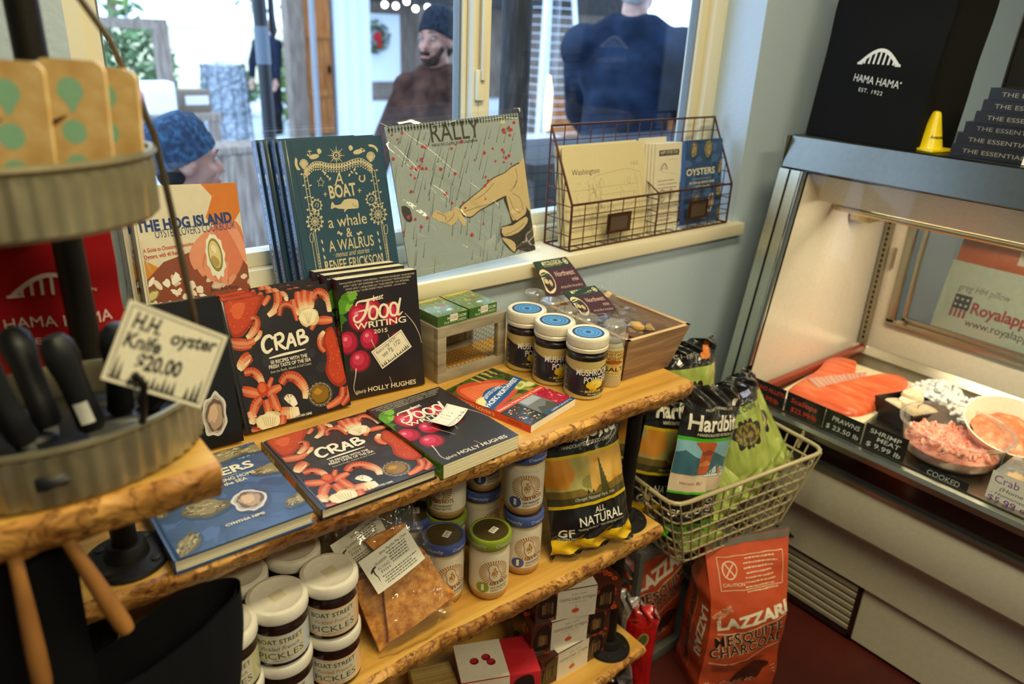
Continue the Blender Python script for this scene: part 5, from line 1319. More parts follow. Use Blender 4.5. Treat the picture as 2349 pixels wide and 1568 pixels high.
# ------------------------------------------------------------------ tiered tray with knives and wooden boards
galv = noisemat('galvanised_tin', '8d8468', 'bdb394', (14, 14, 14), 6, .42, .12, metal=.75, c3='a69c7d')
RT = 1.098
t = thing('tiered_tray', 'two tier galvanised tin tray stand on the raised shelf', 'tray stand', T(.060, .752, RT))
def tray(z, r, h, nm):
    mb = MB(); w = lambda q: 1+.012*sin(46*q)
    mb.lathe([(0, 0), (r-.004, 0), (r, .004)], 'ffffff', n=92)
    mb.lathe([(r, .004), (r+.001, h-.012), (r, h-.006)], 'ffffff', n=276, wob=w)
    mb.lathe([(r, h-.006), (r+.005, h-.002), (r+.004, h+.002), (r-.001, h+.002), (r-.003, h-.004), (r-.004, .004), (0, .003)], 'ffffff', n=92)
    return mb.build(nm, galv, t, M=T(0, 0, z) @ Matrix.Scale(.72, 4, (0, 1, 0)))
tray(.001, .126, .057, 'lower_tray'); tray(.232, .114, .058, 'upper_tray')
for s in (1, -1):
    mb = MB(); mb.tube([(s*.132, 0, .03), (s*.134, 0, .12), (s*.126, 0, .23), (s*.120, 0, .30), (s*.095, 0, .38), (s*.055, 0, .45), (s*.012, 0, .50)], .0032, '8a7c5e', n=8); mb.build('wire_arm', 'metal', t)
mb = MB(); mb.tube([(.016*cos(q), 0, .515+.016*sin(q)) for q in [2*pi*k/16 for k in range(16)]], .003, '8a7c5e', n=8, closed=True); mb.build('ring_handle', 'metal', t)
# wooden boards
birch = noisemat('birch_ply', 'cfa566', 'e6c890', (60, 60, 5), 4, .5, .1, c3='dab678')
def plaque(label, M, w, h, bird):
    t = thing('wooden_plaque', label, 'plaque', M, 'painted wooden plaques')
    mb = MB(); th = .007; r_ = .009; p = []
    for cx, cy, a0 in ((w-r_, h-r_, 0), (r_, h-r_, 90)):
        for k in range(7): q = R(a0+15*k); p.append((cx+r_*cos(q), cy+r_*sin(q)))
    p += [(0, 0), (w, 0)]
    mb.prism(p, 0, th, 'ffffff'); mb.build('board', birch, t)
    a = Art(w, h); G = '8fc3a4'; x = .48
    for y in (.80, .58, .37, .16):
        if y == .80: a.poly([(x, y+.10), (x+.15, y+.07), (x+.19, y), (x+.10, y-.05), (x+.02, y-.11), (x-.10, y-.04), (x-.19, y), (x-.15, y+.07)], G, 3)
        else: a.ell((x, y), w*.18, w*.19, G)
    if bird:
        a.up(); a.poly([(.0, .62), (.14, .64), (.42, .68), (.2, .61), (.02, .56)], '5a3a1e', 2); a.poly([(0, .50), (.12, .48), (.18, .42), (.12, .34), (0, .32)], '5a3a1e', 2); a.poly([(0, .2), (.1, .18), (.05, .1), (0, .12)], '5a3a1e', 2)
    mb = MB(); a.emit(mb, lambda u, v, d: (u, v, th+d)); mb.build('painted_print', 'paper', t)
# each stands in the upper tray leaning back; front face towards the room
for (x, y, yaw, w, bird, lb) in ((-.014, .706, -24, .056, 0, 'leftmost wooden plaque in the upper tray, cut by the frame'), (.040, .704, -25, .052, 1, 'wooden plaque with a brown bird between its turquoise dots'), (.086, .716, -27, .050, 1, 'wooden plaque right of the bird plaque, bird beak at its edge'), (.115, .738, -30, .050, 0, 'rearmost wooden plaque, only its right side showing beside the wire arm'), (.122, .760, -32, .044, 0, 'wooden plaque behind the rearmost dots, edge on at the tray rim')):
    plaque(lb, T(x, y, RT+.2365) @ Rz(yaw) @ Ry(2) @ Rx(86), w, .130 if y < .73 else .122, bird)
# oyster knives in the lower tray
def knife(label, p, d, sticker=False, r=.0135, L_=.10):
    d = Vector(d).normalized(); q = Vector((0, 0, 1)).rotation_difference(d).to_matrix().to_4x4()
    t = thing('oyster_knife', label, 'knife', T(*p) @ q, 'black handled oyster knives')
    mb = MB(); mb.lathe([(0, 0), (r*.7, .001), (r*.92, .006), (r*.86, .03), (r*.9, .06), (r*1.12, .08), (r, .094), (r*.6, .102), (0, .104)], '17181b', n=26, M=Matrix.Scale(L_/.104, 4, (0, 0, 1)) @ Matrix.Scale(.8, 4, (0, 1, 0))); mb.build('handle', 'satin', t)
    mb = MB(); mb.add([(-.006, -.001, 0), (.006, -.001, 0), (.006, .001, 0), (-.006, .001, 0), (-.004, -.0006, -.03), (.003, -.0006, -.034), (.003, .0006, -.034), (-.004, .0006, -.03)], [(0, 1, 5, 4), (1, 2, 6, 5), (2, 3, 7, 6), (3, 0, 4, 7), (4, 5, 6, 7), (0, 3, 2, 1)], 'b0b0ac'); mb.build('blade', 'steel', t)
    if sticker:
        mb = MB(); mb.grid(lambda u, v: ((r*1.02)*cos(-2.2+.9*u), .82*r*1.04*sin(-2.2+.9*u), .012+.022*v), 6, 1, 'e8e6de'); mb.build('price_sticker', 'paper', t)
zk = RT+.038
for p, d, st, lb in (((.112, .742, zk), (.06, -.15, 1), 0, 'tallest black oyster knife handle, upright in front of the red bag'), ((.084, .722, zk), (-.16, .05, .9), 1, 'black oyster knife handle with a white price sticker, leaning left'), ((.030, .726, zk), (-.25, .1, 1), 0, 'black oyster knife handle at the left edge of the picture'), ((.052, .748, zk), (-.1, .3, .8), 0, 'black oyster knife handle low in the tray middle'),
                    ((.012, .700, zk), (-.5, .0, .8), 0, 'black oyster knife handle lowest at the tray front'), ((.135, .750, zk-.004), (.5, -.1, .5), 0, 'black oyster knife handle tilted right under the paper tag')):
    knife(lb, p, d, st)
mb = MB(); mb.lathe([(.0, .0), (.118, .0), (.119, .022), (.0, .028)], '121317', n=40, M=Matrix.Scale(.70, 4, (0, 1, 0)))
for k in range(9): mb.blob((random.Random(k).uniform(-.06, .07), random.Random(k+50).uniform(-.08, .05), .022), (.03, .018, .012), '17181c', nz=.3, seed=k)
o = mb.build('black_sheaths', 'satin'); o.location = (.060, .752, RT+.0052); tag(o, 'heap of black knife sheaths filling the lower tin tray', 'knife sheaths', kind='stuff')
# handwritten price tag on a clip
tq = [Vector(p) for p in ((.087, .648, 1.2175), (.163, .650, 1.1665), (.193, .652, 1.230), (.120, .654, 1.2795))]
tq[2] = tq[1]+tq[3]-tq[0]
o0 = tq[0]
t = thing('price_tag', 'white card tag handwritten H.H. oyster knife $20 clipped to the tin tray', 'tag', T(*o0))
q = [p-o0 for p in tq]; nrm = (q[1]-q[0]).cross(q[3]-q[0]).normalized()
a = Art(.092, .070); a.rect(0, 0, 1, 1, 'efe8d2'); a.up()
for e in ([(.04, .05), (.96, .05)], [(.04, .95), (.96, .95)], [(.04, .05), (.04, .95)], [(.96, .05), (.96, .95)]): a.stroke(e, .0010, '4a4a46', 0)
a.text('H.H.', (.09, .70), (.36, .71), .0140, '26282c', .035, .2); a.text('oyster', (.48, .66), (.94, .75), .0125, '26282c', .03, .2); a.text('Knife', (.07, .46), (.42, .49), .0130, '26282c', .03, .2); a.text('$20.00', (.24, .24), (.68, .30), .0140, '26282c', .035, .15)
rnd = random.Random(7)
for x, hh in ((.08, .26), (.13, .2), (.36, .12), (.41, .10), (.46, .14), (.51, .1), (.56, .17), (.61, .13), (.66, .16), (.80, .14), (.86, .2), (.91, .28)):
    for k in range(4): y = .06+hh*k/4; a.poly([(x-.028*(1-k/4.5), y), (x+.028*(1-k/4.5), y), (x, y+hh*.42)], '16181b')
mb = MB(); fn = lambda u, v, d: q[0].lerp(q[1], u/.092).lerp(q[3].lerp(q[2], u/.092), v/.070)+nrm*(d+.0008)
a.emit(mb, fn); mb.grid(lambda u, v: fn(u*.092, v*.07, 0), 1, 1, 'efe8d2'); mb.grid(lambda u, v: fn(u*.092, v*.07, -.0012), 1, 1, 'efe8d2', flip=True); mb.build('card', 'paper', t)
mb = MB()
c0 = fn(.026, .008, -.0006)
mb.tube([c0+nrm*.003+Vector((0, 0, .006)), c0+nrm*.003-Vector((-.006, 0, .006)), Vector((.118, .668, 1.162))-o0, Vector((.114, .672, 1.152))-o0], [.003, .0035, .003, .004], '151618', n=8)
for k in range(4): mb.blob(tuple(c0+nrm*.003+Vector((.004*cos(k*1.6), 0, .004*sin(k*1.6)))), .0028, '151618')
mb.build('clip', 'satin', t)
# red tote bag behind the tray
t = thing('tote_bag', 'red cloth tote bag with a white bridge logo behind the tin tray', 'bag', T(-.16, .955, RT))
a = Art(.32, .20); K = 'c9b5ae'
def bridge(a, cx, cy, s, col, w):
    """arched bridge emblem, s = half width in sheet units of width"""
    k = a.w/a.h
    arc = [(cx-s+2*s*i/16, cy+k*s*.62*sin(pi*i/16)) for i in range(17)]
    a.stroke(arc, w*1.5, col, 2); a.stroke([(cx-s*1.12, cy), (cx+s*1.12, cy)], w, col, 0)
    for i in range(2, 15, 2): a.stroke([(cx-s+2*s*i/16, cy), (cx-s+2*s*i/16+.02*s, cy+k*s*.62*sin(pi*i/16))], w*.9, col, 0)
bridge(a, .80, .52, .12, K, .0034); a.text('HAMA HAMA', (.64, .33), (.97, .33), .0125, K, 0); a.text('EST. 1922', (.72, .23), (.90, .23), .007, K)
def bagf(u, v, d=0):
    x = .325*u; z = .19*v
    return Vector((x, -.012*sin(u*9)-.01*noise.noise(Vector((u*5, v*3, 2)))+.02*(1-v)*0-d-.006, z))
mb = MB(); mb.grid(lambda u, v: bagf(u, v), 40, 20, '8e1015'); mb.grid(lambda u, v: bagf(u, v)+Vector((0, .03*sin(pi*u)+.004, 0)), 40, 20, '6a0c10', flip=True)
a.emit(mb, lambda u, v, d: bagf(u/.325, v/.19, d+.0006)); mb.build('cloth', 'cloth', t)
for k in (0, .012):
    mb = MB(); mb.tube([(.03, -.02+k, .18), (.06, -.04+k, .235), (.14, -.045+k, .25), (.22, -.03+k, .225), (.25, -.02+k, .18)], .006, '16171a', n=8, M=Matrix.Scale(1, 4)); mb.build('handle', 'cloth', t)
# dark cloth goods hanging below the raised shelf, two wooden handles
def drape(name, label, cat, x0, x1, y, z0, z1, col, seed, depth=.03):
    mb = MB()
    f = lambda u, v: (x0+(x1-x0)*u+.01*sin(v*4+seed), y+depth*(.5+.5*sin(u*11+seed))*(1-.4*v)+.012*noise.noise(Vector((u*5, v*4, seed))), z0+(z1-z0)*v)
    mb.grid(f, 50, 26, col); mb.grid(lambda u, v: tuple(Vector(f(u, v))+Vector((0, .004, 0))), 50, 26, col, flip=True)
    return tag(mb.build(name, 'cloth'), label, cat)
drape('apron', 'black cloth apron hanging under the raised shelf at the left edge', 'apron', -.32, .052, .69, .36, 1.055, '0d0e11', 2)
for (p0, p1, lb) in (((.040, .668, 1.062), (.070, .650, .955), 'turned wooden handle hanging in front of the top shelf end'), ((.0, .668, 1.062), (-.004, .645, .93), 'turned wooden handle hanging further left against the black apron')):
    mb = MB(); v = Vector(p1)-Vector(p0)
    mb.tube([Vector(p0)+v*k for k in (-.0, .15, .4, .7, .92, 1.0)], [.006, .0062, .0075, .0085, .0085, .007], 'ffffff', n=14); tag(mb.build('wooden_dowel', noisemat('turned_handle_wood', '7a4f28', 'a8743c', (30, 30, 8), 5, .35, .1)), lb, 'handle', 'turned wooden handles')
mb = MB()
def hat(u, v):
    q = 2*pi*u; r_ = .072+.012*sin(q*2+1)+.006*noise.noise(Vector((cos(q)*2, sin(q)*2, v*3)))
    z = .30*v; k = (1.0-.22*(1-v)**2); s = .03*sin(3*q+v*3)*(1-v)*.4
    return (.108+(r_*k+s)*cos(q)*1.08-.03*(1-v), .715+(r_*k+s)*sin(q)*.62, .58+z*(1+.07*cos(q)))
mb.grid(hat, 48, 24, '15171d', flip=False); mb.grid(lambda u, v: tuple((Vector(hat(u, v))-Vector((.108, .715, 0)))*.95*Vector((1, 1, 0)).x+Vector((.108, .715, 0))) if False else (.108+(hat(u, v)[0]-.108)*.94, .715+(hat(u, v)[1]-.715)*.94, hat(u, v)[2]), 48, 24, '101116', flip=True)
tag(mb.build('cloth_bag', 'cloth'), 'open dark navy cloth bag hanging in front of the pickle jars', 'bag')
# ------------------------------------------------------------------ middle shelf
# pickle jars
def pickle(label, M, lab, ink):
    t = thing('pickle_jar', label, 'jar', M, 'pickle jars')
    r = .0405; mb = MB()
    mb.lathe([(0, 0), (.036, 0), (r, .005), (r, .064), (.037, .071), (.0355, .080), (.0355, .084)], '2a1610', n=56, cols=['2a1610']*6)
    a = Art(2*pi*r*.9, .050); a.rect(0, 0, 1, 1, lab, 40); a.up(); x0 = .44
    a.rect(x0-.02, .08, x0+.30, .94, 'd8d2bc', 16); a.up(); a.text('BOAT STREET', (x0, .68), (x0+.29, .74), .0078, '4a4640', .01); a.text('Pickled French', (x0+.02, .45), (x0+.26, .50), .0066, ink, 0, .3); a.text('PICKLES', (x0, .15), (x0+.29, .20), .0105, '5a5148', .0); a.text('net wt 9 oz', (x0+.1, .09), (x0+.2, .1), .0022, '5a5148')
    a.lines((x0-.20, .72), (x0-.05, .72), 6, .005, .0022, '8a826e', 2); a.rect(x0-.2, .1, x0-.08, .28, 'cfc8b0', 6)
    a.emit(mb, cyl(r, .010, R(-118)-a.w*(x0+.13)/r), step=.00015, sub=.005)
    mb.build('jar_body', 'gloss', t)
    mb = MB(); mb.lathe([(.036, .079), (.0425, .0795), (.0432, .082), (.0432, .094), (.0415, .0975), (.036, .0985), (.0345, .0975), (0, .0972)], 'e6e1d6', n=60); lid = mb.build('lid', 'plastic', t)
    mb = MB(); mb.add([(-.012, -.009, 0), (.009, -.012, 0), (.012, .006, 0), (-.009, .009, 0)], [(0, 1, 2, 3)], 'd6cdb0'); mb.build('price_sticker', 'paper', lid, M=T(0, 0, .0976) @ Rz(15))
    return t
PH = .0985
OL, BL_, PE, GY = ('c6c49a', '5c6440'), ('c3cbd6', '4a5a9a'), ('e6c096', 'b8763c'), ('b9bdb9', '5a5a64')
for (x, y, c, up, lo) in ((.203, .838, OL, 'olive labelled pickle jar on top at the front left, half behind the dark bag', 'olive labelled pickle jar under the front left one'), (.282, .851, BL_, 'blue labelled pickle jar on top of the middle stack', 'blue labelled pickle jar at the bottom of the middle stack'),
                          (.364, .856, PE, 'peach labelled pickle jar on top of the right stack', 'peach labelled pickle jar at the bottom of the right stack'), (.342, .940, PE, 'pickle jar standing dim at the back under the top shelf, lid showing', 'pickle jar under the dim back one'), (.254, .930, GY, 'darkest pickle jar at the back left, label in deep shade', 'pickle jar under the darkest back left one')):
    pickle(lo, T(x, y, MID), *c); pickle(up, T(x-.001, y-.001, MID+PH+.0004) @ Rz(4), *c)
# peanut butter jars
def nutjar(label, M, lidc, num, rot=0):
    t = thing('peanut_butter_jar', label, 'jar', M @ Rz(rot), 'peanut butter jars')
    r = .0360; mb = MB()
    mb.lathe([(0, 0), (.028, 0), (.033, .004), (.0355, .014), (r, .024), (r, .094), (.034, .104), (.031, .110), (.031, .116)], 'b98a4c', n=56, cols=['9a6a34', 'a87a40', 'b98a4c', 'c9a26a', 'dcd2bc', 'd8cdb4', 'c9b48a', 'c9b48a'])
    a = Art(2*pi*r*.86, .074); a.rect(0, .0, 1, 1, 'e6dfcc', 44); a.up(); cx, cy = .50, .60; bz = 'b8813c'
    k_ = a.w/a.h
    for i in range(34):
        q = 2*pi*i/34
        if -2.2 < q-2*pi < -1.0 or 4.1 < q < 5.2: r0_, r1_ = .075, .15
        else: r0_, r1_ = .07, .145
        u = lambda rr, qq: (cx+rr*cos(qq), cy+rr*sin(qq)*k_*.92)
        a.poly([u(r0_, q-.02), u(r1_, q-.055), u(r1_, q+.055), u(r0_, q+.02)], bz)
    a.up(); a.ell((cx-.006, cy+.09), .0098, .0125, bz, 20); a.ell((cx+.012, cy-.09), .0115, .0145, bz, 20); a.poly([(cx-.03, cy+.02), (cx+.03, cy+.05), (cx+.04, cy-.05), (cx-.02, cy-.05)], bz); a.up()
    a.ell((cx-.006, cy+.09), .0084, .011, 'e9dcc0', 20); a.ell((cx+.012, cy-.09), .0100, .013, 'e9dcc0', 20); a.poly([(cx-.025, cy+.02), (cx+.025, cy+.05), (cx+.035, cy-.05), (cx-.015, cy-.05)], 'e9dcc0'); a.up()
    rn = random.Random(3)
    for i in range(26): q = rn.uniform(0, 6.28); rr = rn.uniform(0, .8); a.ell((cx+.003+.035*rr*cos(q), cy+.17*rr*sin(q)), .0017, .0013, bz, rn.uniform(0, 90), 9)
    a.ell((cx-.105, .17), .0115, .0115, num, 0, 26); a.up(); a.text('1', (cx-.117, .095), (cx-.093, .095), .0125, 'f2efe4', .05)
    a.text("CB'S NUTS", (cx-.03, .235), (cx+.16, .285), .0078, '9a5a3a', .01); a.text('ONE INGREDIENT', (cx-.03, .135), (cx+.15, .17), .0042, num, .02); a.text('PEANUT BUTTER', (cx-.03, .05), (cx+.14, .075), .0046, 'b8813c', .01)
    a.rect(.10, .0, .13, .9, '2a2a30', 1); a.lines((.02, .85), (.09, .85), 12, .005, .002, '9a9080', 3); a.lines((.84, .8), (.98, .8), 8, .006, .0022, '9a9080', 5)
    a.emit(mb, cyl(r, .020, R(-112)-a.w*.5/r), step=.00012, sub=.0045); mb.build('jar_body', 'cover', t)
    mb = MB(); mb.lathe([(.031, .112), (.0375, .1125), (.0385, .115), (.0385, .128), (.0370, .1310), (.0330, .1318), (.0318, .1308)], lidc, n=60)
    mb.lathe([(0, .1306), (.0318, .1306)][::-1], '4a3f24', n=40, cols=['4a3f24'])
    a = Art(2*pi*.0386*.5, .016); a.text('Creamunchy', (.08, .3), (.44, .3), .0062, 'd5dcee', 0, .2); a.text('Creamunchy', (.58, .3), (.94, .3), .0062, 'd5dcee', 0, .2); a.emit(mb, cyl(.0386, .1145, R(-125)-a.w*.5/.0386), sub=.006); lid = mb.build('lid', 'plastic', t)
    mb = MB(); mb.box(-.009, -.006, 0, .009, .006, .0004, 'ece8dc'); a = Art(.018, .012); a.text('8.99', (.15, .3), (.85, .3), .0055, '4a4a4a'); a.emit(mb, lambda u, v, d: (u-.009, v-.006, .0004+d)); mb.build('price_sticker', 'paper', lid, M=T(.004, -.004, .1308) @ Rz(20))
    return t
BLU, GRN = '47599a', '869a2e'
nutjar('blue lidded peanut butter jar at the front left beside the pita chips', T(.598, .902, MID), BLU, BLU, 12); nutjar('green lidded peanut butter jar at the very front of the middle shelf', T(.673, .866, MID), GRN, GRN)
nutjar('blue lidded peanut butter jar carrying another jar, beside the black chip bag', T(.764, .884, MID), BLU, BLU, 4); nutjar('peanut butter jar stacked on the blue lidded one, just under the top shelf', T(.763, .886, MID+.1322), BLU, BLU, -10)
nutjar('green lidded peanut butter jar in the second row carrying another jar', T(.640, .958, MID), GRN, GRN, -20); nutjar('peanut butter jar stacked on the green lidded one in the second row', T(.640, .958, MID+.1322), GRN, GRN, -40)
nutjar('blue lidded peanut butter jar in deep shade behind the stacked jars', T(.745, .990, MID), BLU, BLU, 30); nutjar('peanut butter jar stacked furthest back in deep shade', T(.745, .990, MID+.1322), BLU, BLU, 10); nutjar('blue lidded peanut butter jar behind the pita chip bag', T(.590, .990, MID), BLU, BLU, 40)
# pita chip bags
pitam = noisemat('pita_chip', 'a85f1e', 'e6a552', (90, 90, 90), 6, .85, .8, c3='cf8a3a')
def pita(label, M, seed):
    t = thing('pita_chip_bag', label, 'bag', M, 'clear bags of pita chips')
    rnd = random.Random(seed)
    for k, (x, y, z, s, rz) in enumerate(((.075, .055, .0, .10, 6), (.035, .05, -.014, .085, 24), (.095, .05, -.022, .088, -16), (.06, .065, -.034, .09, 4), (.03, .09, -.026, .06, 50), (.075, .15, -.012, .055, 178))):
        mb = MB(); n = 14
        p = [(-s*.55, -s*.4), (s*.55, -s*.4), (s*.62, -s*.25), (s*.16, s*.75), (-s*.16, s*.75), (-s*.60, -s*.25)]
        mb.prism(smooth_pts(p, 4, True), -.004, .004, 'ffffff'); mb.build('pita_chip', pitam, t, M=T(x, y, z) @ Rz(rz) @ Rx(rnd.uniform(-8, 8)) @ Ry(rnd.uniform(-10, 10)))
    W_, H_ = .142, .275
    def film(s):
        def f(u, v):
            e = (sin(pi*u)**.5)*(min(1, v*9)**.5)*(max(0, 1-v)**.45)
            return (W_*u-.006+.03*max(0, v-.6)*(.5-u)*2, -.012+H_*v, s*(.010+.026*e)-.012+.006*noise.noise(Vector((u*7, v*10, seed+s)))+(-.03*(v-.6)**2*4 if v > .6 else 0))
        return f
    mb = MB(); mb.grid(film(1), 26, 40, 'ffffff'); mb.grid(film(-1), 26, 40, 'ffffff', flip=True); mb.build('clear_pouch', filmm, t)
    a = Art(.092, .062); a.rect(0, 0, 1, 1, 'e9e6da', 6); a.up(); a.text('Spicy Paprika Pita Chips', (.36, .84), (.94, .84), .0042, '33332f', .01, .2); a.stroke([(.08, .55), (.14, .62), (.2, .64)], .003, '2a2a2a'); a.stroke([(.14, .62), (.13, .5), (.15, .36), (.14, .25)], [.003, .002, .0012, .0008], '2a2a2a'); a.text('Uncommon', (.2, .64), (.44, .66), .006, '2a2a2a', 0, .3); a.text('FLYING', (.22, .50), (.44, .50), .0044, '4a4a46'); a.text('FISH', (.24, .40), (.42, .40), .0044, '4a4a46'); a.lines((.46, .76), (.94, .76), 5, .0045, .0022, '7a7a72', 3); a.lines((.2, .30), (.95, .30), 4, .0042, .002, '7a7a72', 4)
    mb = MB(); a.emit(mb, lambda u, v, d: (u, v, d+.004*sin(pi*u/.092))); mb.build('label_card', 'paper', t, M=T(.020, .098, .029) @ Rz(10) @ Rx(-4))
def at_tilt(x, y, z, yaw, tilt, roll): return T(x, y, z) @ Rz(yaw) @ Ry(roll) @ Rx(90-tilt)
pita('clear bag of pita chips in front, with a large white label across it', at_tilt(.437, .835, MID+.014, -4, 24, -10), 3)
pita('clear bag of pita chips leaning behind the labelled front bag', at_tilt(.410, .915, MID+.014, 2, 16, -6), 8)
# potato chip bags
def chipbag(label, M, w, h, d, colf, art, group='potato chip bags', seed=1, sticker=None, bag='chip_bag', cat='bag'):
    t = thing(bag, label, cat, M, group); t_ = .012
    def th(u, v):
        e = min(1, (min(v, 1-v))/.30); e = max(0, e)
        return d*.5*(sin(pi*e/2)**.8)*(1-abs(2*u-1)**2.6)
    def edge(u, v):
        pin = .045*(1-min(1, min(v, 1-v)/.25))**0
        s = 1-.075*(sin(pi*min(1, max(0, (v-.03)/.94)))**.5)
        return .5+(u-.5)*s
    def f(sgn):
        def g(u, v, dd=0):
            q = noise.noise(Vector((u*4.2, v*5, seed*3)))*.5+noise.noise(Vector((u*11, v*6+2*u, seed)))*.25
            wr = (1-min(1, min(v, 1-v)/.22))*.010*sin(u*19+seed+3*sin(v*20))
            return Vector((w*edge(u, v), h*v, sgn*(th(u, v)+.0009+dd)+q*d*.16*(1 if sgn > 0 else .7)+wr))
        return g
    F, B_ = f(1), f(-1)
    mb = MB(); mb.grid(F, 84, 130, colf); mb.grid(B_, 30, 40, lambda u, v: colf(-1, v), flip=True)
    if art: art.emit(mb, lambda u, v, dd: F(u/w, v/h, dd+.0006), step=.0003, sub=.007)
    b = mb.build('printed_bag', 'foil', t)
    if sticker:
        mb = MB(); u0, v0 = sticker
        mb.grid(lambda a_, b_: F(u0+.06*a_, v0+.05*b_, .0012), 3, 3, 'e9e6da'); mb.build('price_sticker', 'paper', t)
    return t
def natural(w, h):
    BK, YE = '1c1c1c', 'd9b81c'
    def colf(u, v):
        if u < 0: return BK
        if v < .115+.05*abs(u-.45) and v > .02: return 'e3b81a'
        if v <= .02: return '15140f'
        if v < .37: return BK
        if v < .395+.0: return YE
        if v < .45: return '4a4428'
        if v < .73:
            k = noise.noise(Vector((u*3, v*6, 4)))
            if .62 < u < .62+.36*(.73-v) and v < .70 and u < .70+.1*(.7-v): return '4d4a22'
            if v < .50 and k > -.1: return '7a6428'
            return ('d98f2c' if k > .15 else ('d9a850' if u > .5 else ('b5a860' if k > -.2 else '8f8a4a')))
        if v < .755: return YE
        return BK
    a = Art(w, h)
    a.text('Hardbite', (.10, .85), (.94, .85), .034, 'e9e2cc', .025); a.text('HANDCRAFTED POTATO CHIPS', (.22, .80), (.82, .80), .0068, 'd9d2bc', .01); a.text('PROUDLY GROWER OWNED', (.25, .955), (.75, .955), .005, 'b9b29c')
    a.text('Olympic National Park, WA', (.28, .415), (.78, .415), .0062, 'd9d2bc', 0, .25); a.text('ALL', (.50, .305), (.64, .305), .012, 'e9e4d4', .01); a.text('NATURAL', (.30, .225), (.86, .225), .0185, 'f0ece0', .012); a.text('Nothing Artificial * Non-GMO Ingredients', (.28, .195), (.88, .195), .0045, 'd0cab8')
    a.text('GF', (.07, .155), (.24, .155), .0155, 'e9e4d4', .02); a.text('GLUTEN FREE', (.06, .132), (.26, .132), .0044, 'd0cab8', .01)
    a.poly([(.44, .455), (.455, .49), (.47, .455)], '33301c'); a.poly([(.50, .455), (.515, .485), (.53, .455)], '33301c')
    return colf, a
cf_, ar = natural(.178, .270)
chipbag('black and yellow chip bag leaning on the middle shelf beside the pipe', T(.820, .868, MID+.004) @ Rz(-17) @ Ry(-5) @ Rx(90-17) @ T(0, 0, .02), .178, .270, .062, cf_, ar, seed=3)
# ------------------------------------------------------------------ bottom shelf
def crisps(label, M, w, d, h, base, motif, band=(.24, .70), seed=1):
    """flat cracker box: patterned carton, pale wrap-round band, window each side of it on the front"""
    t = thing('cracker_box', label, 'box', M, 'cracker boxes on the bottom shelf')
    mb = MB(); mb.box(0, 0, 0, w, d, h, base, b=.0015)
    b0, b1 = band[0]*w, band[1]*w
    for rect, f in ((Art(w, h), lambda u, v, e: (u, -e, v)), (Art(w, d), lambda u, v, e: (u, v, h+e)), (Art(d, h), lambda u, v, e: (-e, d-u, v)), (Art(d, h), lambda u, v, e: (w+e, u, v))):
        rn = random.Random(seed+rect.w*99)
        for k in range(int(rect.w*rect.h*2300)):
            x, y = rn.uniform(.04, .96), rn.uniform(.06, .94); s = rn.uniform(.0034, .0078)
            if motif == 'pumpkin':
                rect.L = 1; rect.ell((x, y), s, s*.85, 'd9562a', rn.uniform(0, 180), 10); rect.L = 2; rect.ell((x, y), s*.62, s*.5, base, rn.uniform(0, 180), 8); rect.L = 3; rect.ell((x, y), s*.3, s*.25, 'd9562a', 0, 7)
        rect.emit(mb, f)
    a = Art(b1-b0, h); a.L = 5; a.rect(0, 0, 1, 1, 'e6e0d0'); a.up(); a.text('lesley stowe', (.36, .80), (.74, .80), .0045, '6a6a62', 0); a.text('raincoast crisps', (.06, .62), (.97, .62), .0105, '5a5a52', 0); a.text('pumpkin and fig crackers', (.3, .53), (.8, .53), .003, '8a8a80')
    if motif == 'pumpkin': a.ell((.48, .25), .0085, .006, 'd9562a', 6); a.stroke([(.48, .33), (.50, .42)], .0012, '4a5a2a', 0)
    else:
        for c_ in ((.3, .2), (.62, .24), (.74, .14)): a.ell(c_, .007, .0062, '8f1a26'); 
        a.up()
        for c_ in ((.29, .22), (.61, .26), (.73, .16)): a.ell(c_, .0048, .0042, 'c23444')
    a.emit(mb, lambda u, v, e: (b0+u, -e, v), base=.0014)
    a = Art(b1-b0, d); a.L = 5; a.rect(0, 0, 1, 1, 'e9e3d4'); a.up()
    if motif == 'pumpkin': a.ell((.5, .5), .012, .008, 'b8402a'); a.lines((.1, .9), (.9, .9), 9, .0085, .0024, 'a39c8c', 3)
    else:
        for c_ in ((.36, .50), (.62, .56), (.70, .42)): a.ell(c_, .0095, .009, '7a1420')
        a.up()
        for c_ in ((.35, .52), (.61, .58), (.69, .44)): a.ell(c_, .007, .0065, 'b82e3e')
    a.emit(mb, lambda u, v, e: (b0+u, v, h+e), base=.0014); mb.build('carton', 'cover', t)
    for (x0, x1) in ((.045*w, b0-.004), (b1+.004, w*.90)):
        if x1-x0 < .01: continue
        mb = MB(); p = smooth_pts([(x0, .014), (x1, .014), (x1, h*.9), (x0+.3*(x1-x0), h*.9), (x0, h*.6)], 4, True)
        mb.prism(p, .0014, .0020, '1a1410', M=Rx(90)); wn_ = mb.build('window', 'gloss', t)
        mb = MB(); rn = random.Random(seed)
        for k in range(9): x = x0+.006+(x1-x0-.012)*k/8; mb.box(x-.0012, -.0026, .02+.006*rn.random(), x+.0014, -.0021, h*.62+.1*h*rn.random(), rn.choice(['6a4a2a', '8a6a3c', '4a3420', '7a5a30']))
        mb.build('cracker_slices', 'matte', wn_)
    return t
crisps('cream and cranberry red cracker box at the front of the bottom shelf', T(.645, .905, BOT) @ Rz(-24), .165, .10, .098, 'c22a36', 'cranberry', (.0, .60), seed=5)
crisps('brown pumpkin patterned cracker box at the bottom of the stack of three', T(.822, .868, BOT) @ Rz(-2), .192, .105, .076, '4a2418', 'pumpkin', seed=2)
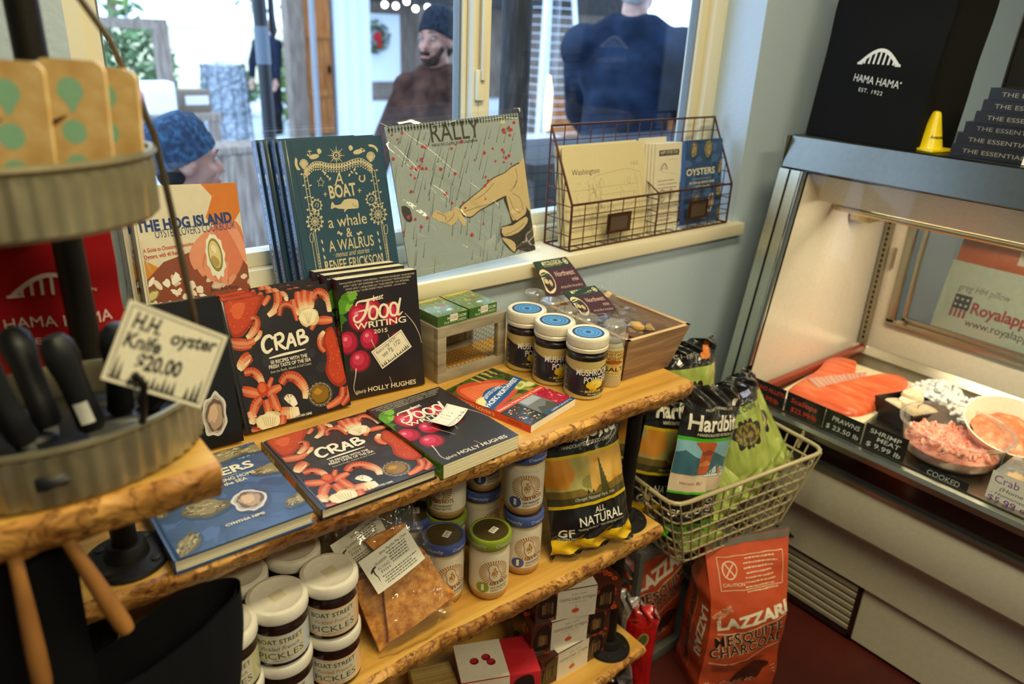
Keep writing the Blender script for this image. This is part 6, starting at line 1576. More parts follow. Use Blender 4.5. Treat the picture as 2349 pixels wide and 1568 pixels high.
crisps('brown pumpkin patterned cracker box in the middle of the stack, turned slantwise', T(.815, .895, BOT+.0765) @ Rz(-14), .192, .105, .076, '4a2418', 'pumpkin', seed=3)
crisps('brown pumpkin patterned cracker box on top of the stack, turned slantwise', T(.828, .902, BOT+.153) @ Rz(-22), .192, .105, .076, '4a2418', 'pumpkin', seed=4)
# packet of thin wheat crackers
t = thing('cracker_packet', 'clear packet of thin straw coloured crackers left of the cranberry box', 'packet', T(.575, .965, BOT) @ Rz(-20))
for k in range(26):
    mb = MB(); mb.box(0, .0044*k-.06, .004, .085, .0044*k-.0575, .074, random.Random(k).choice(['d9b66a', 'caa152', 'e2c680']), M=Rx(-14)); mb.build('cracker', 'matte', t)
mb = MB(); mb.box(-.004, -.066, .002, .089, .066, .088, 'ffffff', b=.006); mb.build('clear_wrapper', filmm, t)
mb = MB(); a = Art(.03, .014); a.rect(0, 0, 1, 1, '2a3a4a'); a.up(); a.text('4.99', (.2, .25), (.8, .25), .007, 'e0e0da'); a.emit(mb, lambda u, v, d: (.02+u, -.0668-d, .03+v)); mb.build('price_sticker', 'paper', t)
# red foil bag slumping over the shelf end
RD_, GR_ = 'c4161c', 'b3aaa8'
def redf(u, v):
    if u < 0: return GR_
    k = .46+.16*sin(v*6+.5); return RD_ if u > k+.03 else ('e0d6d2' if u > k else GR_)
a = Art(.15, .30); a.ell((.62, .60), .012, .024, 'b8ad6a', -20); a.up(); a.ell((.62, .60), .009, .020, '5a6a3a', -20)
chipbag('red and silver foil bag slumped beyond the end of the bottom shelf', T(1.121, .93, .0) @ Rz(-84) @ Ry(-2) @ Rx(90-2), .120, .27, .030, redf, a, None, 6, bag='foil_bag')
# ------------------------------------------------------------------ wire basket of snack bags on a grey crate, charcoal sacks
t = thing('wire_basket', 'beige wire basket full of snack bags beside the shelf end', 'basket', T(0, 0, 0))
rim = [Vector(p) for p in ((1.096, .792, .600), (1.580, .736, .600), (1.606, .985, .600), (1.126, 1.045, .600))]
bot = [Vector(p) for p in ((1.182, .818, .398), (1.528, .778, .398), (1.548, .952, .398), (1.200, .992, .398))]
def ring(t_, n=16, rr=.04):
    q = [b.lerp(r_, t_) for b, r_ in zip(bot, rim)]; out = []
    for i in range(4):
        p, a_, b_ = q[i], q[i-1], q[(i+1) % 4]
        u = (a_-p).normalized()*rr; w = (b_-p).normalized()*rr
        for k in range(5): s = k/4; out.append((p+u).lerp(p, s).lerp(p.lerp(p+w, s), s))
    return out
WC = 'b0a27c'
mb = MB(); mb.tube(ring(1), .0052, WC, n=10, closed=True); mb.build('rim', 'plastic', t)
mb = MB()
def side(q, i, s): return q[i].lerp(q[(i+1) % 4], s)
for i, n in ((0, 15), (1, 8), (2, 15), (3, 8)):
    for k in range(n):
        s = (k+.5)/n; mb.tube([side(bot, i, s), side(rim, i, s)], .0022, WC, n=6)
mb.build('upright_wire', 'plastic', t)
for k in range(6):
    mb = MB(); mb.tube(ring(k/6.0+.0), .0026, WC, n=6, closed=True); mb.build('hoop_wire', 'plastic', t)
mb = MB()
for k in range(9): s = (k+.5)/9; mb.tube([bot[0].lerp(bot[1], s), bot[3].lerp(bot[2], s)], .0022, WC, n=6)
for k in range(4): s = (k+.5)/4; mb.tube([bot[0].lerp(bot[3], s), bot[1].lerp(bot[2], s)], .0022, WC, n=6)
mb.build('bottom_grid', 'plastic', t)
for i in (1, 3):
    c = side(rim, i, .5); mb = MB(); d_ = (rim[(i+1) % 4]-rim[i]).normalized()
    for s in (-1, 1):
        o = c+d_*.05*s; mb.tube([o+Vector((0, 0, -.03)), o+Vector((0, 0, .004)), o+Vector((.012*(1 if i == 1 else -1), 0, .012)), o+Vector((.014*(1 if i == 1 else -1), 0, -.012)), o+Vector((0, 0, -.03))], .003, WC, n=6)
    mb.build('handle_loop', 'plastic', t)
# jalapeno chips
def jal_col(u, v):
    BK = '1b1b1a'
    if u < 0: return BK
    if v < .07: return '4fb81c'
    if v < .305: return BK
    if v < .325: return '4cb41e'
    if v < .66: return 'e0c8ae'
    if v < .685: return '4cb41e'
    return '222222'
w_, h_ = .180, .345
a = Art(w_, h_); a.text('Hardbite', (.08, .735), (.96, .735), .034, 'ece6d4', .025); a.text('HANDCRAFTED POTATO CHIPS', (.20, .70), (.88, .70), .0062, 'd9d2bc', .015); a.text('PROUDLY FARMER OWNED', (.26, .855), (.78, .855), .0058, 'c9c2ac', .01, arc=.004)
a.rect(0, .44, 1, .662, '8abcd0'); a.up()
a.poly([(0, .58), (.10, .60), (.22, .565), (.34, .545), (.5, .60), (.62, .575), (.78, .545), (1, .53), (1, .44), (0, .44)], '3f6a7c'); a.poly([(.45, .44), (.55, .47), (.66, .50), (.8, .475), (.92, .50), (1, .48), (1, .43), (.45, .43)], 'dfe8ec', 2); a.up()
a.poly([(.22, .66), (.24, .635), (.30, .60), (.29, .55), (.30, .50), (.31, .455), (.37, .445), (.47, .452), (.49, .50), (.50, .56), (.52, .62), (.51, .66)], 'c75f34', 2); a.up(); a.poly([(.31, .60), (.40, .61), (.49, .60), (.48, .575), (.32, .575)], '9a4426', 2); a.poly([(.31, .52), (.40, .535), (.485, .525), (.485, .50), (.31, .50)], 'e08a52', 2)
a.text('SPICY', (.55, .235), (.72, .235), .0115, 'ece6d8', .01); a.text('JALAPENO', (.32, .165), (.92, .165), .0195, 'f2ece0', .015); a.text('Nothing Artificial * Non-GMO Ingredients', (.30, .14), (.90, .14), .0042, 'c9c2ac')
a.text('GF', (.07, .15), (.22, .15), .0155, 'ece6d8', .02); a.text('GLUTEN FREE', (.05, .125), (.25, .125), .004, 'c9c2ac', .01); a.text('Vernon, BC', (.10, .375), (.42, .375), .006, '8a6a50', 0, .2); a.ell((.70, .46), .005, .010, 'c98a5c', 10); a.rect(.86, .80, .94, .825, '4a9a3a'); a.rect(.86, .825, .94, .845, '3a4a8a')
chipbag('black and green jalapeno chip bag standing at the front of the wire basket', T(1.116, .850, .485) @ Rz(-8) @ Ry(11) @ Rx(90-5), w_, h_, .062, jal_col, a, seed=5, sticker=(.78, .88))
cf_, ar = natural(.165, .280)
chipbag('black and yellow chip bag standing behind the green jalapeno bag in the wire basket', T(1.095, .925, .500) @ Rz(-8) @ Ry(14) @ Rx(90-8), .165, .285, .062, cf_, ar, seed=8)
chipbag('black and yellow chip bag in the shade behind the iron pipe', T(1.118, .985, .50) @ Rz(6) @ Ry(2) @ Rx(90-4), .165, .285, .055, cf_, ar, seed=11)
def kale_col(seed):
    def f(u, v):
        if u < 0: return '8f9a48'
        if v > .80: return '181818'
        if v > .78: return '2a2a24'
        if .40 < v < .66 and ((u-.5)/.30)**2+((v-.53)/.13)**2 < 1+.3*sin(9*math.atan2(v-.53, u-.5)): return '2a2620' if ((u-.5)/.24)**2+((v-.53)/.10)**2 > 1 else ('8a7a34' if noise.noise(Vector((u*22, v*22, seed))) > 0 else '4a4024')
        return '9caa52' if noise.noise(Vector((u*5, v*3, seed))) > 0 else 'a9b65c'
    return f
a = Art(.15, .27); a.poly([(.18, .86), (.34, .84), (.40, .91), (.30, .95), (.2, .93)], '8f98d0', 2); a.poly([(.60, .84), (.78, .86), (.76, .94), (.62, .93)], '8f98d0', 2); a.text('KALE CHIPS', (.2, .73), (.8, .73), .012, '3c4a20', .02)
a2_ = Art(.15, .27); a2_.poly([(.66, .84), (.86, .85), (.84, .94), (.7, .92)], 'e0803c', 2); a2_.text('CHIPS', (.2, .86), (.6, .86), .010, '8a8a84', .01)
g = 'green snack bags'
for k, (M, art, sd, lb) in enumerate(((T(1.362, .835, .490) @ Rz(-14) @ Ry(-10) @ Rx(90-22), a, 3, 'olive green snack bag with two blue leaves, right of the jalapeno bag'), (T(1.455, .842, .478) @ Rz(-12) @ Ry(-18) @ Rx(90-30), a, 4, 'olive green snack bag leaning against the right end of the wire basket'),
                              (T(1.300, .825, .455) @ Rz(-8) @ Ry(-18) @ Rx(90-42), None, 6, 'olive green snack bag lying low at the front of the wire basket'), (T(1.222, .935, .600) @ Rz(-20) @ Ry(-3) @ Rx(90-14), a2_, 9, 'black and olive snack bag with an orange leaf, topmost behind the jalapeno bag'),
                              (T(1.205, .832, .404) @ Rz(-6) @ Ry(4) @ Rx(90-66), None, 12, 'olive green snack bag at the bottom left of the wire basket'))):
    chipbag(lb, M, .150, .27 if k != 4 else .20, .058, kale_col(sd), art, g, sd, bag='snack_bag')
# grey crate
t = thing('plastic_crate', 'grey plastic lattice crate standing under the wire basket', 'crate', T(1.150, .905, 0))
GC = '5c5e5a'; w_, d_, h_ = .40, .19, .392
for x, y in ((0, 0), (w_, 0), (w_, d_), (0, d_)):
    mb = MB(); mb.box(x-.009, y-.009, 0, x+.009, y+.009, h_, GC, b=.003); mb.build('corner_post', 'satin', t)
for z in (.001, h_-.031):
    mb = MB(); mb.box(0, -.010, z, w_, .010, z+.03, GC, b=.002); mb.box(0, d_-.01, z, w_, d_+.01, z+.03, GC, b=.002); mb.box(-.01, 0, z, .01, d_, z+.03, GC, b=.002); mb.box(w_-.01, 0, z, w_+.01, d_, z+.03, GC, b=.002); mb.build('rail', 'satin', t)
for x in (0, w_):
    mb = MB()
    for k in range(4):
        z = .05+.085*k; mb.tube([(x, 0, z), (x, d_, z+.075)], .006, GC, n=6); mb.tube([(x, 0, z+.075), (x, d_, z)], .006, GC, n=6)
    mb.tube([(x, d_/2, 0), (x, d_/2, h_)], .008, GC, n=6)
    mb.build('side_lattice', 'satin', t)
mb = MB(); mb.box(.012, .012, 0.002, w_-.012, d_-.012, .012, GC); mb.build('floor_panel', 'satin', t)
# charcoal sacks
def sack(label, M, w, d, h, art, side_art, seed, fold=True):
    t = thing('charcoal_bag', label, 'bag', M, 'orange charcoal bags')
    OR = 'c4502c'
    def cs(v):
        k = max(0, (v-.55)/.45); return w*(1-.05*sin(pi*v)+.04*k), d*(1-k**1.4)+.006
    def f(u, v, e=0):
        W_, D_ = cs(v); q = u*4
        i = int(q) % 4; s = q-int(q); r_ = .82
        P4 = [(-W_/2, -D_/2), (W_/2, -D_/2), (W_/2, D_/2), (-W_/2, D_/2)]
        A_, B_ = P4[i], P4[(i+1) % 4]; x = A_[0]+(B_[0]-A_[0])*s; y = A_[1]+(B_[1]-A_[1])*s
        bulge = .014*sin(pi*s)*sin(pi*min(v*1.05, 1)); nx, ny = ((0, -1), (1, 0), (0, 1), (-1, 0))[i]
        z = h*v; wr = .007*noise.noise(Vector((x*14, z*11, seed)))+.004*noise.noise(Vector((x*32+z*20, z*26, seed+4)))+.012*max(0, v-.5)*noise.noise(Vector((x*16+seed, z*22, 1)))
        top = .03*max(0, v-.6)*2.5
        return Vector((x+nx*(bulge+wr+e), y+ny*(bulge+wr+e)+top*.5, z+.035*max(0, v-.8)*(x/w)*5*.5))
    mb = MB(); n = 60; m = 54
    mb.grid(f, n, m, OR); mb.add([f(k/n, 0) for k in range(n)], [tuple(range(n-1, -1, -1))], OR); mb.add([f(k/n, 1) for k in range(n)], [tuple(range(n))], '55504a')
    art.emit(mb, lambda u, v, e: f(u/w*.25, v/h, e+.0008), step=.0004, sub=.009); side_art.emit(mb, lambda u, v, e: f(.75+u/d*.25, v/h, e+.0008), step=.0004, sub=.009)
    mb.build('paper_sack', 'cover', t)
    mb = MB(); mb.grid(lambda u, v: f(u*.25, .965+.035*v, .0016), 20, 2, '6a645c'); mb.build('top_seam', 'matte', t)
CRm, DB = 'e6c4a2', '2a1a16'
w_, d_, h_ = .205, .125, .415
a = Art(w_, h_)
a.text('LAZZARI', (.10, .50), (1.0, .585), .030, 'efe2cc', .05); a.stroke([(.10, .475), (.35, .48), (.7, .53), (.98, .57)], .0032, CRm)
for o, c_, b_ in ((0, CRm, .055), (1, DB, .012)):
    if o: a.up()
    a.text('MESQUITE', (.10, .382), (.97, .472), .030, c_, b_, 0, 1.12); a.text('CHARCOAL', (.06, .300), (.99, .390), .030, c_, b_, 0, 1.12)
a.stroke([(.05, .27), (.32, .255), (.5, .285), (.75, .335), (.97, .36)], .0032, CRm); a.lines((.10, .235), (.8, .275), 3, .010, .0032, '7a2a18', 4)
a.poly([(.40, .10), (.46, .17), (.58, .23), (.72, .245), (.82, .235), (.88, .21), (.80, .17), (.74, .12), (.62, .10), (.60, .075), (.55, .09), (.44, .085)], '4a1f16', 2); a.text('The Gourmet', (.06, .045), (.70, .085), .020, CRm, 0, .35)
for k in range(3): a.stroke([(.90+.02*k, .19-.02*k), (.955+.01*k, .20-.03*k)], .002, CRm, 0)
a.text('BETTER THAN', (.03, .58), (.24, .655), .008, CRm, .01); a.text('BRIQUETS!', (.10, .575), (.26, .635), .008, CRm, .01)
for p in ([(.12, .745), (.92, .745)], [(.92, .745), (.92, .91)], [(.92, .91), (.12, .91)], [(.12, .91), (.12, .745)]): a.stroke(p, .0016, CRm, 0)
a.stroke([(.25+.085*cos(k*pi/8), .845+.042*sin(k*pi/8)) for k in range(17)], .0028, CRm); a.stroke([(.19, .81), (.31, .88)], .0028, CRm, 0); a.stroke([(.19, .88), (.31, .81)], .0028, CRm, 0); a.text('CAUTION', (.15, .765), (.42, .765), .007, CRm, .02); a.lines((.42, .89), (.9, .89), 8, .0095, .003, CRm, 5)
sa = Art(d_, h_)
sa.text('LAZZARI', (.74, .62), (.74, .28), .021, 'efe2cc', .04)
for o, c_, b_ in ((0, CRm, .05), (1, DB, .03)):
    if o: sa.up()
    sa.text('MESQUITE CHARCOAL', (.38, .70), (.38, .12), .019, c_, b_)
sa.stroke([(.58, .72), (.58, .1)], .0016, CRm, 0)
sack('orange charcoal bag standing in front on the red floor, below the wire basket', T(1.372, .772, 0) @ Rz(-27), w_, d_, h_, a, sa, 2)
sack('orange charcoal bag inside the grey crate, behind the front one', T(1.275, 1.0, .0125) @ Rz(-6), .18, .13, .345, a, sa, 7)
# ------------------------------------------------------------------ refrigerated seafood case
Y0, Y1 = -1.3, 1.10
cs = thing('display_case', 'long refrigerated seafood display case with a sloped glass front along the right', 'display case', T(0, 0, 0))
def extr(name, prof, mat, col, y0=Y0, y1=Y1, closed=True, parent=None):
    """profile of (x, z) run along the case"""
    mb = MB(); n = len(prof)
    v = [(x, y0, z) for x, z in prof]+[(x, y1, z) for x, z in prof]
    fs = [(i, (i+1) % n, n+(i+1) % n, n+i) for i in range(n if closed else n-1)]
    if closed: fs += [tuple(range(n-1, -1, -1)), tuple(range(n, 2*n))]
    mb.add(v, fs, col); return mb.build(name, mat, parent or cs, ang=.5)
PC = 'cdc8b2'
extr('lower_body', [(1.742, .012), (1.742, .186), (1.728, .190), (1.720, .336), (1.708, .342), (1.690, .347), (1.676, .362), (1.672, .384), (1.660, .492), (1.662, .503), (1.70, .507), (2.40, .507), (2.40, .012)], 'satin', PC)
extr('kick_plate', [(1.78, .0005), (1.78, .011), (2.38, .011), (2.38, .0005)], 'satin', '141210')
extr('ledge_trim', [(1.655, .498), (1.655, .507), (1.668, .509), (1.668, .498)], 'metal', 'b9b6ac')
extr('dark_bumper', [(1.668, .510), (1.656, .575), (1.70, .575), (1.70, .510)], 'gloss', '150d0b')
extr('front_rail', [(1.646, .576), (1.643, .592), (1.648, .602), (1.660, .604), (1.664, .585), (1.66, .576)], 'metal', 'aeb3aa')
extr('rail_base', [(1.662, .577), (1.662, .598), (2.26, .598), (2.26, .577)], 'steel', 'a8a598')
# display floor tray
extr('display_tray', [(1.668, .600), (1.668, .606), (2.23, .606), (2.248, .628), (2.252, .628), (2.252, .600)], 'steel', 'b5b0a2', Y0+.02, 1.03)
mb = MB(); mb.box(1.70, 1.000, .607, 2.24, 1.018, .628, '9a4534', b=.003); mb.build('red_bumper_strip', 'satin', cs)
# end wall, back wall
glw = vmat('gloss')
mb = MB()
mb.add([(1.664, 1.030, .60), (2.252, 1.030, .60), (2.252, 1.030, 1.192), (1.772, 1.030, 1.192)], [(0, 1, 2, 3)], 'e4dccb')
mb.add([(1.650, 1.098, .507), (2.40, 1.098, .507), (2.40, 1.098, 1.192), (1.762, 1.098, 1.192)], [(3, 2, 1, 0)], '8f8f82')
mb.build('end_wall', 'plastic', cs)
mb = MB()
mb.add([(1.640, 1.036, .585), (1.640, 1.100, .585), (1.752, 1.100, 1.20), (1.752, 1.036, 1.20), (1.664, 1.036, .585), (1.664, 1.100, .585), (1.776, 1.100, 1.20), (1.776, 1.036, 1.20)], [(0, 1, 2, 3), (4, 7, 6, 5), (0, 3, 7, 4), (1, 5, 6, 2), (3, 2, 6, 7), (0, 4, 5, 1)], 'c9ccbc')
mb.build('end_post', 'metal', cs)
mb = MB()
mb.tube([(1.6405, 1.032, .59), (1.7525, 1.032, 1.20)], .008, 'c4c4bc', n=10); mb.tube([(1.640, 1.070, .59), (1.752, 1.070, 1.20)], .003, '3a3a36', n=6); mb.build('post_bead', 'chrome', cs)
BX = 2.255
mb = MB()
mb.box(BX, .955, .60, BX+.02, 1.03, 1.192, 'e2dac8'); mb.box(BX, Y0, .60, BX+.02, .955, .722, 'e2dac8'); mb.box(BX, Y0, 1.03, BX+.02, .955, 1.192, 'e2dac8'); mb.build('back_wall', 'plastic', cs)
mb = MB()
for q in ((BX-.010, .935, .722, BX+.004, .960, 1.036), (BX-.010, Y0, .712, BX+.004, .960, .734), (BX-.010, Y0, 1.022, BX+.004, .960, 1.042), (BX-.004, .905, .734, BX+.008, .918, 1.022), (BX-.004, Y0, .734, BX+.008, .918, .748)): mb.box(*q, 'a6a596', b=.002)
mb.build('sliding_door_frame', 'metal', cs)
mb = MB(); mb.add([(BX+.004, Y0, .74), (BX+.004, .91, .74), (BX+.004, .91, 1.03), (BX+.004, Y0, 1.03)], [(0, 1, 2, 3)], 'ffffff'); mb.build('sliding_door_pane', clearmat('door_glass', (.86, .92, .95), 1.6, 1.5, .02, haze=.05), cs)
mb = MB(); mb.box(BX-.022, .900, .726, BX-.008, .922, .742, 'c9c6ba', b=.003); mb.build('door_roller', 'metal', cs)
mb = MB(); mb.box(BX-.018, 1.000, .63, BX-.004, 1.022, 1.06, 'a9a28e')
for k in range(24): mb.box(BX-.0186, 1.008, .65+.0165*k, BX-.0180, 1.014, .660+.0165*k, '1c1a18')
mb.build('slotted_rail', 'metal', cs)
mb = MB(); mb.box(BX-.16, 1.004, 1.045, BX-.02, 1.024, 1.075, 'b3ac98', b=.002); mb.box(BX-.24, .965, 1.052, BX-.14, 1.024, 1.092, 'c9b78e', b=.003); mb.build('shelf_bracket', 'metal', cs)
mb = MB(); mb.prism([(0, 0), (.035, .01), (.035, .05), (0, .07)], -.002, .002, 'a9a28e', M=T(BX-.012, .982, .88) @ Rx(90)); mb.build('bracket_tab', 'metal', cs)
# top, header and lamp
extr('top_panel', [(1.760, 1.204), (1.784, 1.278), (1.790, 1.2815), (2.40, 1.2815), (2.40, 1.194), (1.79, 1.194)], 'steel', '74756f')
mb = MB(); mb.box(1.762, 1.102, 1.2, 2.39, 1.106, 1.279, '8f8f82'); mb.build('top_end_cap', 'metal', cs)
extr('header_lip', [(1.785, 1.193), (1.842, 1.120), (1.849, 1.123), (1.80, 1.193)], 'plastic', 'd9d8c0', Y0, 1.03)
lampc = (1.0, .84, .56)
mb = MB(); mb.tube([(1.945, .930, 1.132), (1.945, Y0+.05, 1.132)], .019, 'ffffff', n=14); mb.build('lamp_tube', emat('case_tube', lampc, 14), cs)
mb = MB(); mb.tube([(1.925, 1.02, 1.096), (1.925, Y0+.05, 1.096)], .0095, 'c9bd9e', n=12)
mb.box(1.93, Y0+.05, 1.145, 1.99, 1.0, 1.19, 'd9d0b8', b=.002); mb.build('lamp_channel', 'metal', cs)
mb = MB(); mb.box(1.932, .932, 1.108, 1.958, .962, 1.146, 'efe9da', b=.003); mb.build('lamp_socket', 'plastic', cs)
l_ = area('case_lamp_light', (1.965, -.17, 1.118), .03, 9, lampc, (0, 0, 0), 2.1)
mb = MB(); mb.add([(1.6475, Y0, .603), (1.6475, 1.036, .603), (1.757, 1.036, 1.204), (1.757, Y0, 1.204)], [(0, 1, 2, 3)], 'ffffff'); mb.build('front_glass', clearmat('case_glass', (.97, .98, .97), .55, 1.5, .01), cs)
# vent and badge
mb = MB()
for q in ((1.7385, .628, .010, 1.745, .642, .186), (1.7385, .628, .176, 1.745, .96, .186), (1.7385, .628, .010, 1.745, .96, .020)): mb.box(*q, '2a1612')
mb.box(1.7412, .642, .02, 1.7418, .96, .176, '120e0c')
for k in range(7):
    z = .030+.0215*k; mb.add([(1.739, .643, z+.013), (1.739, .96, z+.013), (1.7405, .96, z), (1.7405, .643, z), (1.7425, .643, z+.017), (1.7425, .96, z+.017)], [(0, 1, 2, 3), (0, 4, 5, 1)], 'b5ab94')
mb.build('vent_grille', 'satin', cs)
mb = MB(); mb.box(1.7225, .846, .222, 1.7265, .892, .232, '5a2a20', b=.001); mb.box(1.7222, .835, .224, 1.7262, .846, .230, 'c9c4b4', b=.001); mb.build('badge', 'chrome', cs, M=T(-.003, 0, 0))
# ---- seafood
def put(name, mat, mb, label, cat, M=None, group=None, kind=None):
    o = mb.build(name, mat); o.matrix_world = M or Matrix.Identity(4); return tag(o, label, cat, group, kind)
FZ = .6065
mb = MB(); mb.prism([(1.702, .968), (1.758, .742), (2.115, .775), (2.095, 1.000)], 0, .012, 'ece2c2'); put('cutting_board', 'plastic', mb, 'cream cutting board under the orange salmon in the seafood case', 'cutting board', T(0, 0, FZ))
t = thing('salmon_fillet', 'orange salmon fillet spread on the cream board in the seafood case', 'fish', T(0, 0, FZ+.0125))
out = [(1.735, .945), (1.83, .965), (1.93, .980), (2.02, 1.003), (2.075, .992), (2.085, .945), (2.02, .925), (1.965, .905), (1.955, .880), (1.985, .862), (2.045, .852), (2.088, .835), (2.098, .80), (2.05, .775), (1.95, .762), (1.85, .758), (1.775, .768), (1.75, .80), (1.74, .87)]
out = smooth_pts(out, 5, True); cx_ = sum(p[0] for p in out)/len(out); cy_ = sum(p[1] for p in out)/len(out)
mb = MB(); N_ = len(out)
lv = [(1.0, 0), (1.0, .006), (.965, .014), (.90, .018), (.8, .020), (.6, .021), (.3, .0215)]
vs = []
for k, zz in lv:
    for x, y in out: vs.append((cx_+(x-cx_)*k, cy_+(y-cy_)*k, zz+.0015*noise.noise(Vector((x*30, y*30, k)))))
vs.append((cx_, cy_, .0215)); fs = []
for i in range(len(lv)-1):
    for j in range(N_): fs.append((i*N_+j, i*N_+(j+1) % N_, (i+1)*N_+(j+1) % N_, (i+1)*N_+j))
for j in range(N_): fs.append(((len(lv)-1)*N_+j, (len(lv)-1)*N_+(j+1) % N_, len(vs)-1))
mb.add(vs, fs, 'e8643c'); mb.build('flesh', noisemat('salmon_flesh', 'd9502c', 'f08a5e', (50, 12, 30), 5, .3, .15, c3='e66a40'), t)
mb = MB()
mb.grid(lambda u, v: (1.80+.19*u+.03*v, .900-.035*u+.050*v*(1-u*.75), .0217+.0008*sin(pi*u)), 30, 6, lambda u, v: 'd9a898' if int(u*26) % 2 else 'c98f84'); mb.build('belly_skin', 'satin', t)
icem = noisemat('crushed_ice', 'e6ecef', 'ffffff', (60, 60, 60), 3, .2, .9, bdist=.01)
for k, (x, y, lb) in enumerate(((2.10, .715, 'heap of crushed ice behind the scallop tub'), (2.06, .60, 'heap of crushed ice behind the white bowl'), (2.00, .35, 'heap of crushed ice right of the white bowl'))):
    mb = MB(); rn = random.Random(k)
    for i in range(170):
        a_ = rn.uniform(0, 6.28); q = rn.uniform(0, 1)**.5; mb.blob((.075*q*cos(a_), .06*q*sin(a_), .010+.034*(1-q*q)*rn.random()), rn.uniform(.006, .011), 'ffffff', sub=1, nz=.5, seed=i)
    put('crushed_ice', icem, mb, lb, 'ice', T(x, y, FZ+.002), None, 'stuff')
# scallop tub
t = thing('scallop_tub', 'black square tub heaped with pale scallops in the seafood case', 'tub', T(1.885, .690, FZ) @ Rz(-18))
mb = MB(); s_ = .062; s2 = .054
for i in range(4):
    mb.add([(-s2, -s2, .002), (s2, -s2, .002), (s_, -s_, .055), (-s_, -s_, .055), (-s2+.004, -s2+.004, .004), (s2-.004, -s2+.004, .004), (s_-.004, -s_+.004, .055), (-s_+.004, -s_+.004, .055)], [(0, 1, 2, 3), (5, 4, 7, 6), (3, 2, 6, 7)], '121214', M=Rz(90*i))
mb.box(-s2, -s2, .0005, s2, s2, .004, '121214'); mb.build('tub', 'satin', t)
for k, (x, y, z, r_, lb) in enumerate(((-.022, -.02, .045, .026, 'pale scallop at the left of the black tub'), (.0, .012, .052, .025, 'pale scallop in the middle of the black tub'), (.026, .02, .066, .027, 'largest tan scallop on top of the heap in the black tub'), (.024, -.026, .044, .024, 'pale scallop at the near right of the black tub'), (-.024, .028, .044, .024, 'pale scallop at the far left of the black tub'))):
    mb = MB(); mb.lathe([(0, 0), (r_*.8, .0), (r_, .005), (r_*1.0, .022), (r_*.82, .029), (0, .031)], random.Random(k).choice(['f0dfc0', 'e9cfa4', 'f2e6d0']), n=20, wob=lambda q: 1+.05*sin(3*q+1))
    put('scallop', 'gloss', mb, lb, 'scallop', T(1.885, .690, FZ) @ Rz(-18) @ T(x, y, z-.022) @ Rx(20*sin(k*3)) @ Ry(16*cos(k*2)), 'scallops in the black tub')
# shrimp bowl
bowlm = clearmat('bowl_plastic', (.97, .94, .88), 2.4, 1.5, .06, haze=.17)
t = thing('clear_bowl', 'large clear plastic bowl of pink shrimp meat behind the shrimp sign', 'bowl', T(1.792, .548, FZ))
mb = MB(); mb.lathe([(0, .001), (.085, .001), (.105, .02), (.116, .080), (.122, .082), (.122, .086), (.114, .086)], 'ffffff', n=60); mb.build('bowl', bowlm, t)
shm = noisemat('shrimp_meat', 'f08a70', 'ffd2c0', (60, 60, 60), 4, .35, .4, c3='f7ad98')
mb = MB(); rn = random.Random(9)
mb.lathe([(0, .003), (.080, .003), (.100, .02), (.102, .036), (.06, .042), (0, .04)], 'ffffff', n=40)
for i in range(230):
    a_ = rn.uniform(0, 6.28); q = .098*rn.uniform(0, 1)**.5; x, y = q*cos(a_), q*sin(a_); z = .036+.020*max(0, -x/.1)+.008*rn.random(); b_ = rn.uniform(0, 6.28)
    mb.tube([(x-.009*cos(b_), y-.009*sin(b_), z-.003), (x+.003*sin(b_), y-.003*cos(b_), z+.003), (x+.009*cos(b_), y+.009*sin(b_), z-.003)], [.003, .005, .0025], 'ffffff', n=6)
o = mb.build('shrimp_meat', shm, t); o['kind'] = 'stuff'
# white bowl with crab meat and a claw
t = thing('white_bowl', 'white bowl of brownish crab meat behind the clear shrimp bowl', 'bowl', T(1.905, .478, FZ+.030))
mb = MB(); mb.lathe([(0, .001), (.055, .001), (.075, .012), (.100, .060), (.103, .064), (.099, .064), (.072, .016), (0, .010)], 'efe6d2', n=56); mb.build('bowl', 'plastic', t, M=Rx(10) @ Ry(-14))
mb = MB(); mb.lathe([(0, .012), (.070, .018), (.078, .030), (.05, .038), (0, .040)], 'ffffff', n=40, wob=lambda q: 1+.05*sin(5*q)+.04*sin(11*q)); mb.build('crab_meat', noisemat('crab_meat', '9a5030', 'e0a07a', (40, 40, 40), 5, .4, .6, c3='c4744c'), t, M=Rx(10) @ Ry(-14))
mb = MB(); mb.tube([(-.02, -.05, .05), (.02, -.062, .058), (.055, -.05, .058), (.075, -.028, .056)], [.005, .010, .012, .004], 'd9743c', n=10); mb.tube([(.055, -.05, .060), (.07, -.055, .062), (.085, -.045, .060)], [.006, .005, .002], 'e8b088', n=8); mb.build('crab_claw', 'gloss', t)
mb = MB(); mb.lathe([(0, 0), (.06, 0), (.062, .028), (0, .029)], 'e4e6e4', n=30); put('bowl_stand', 'plastic', mb, 'low white tub under the white crab meat bowl', 'tub', T(1.905, .478, FZ))
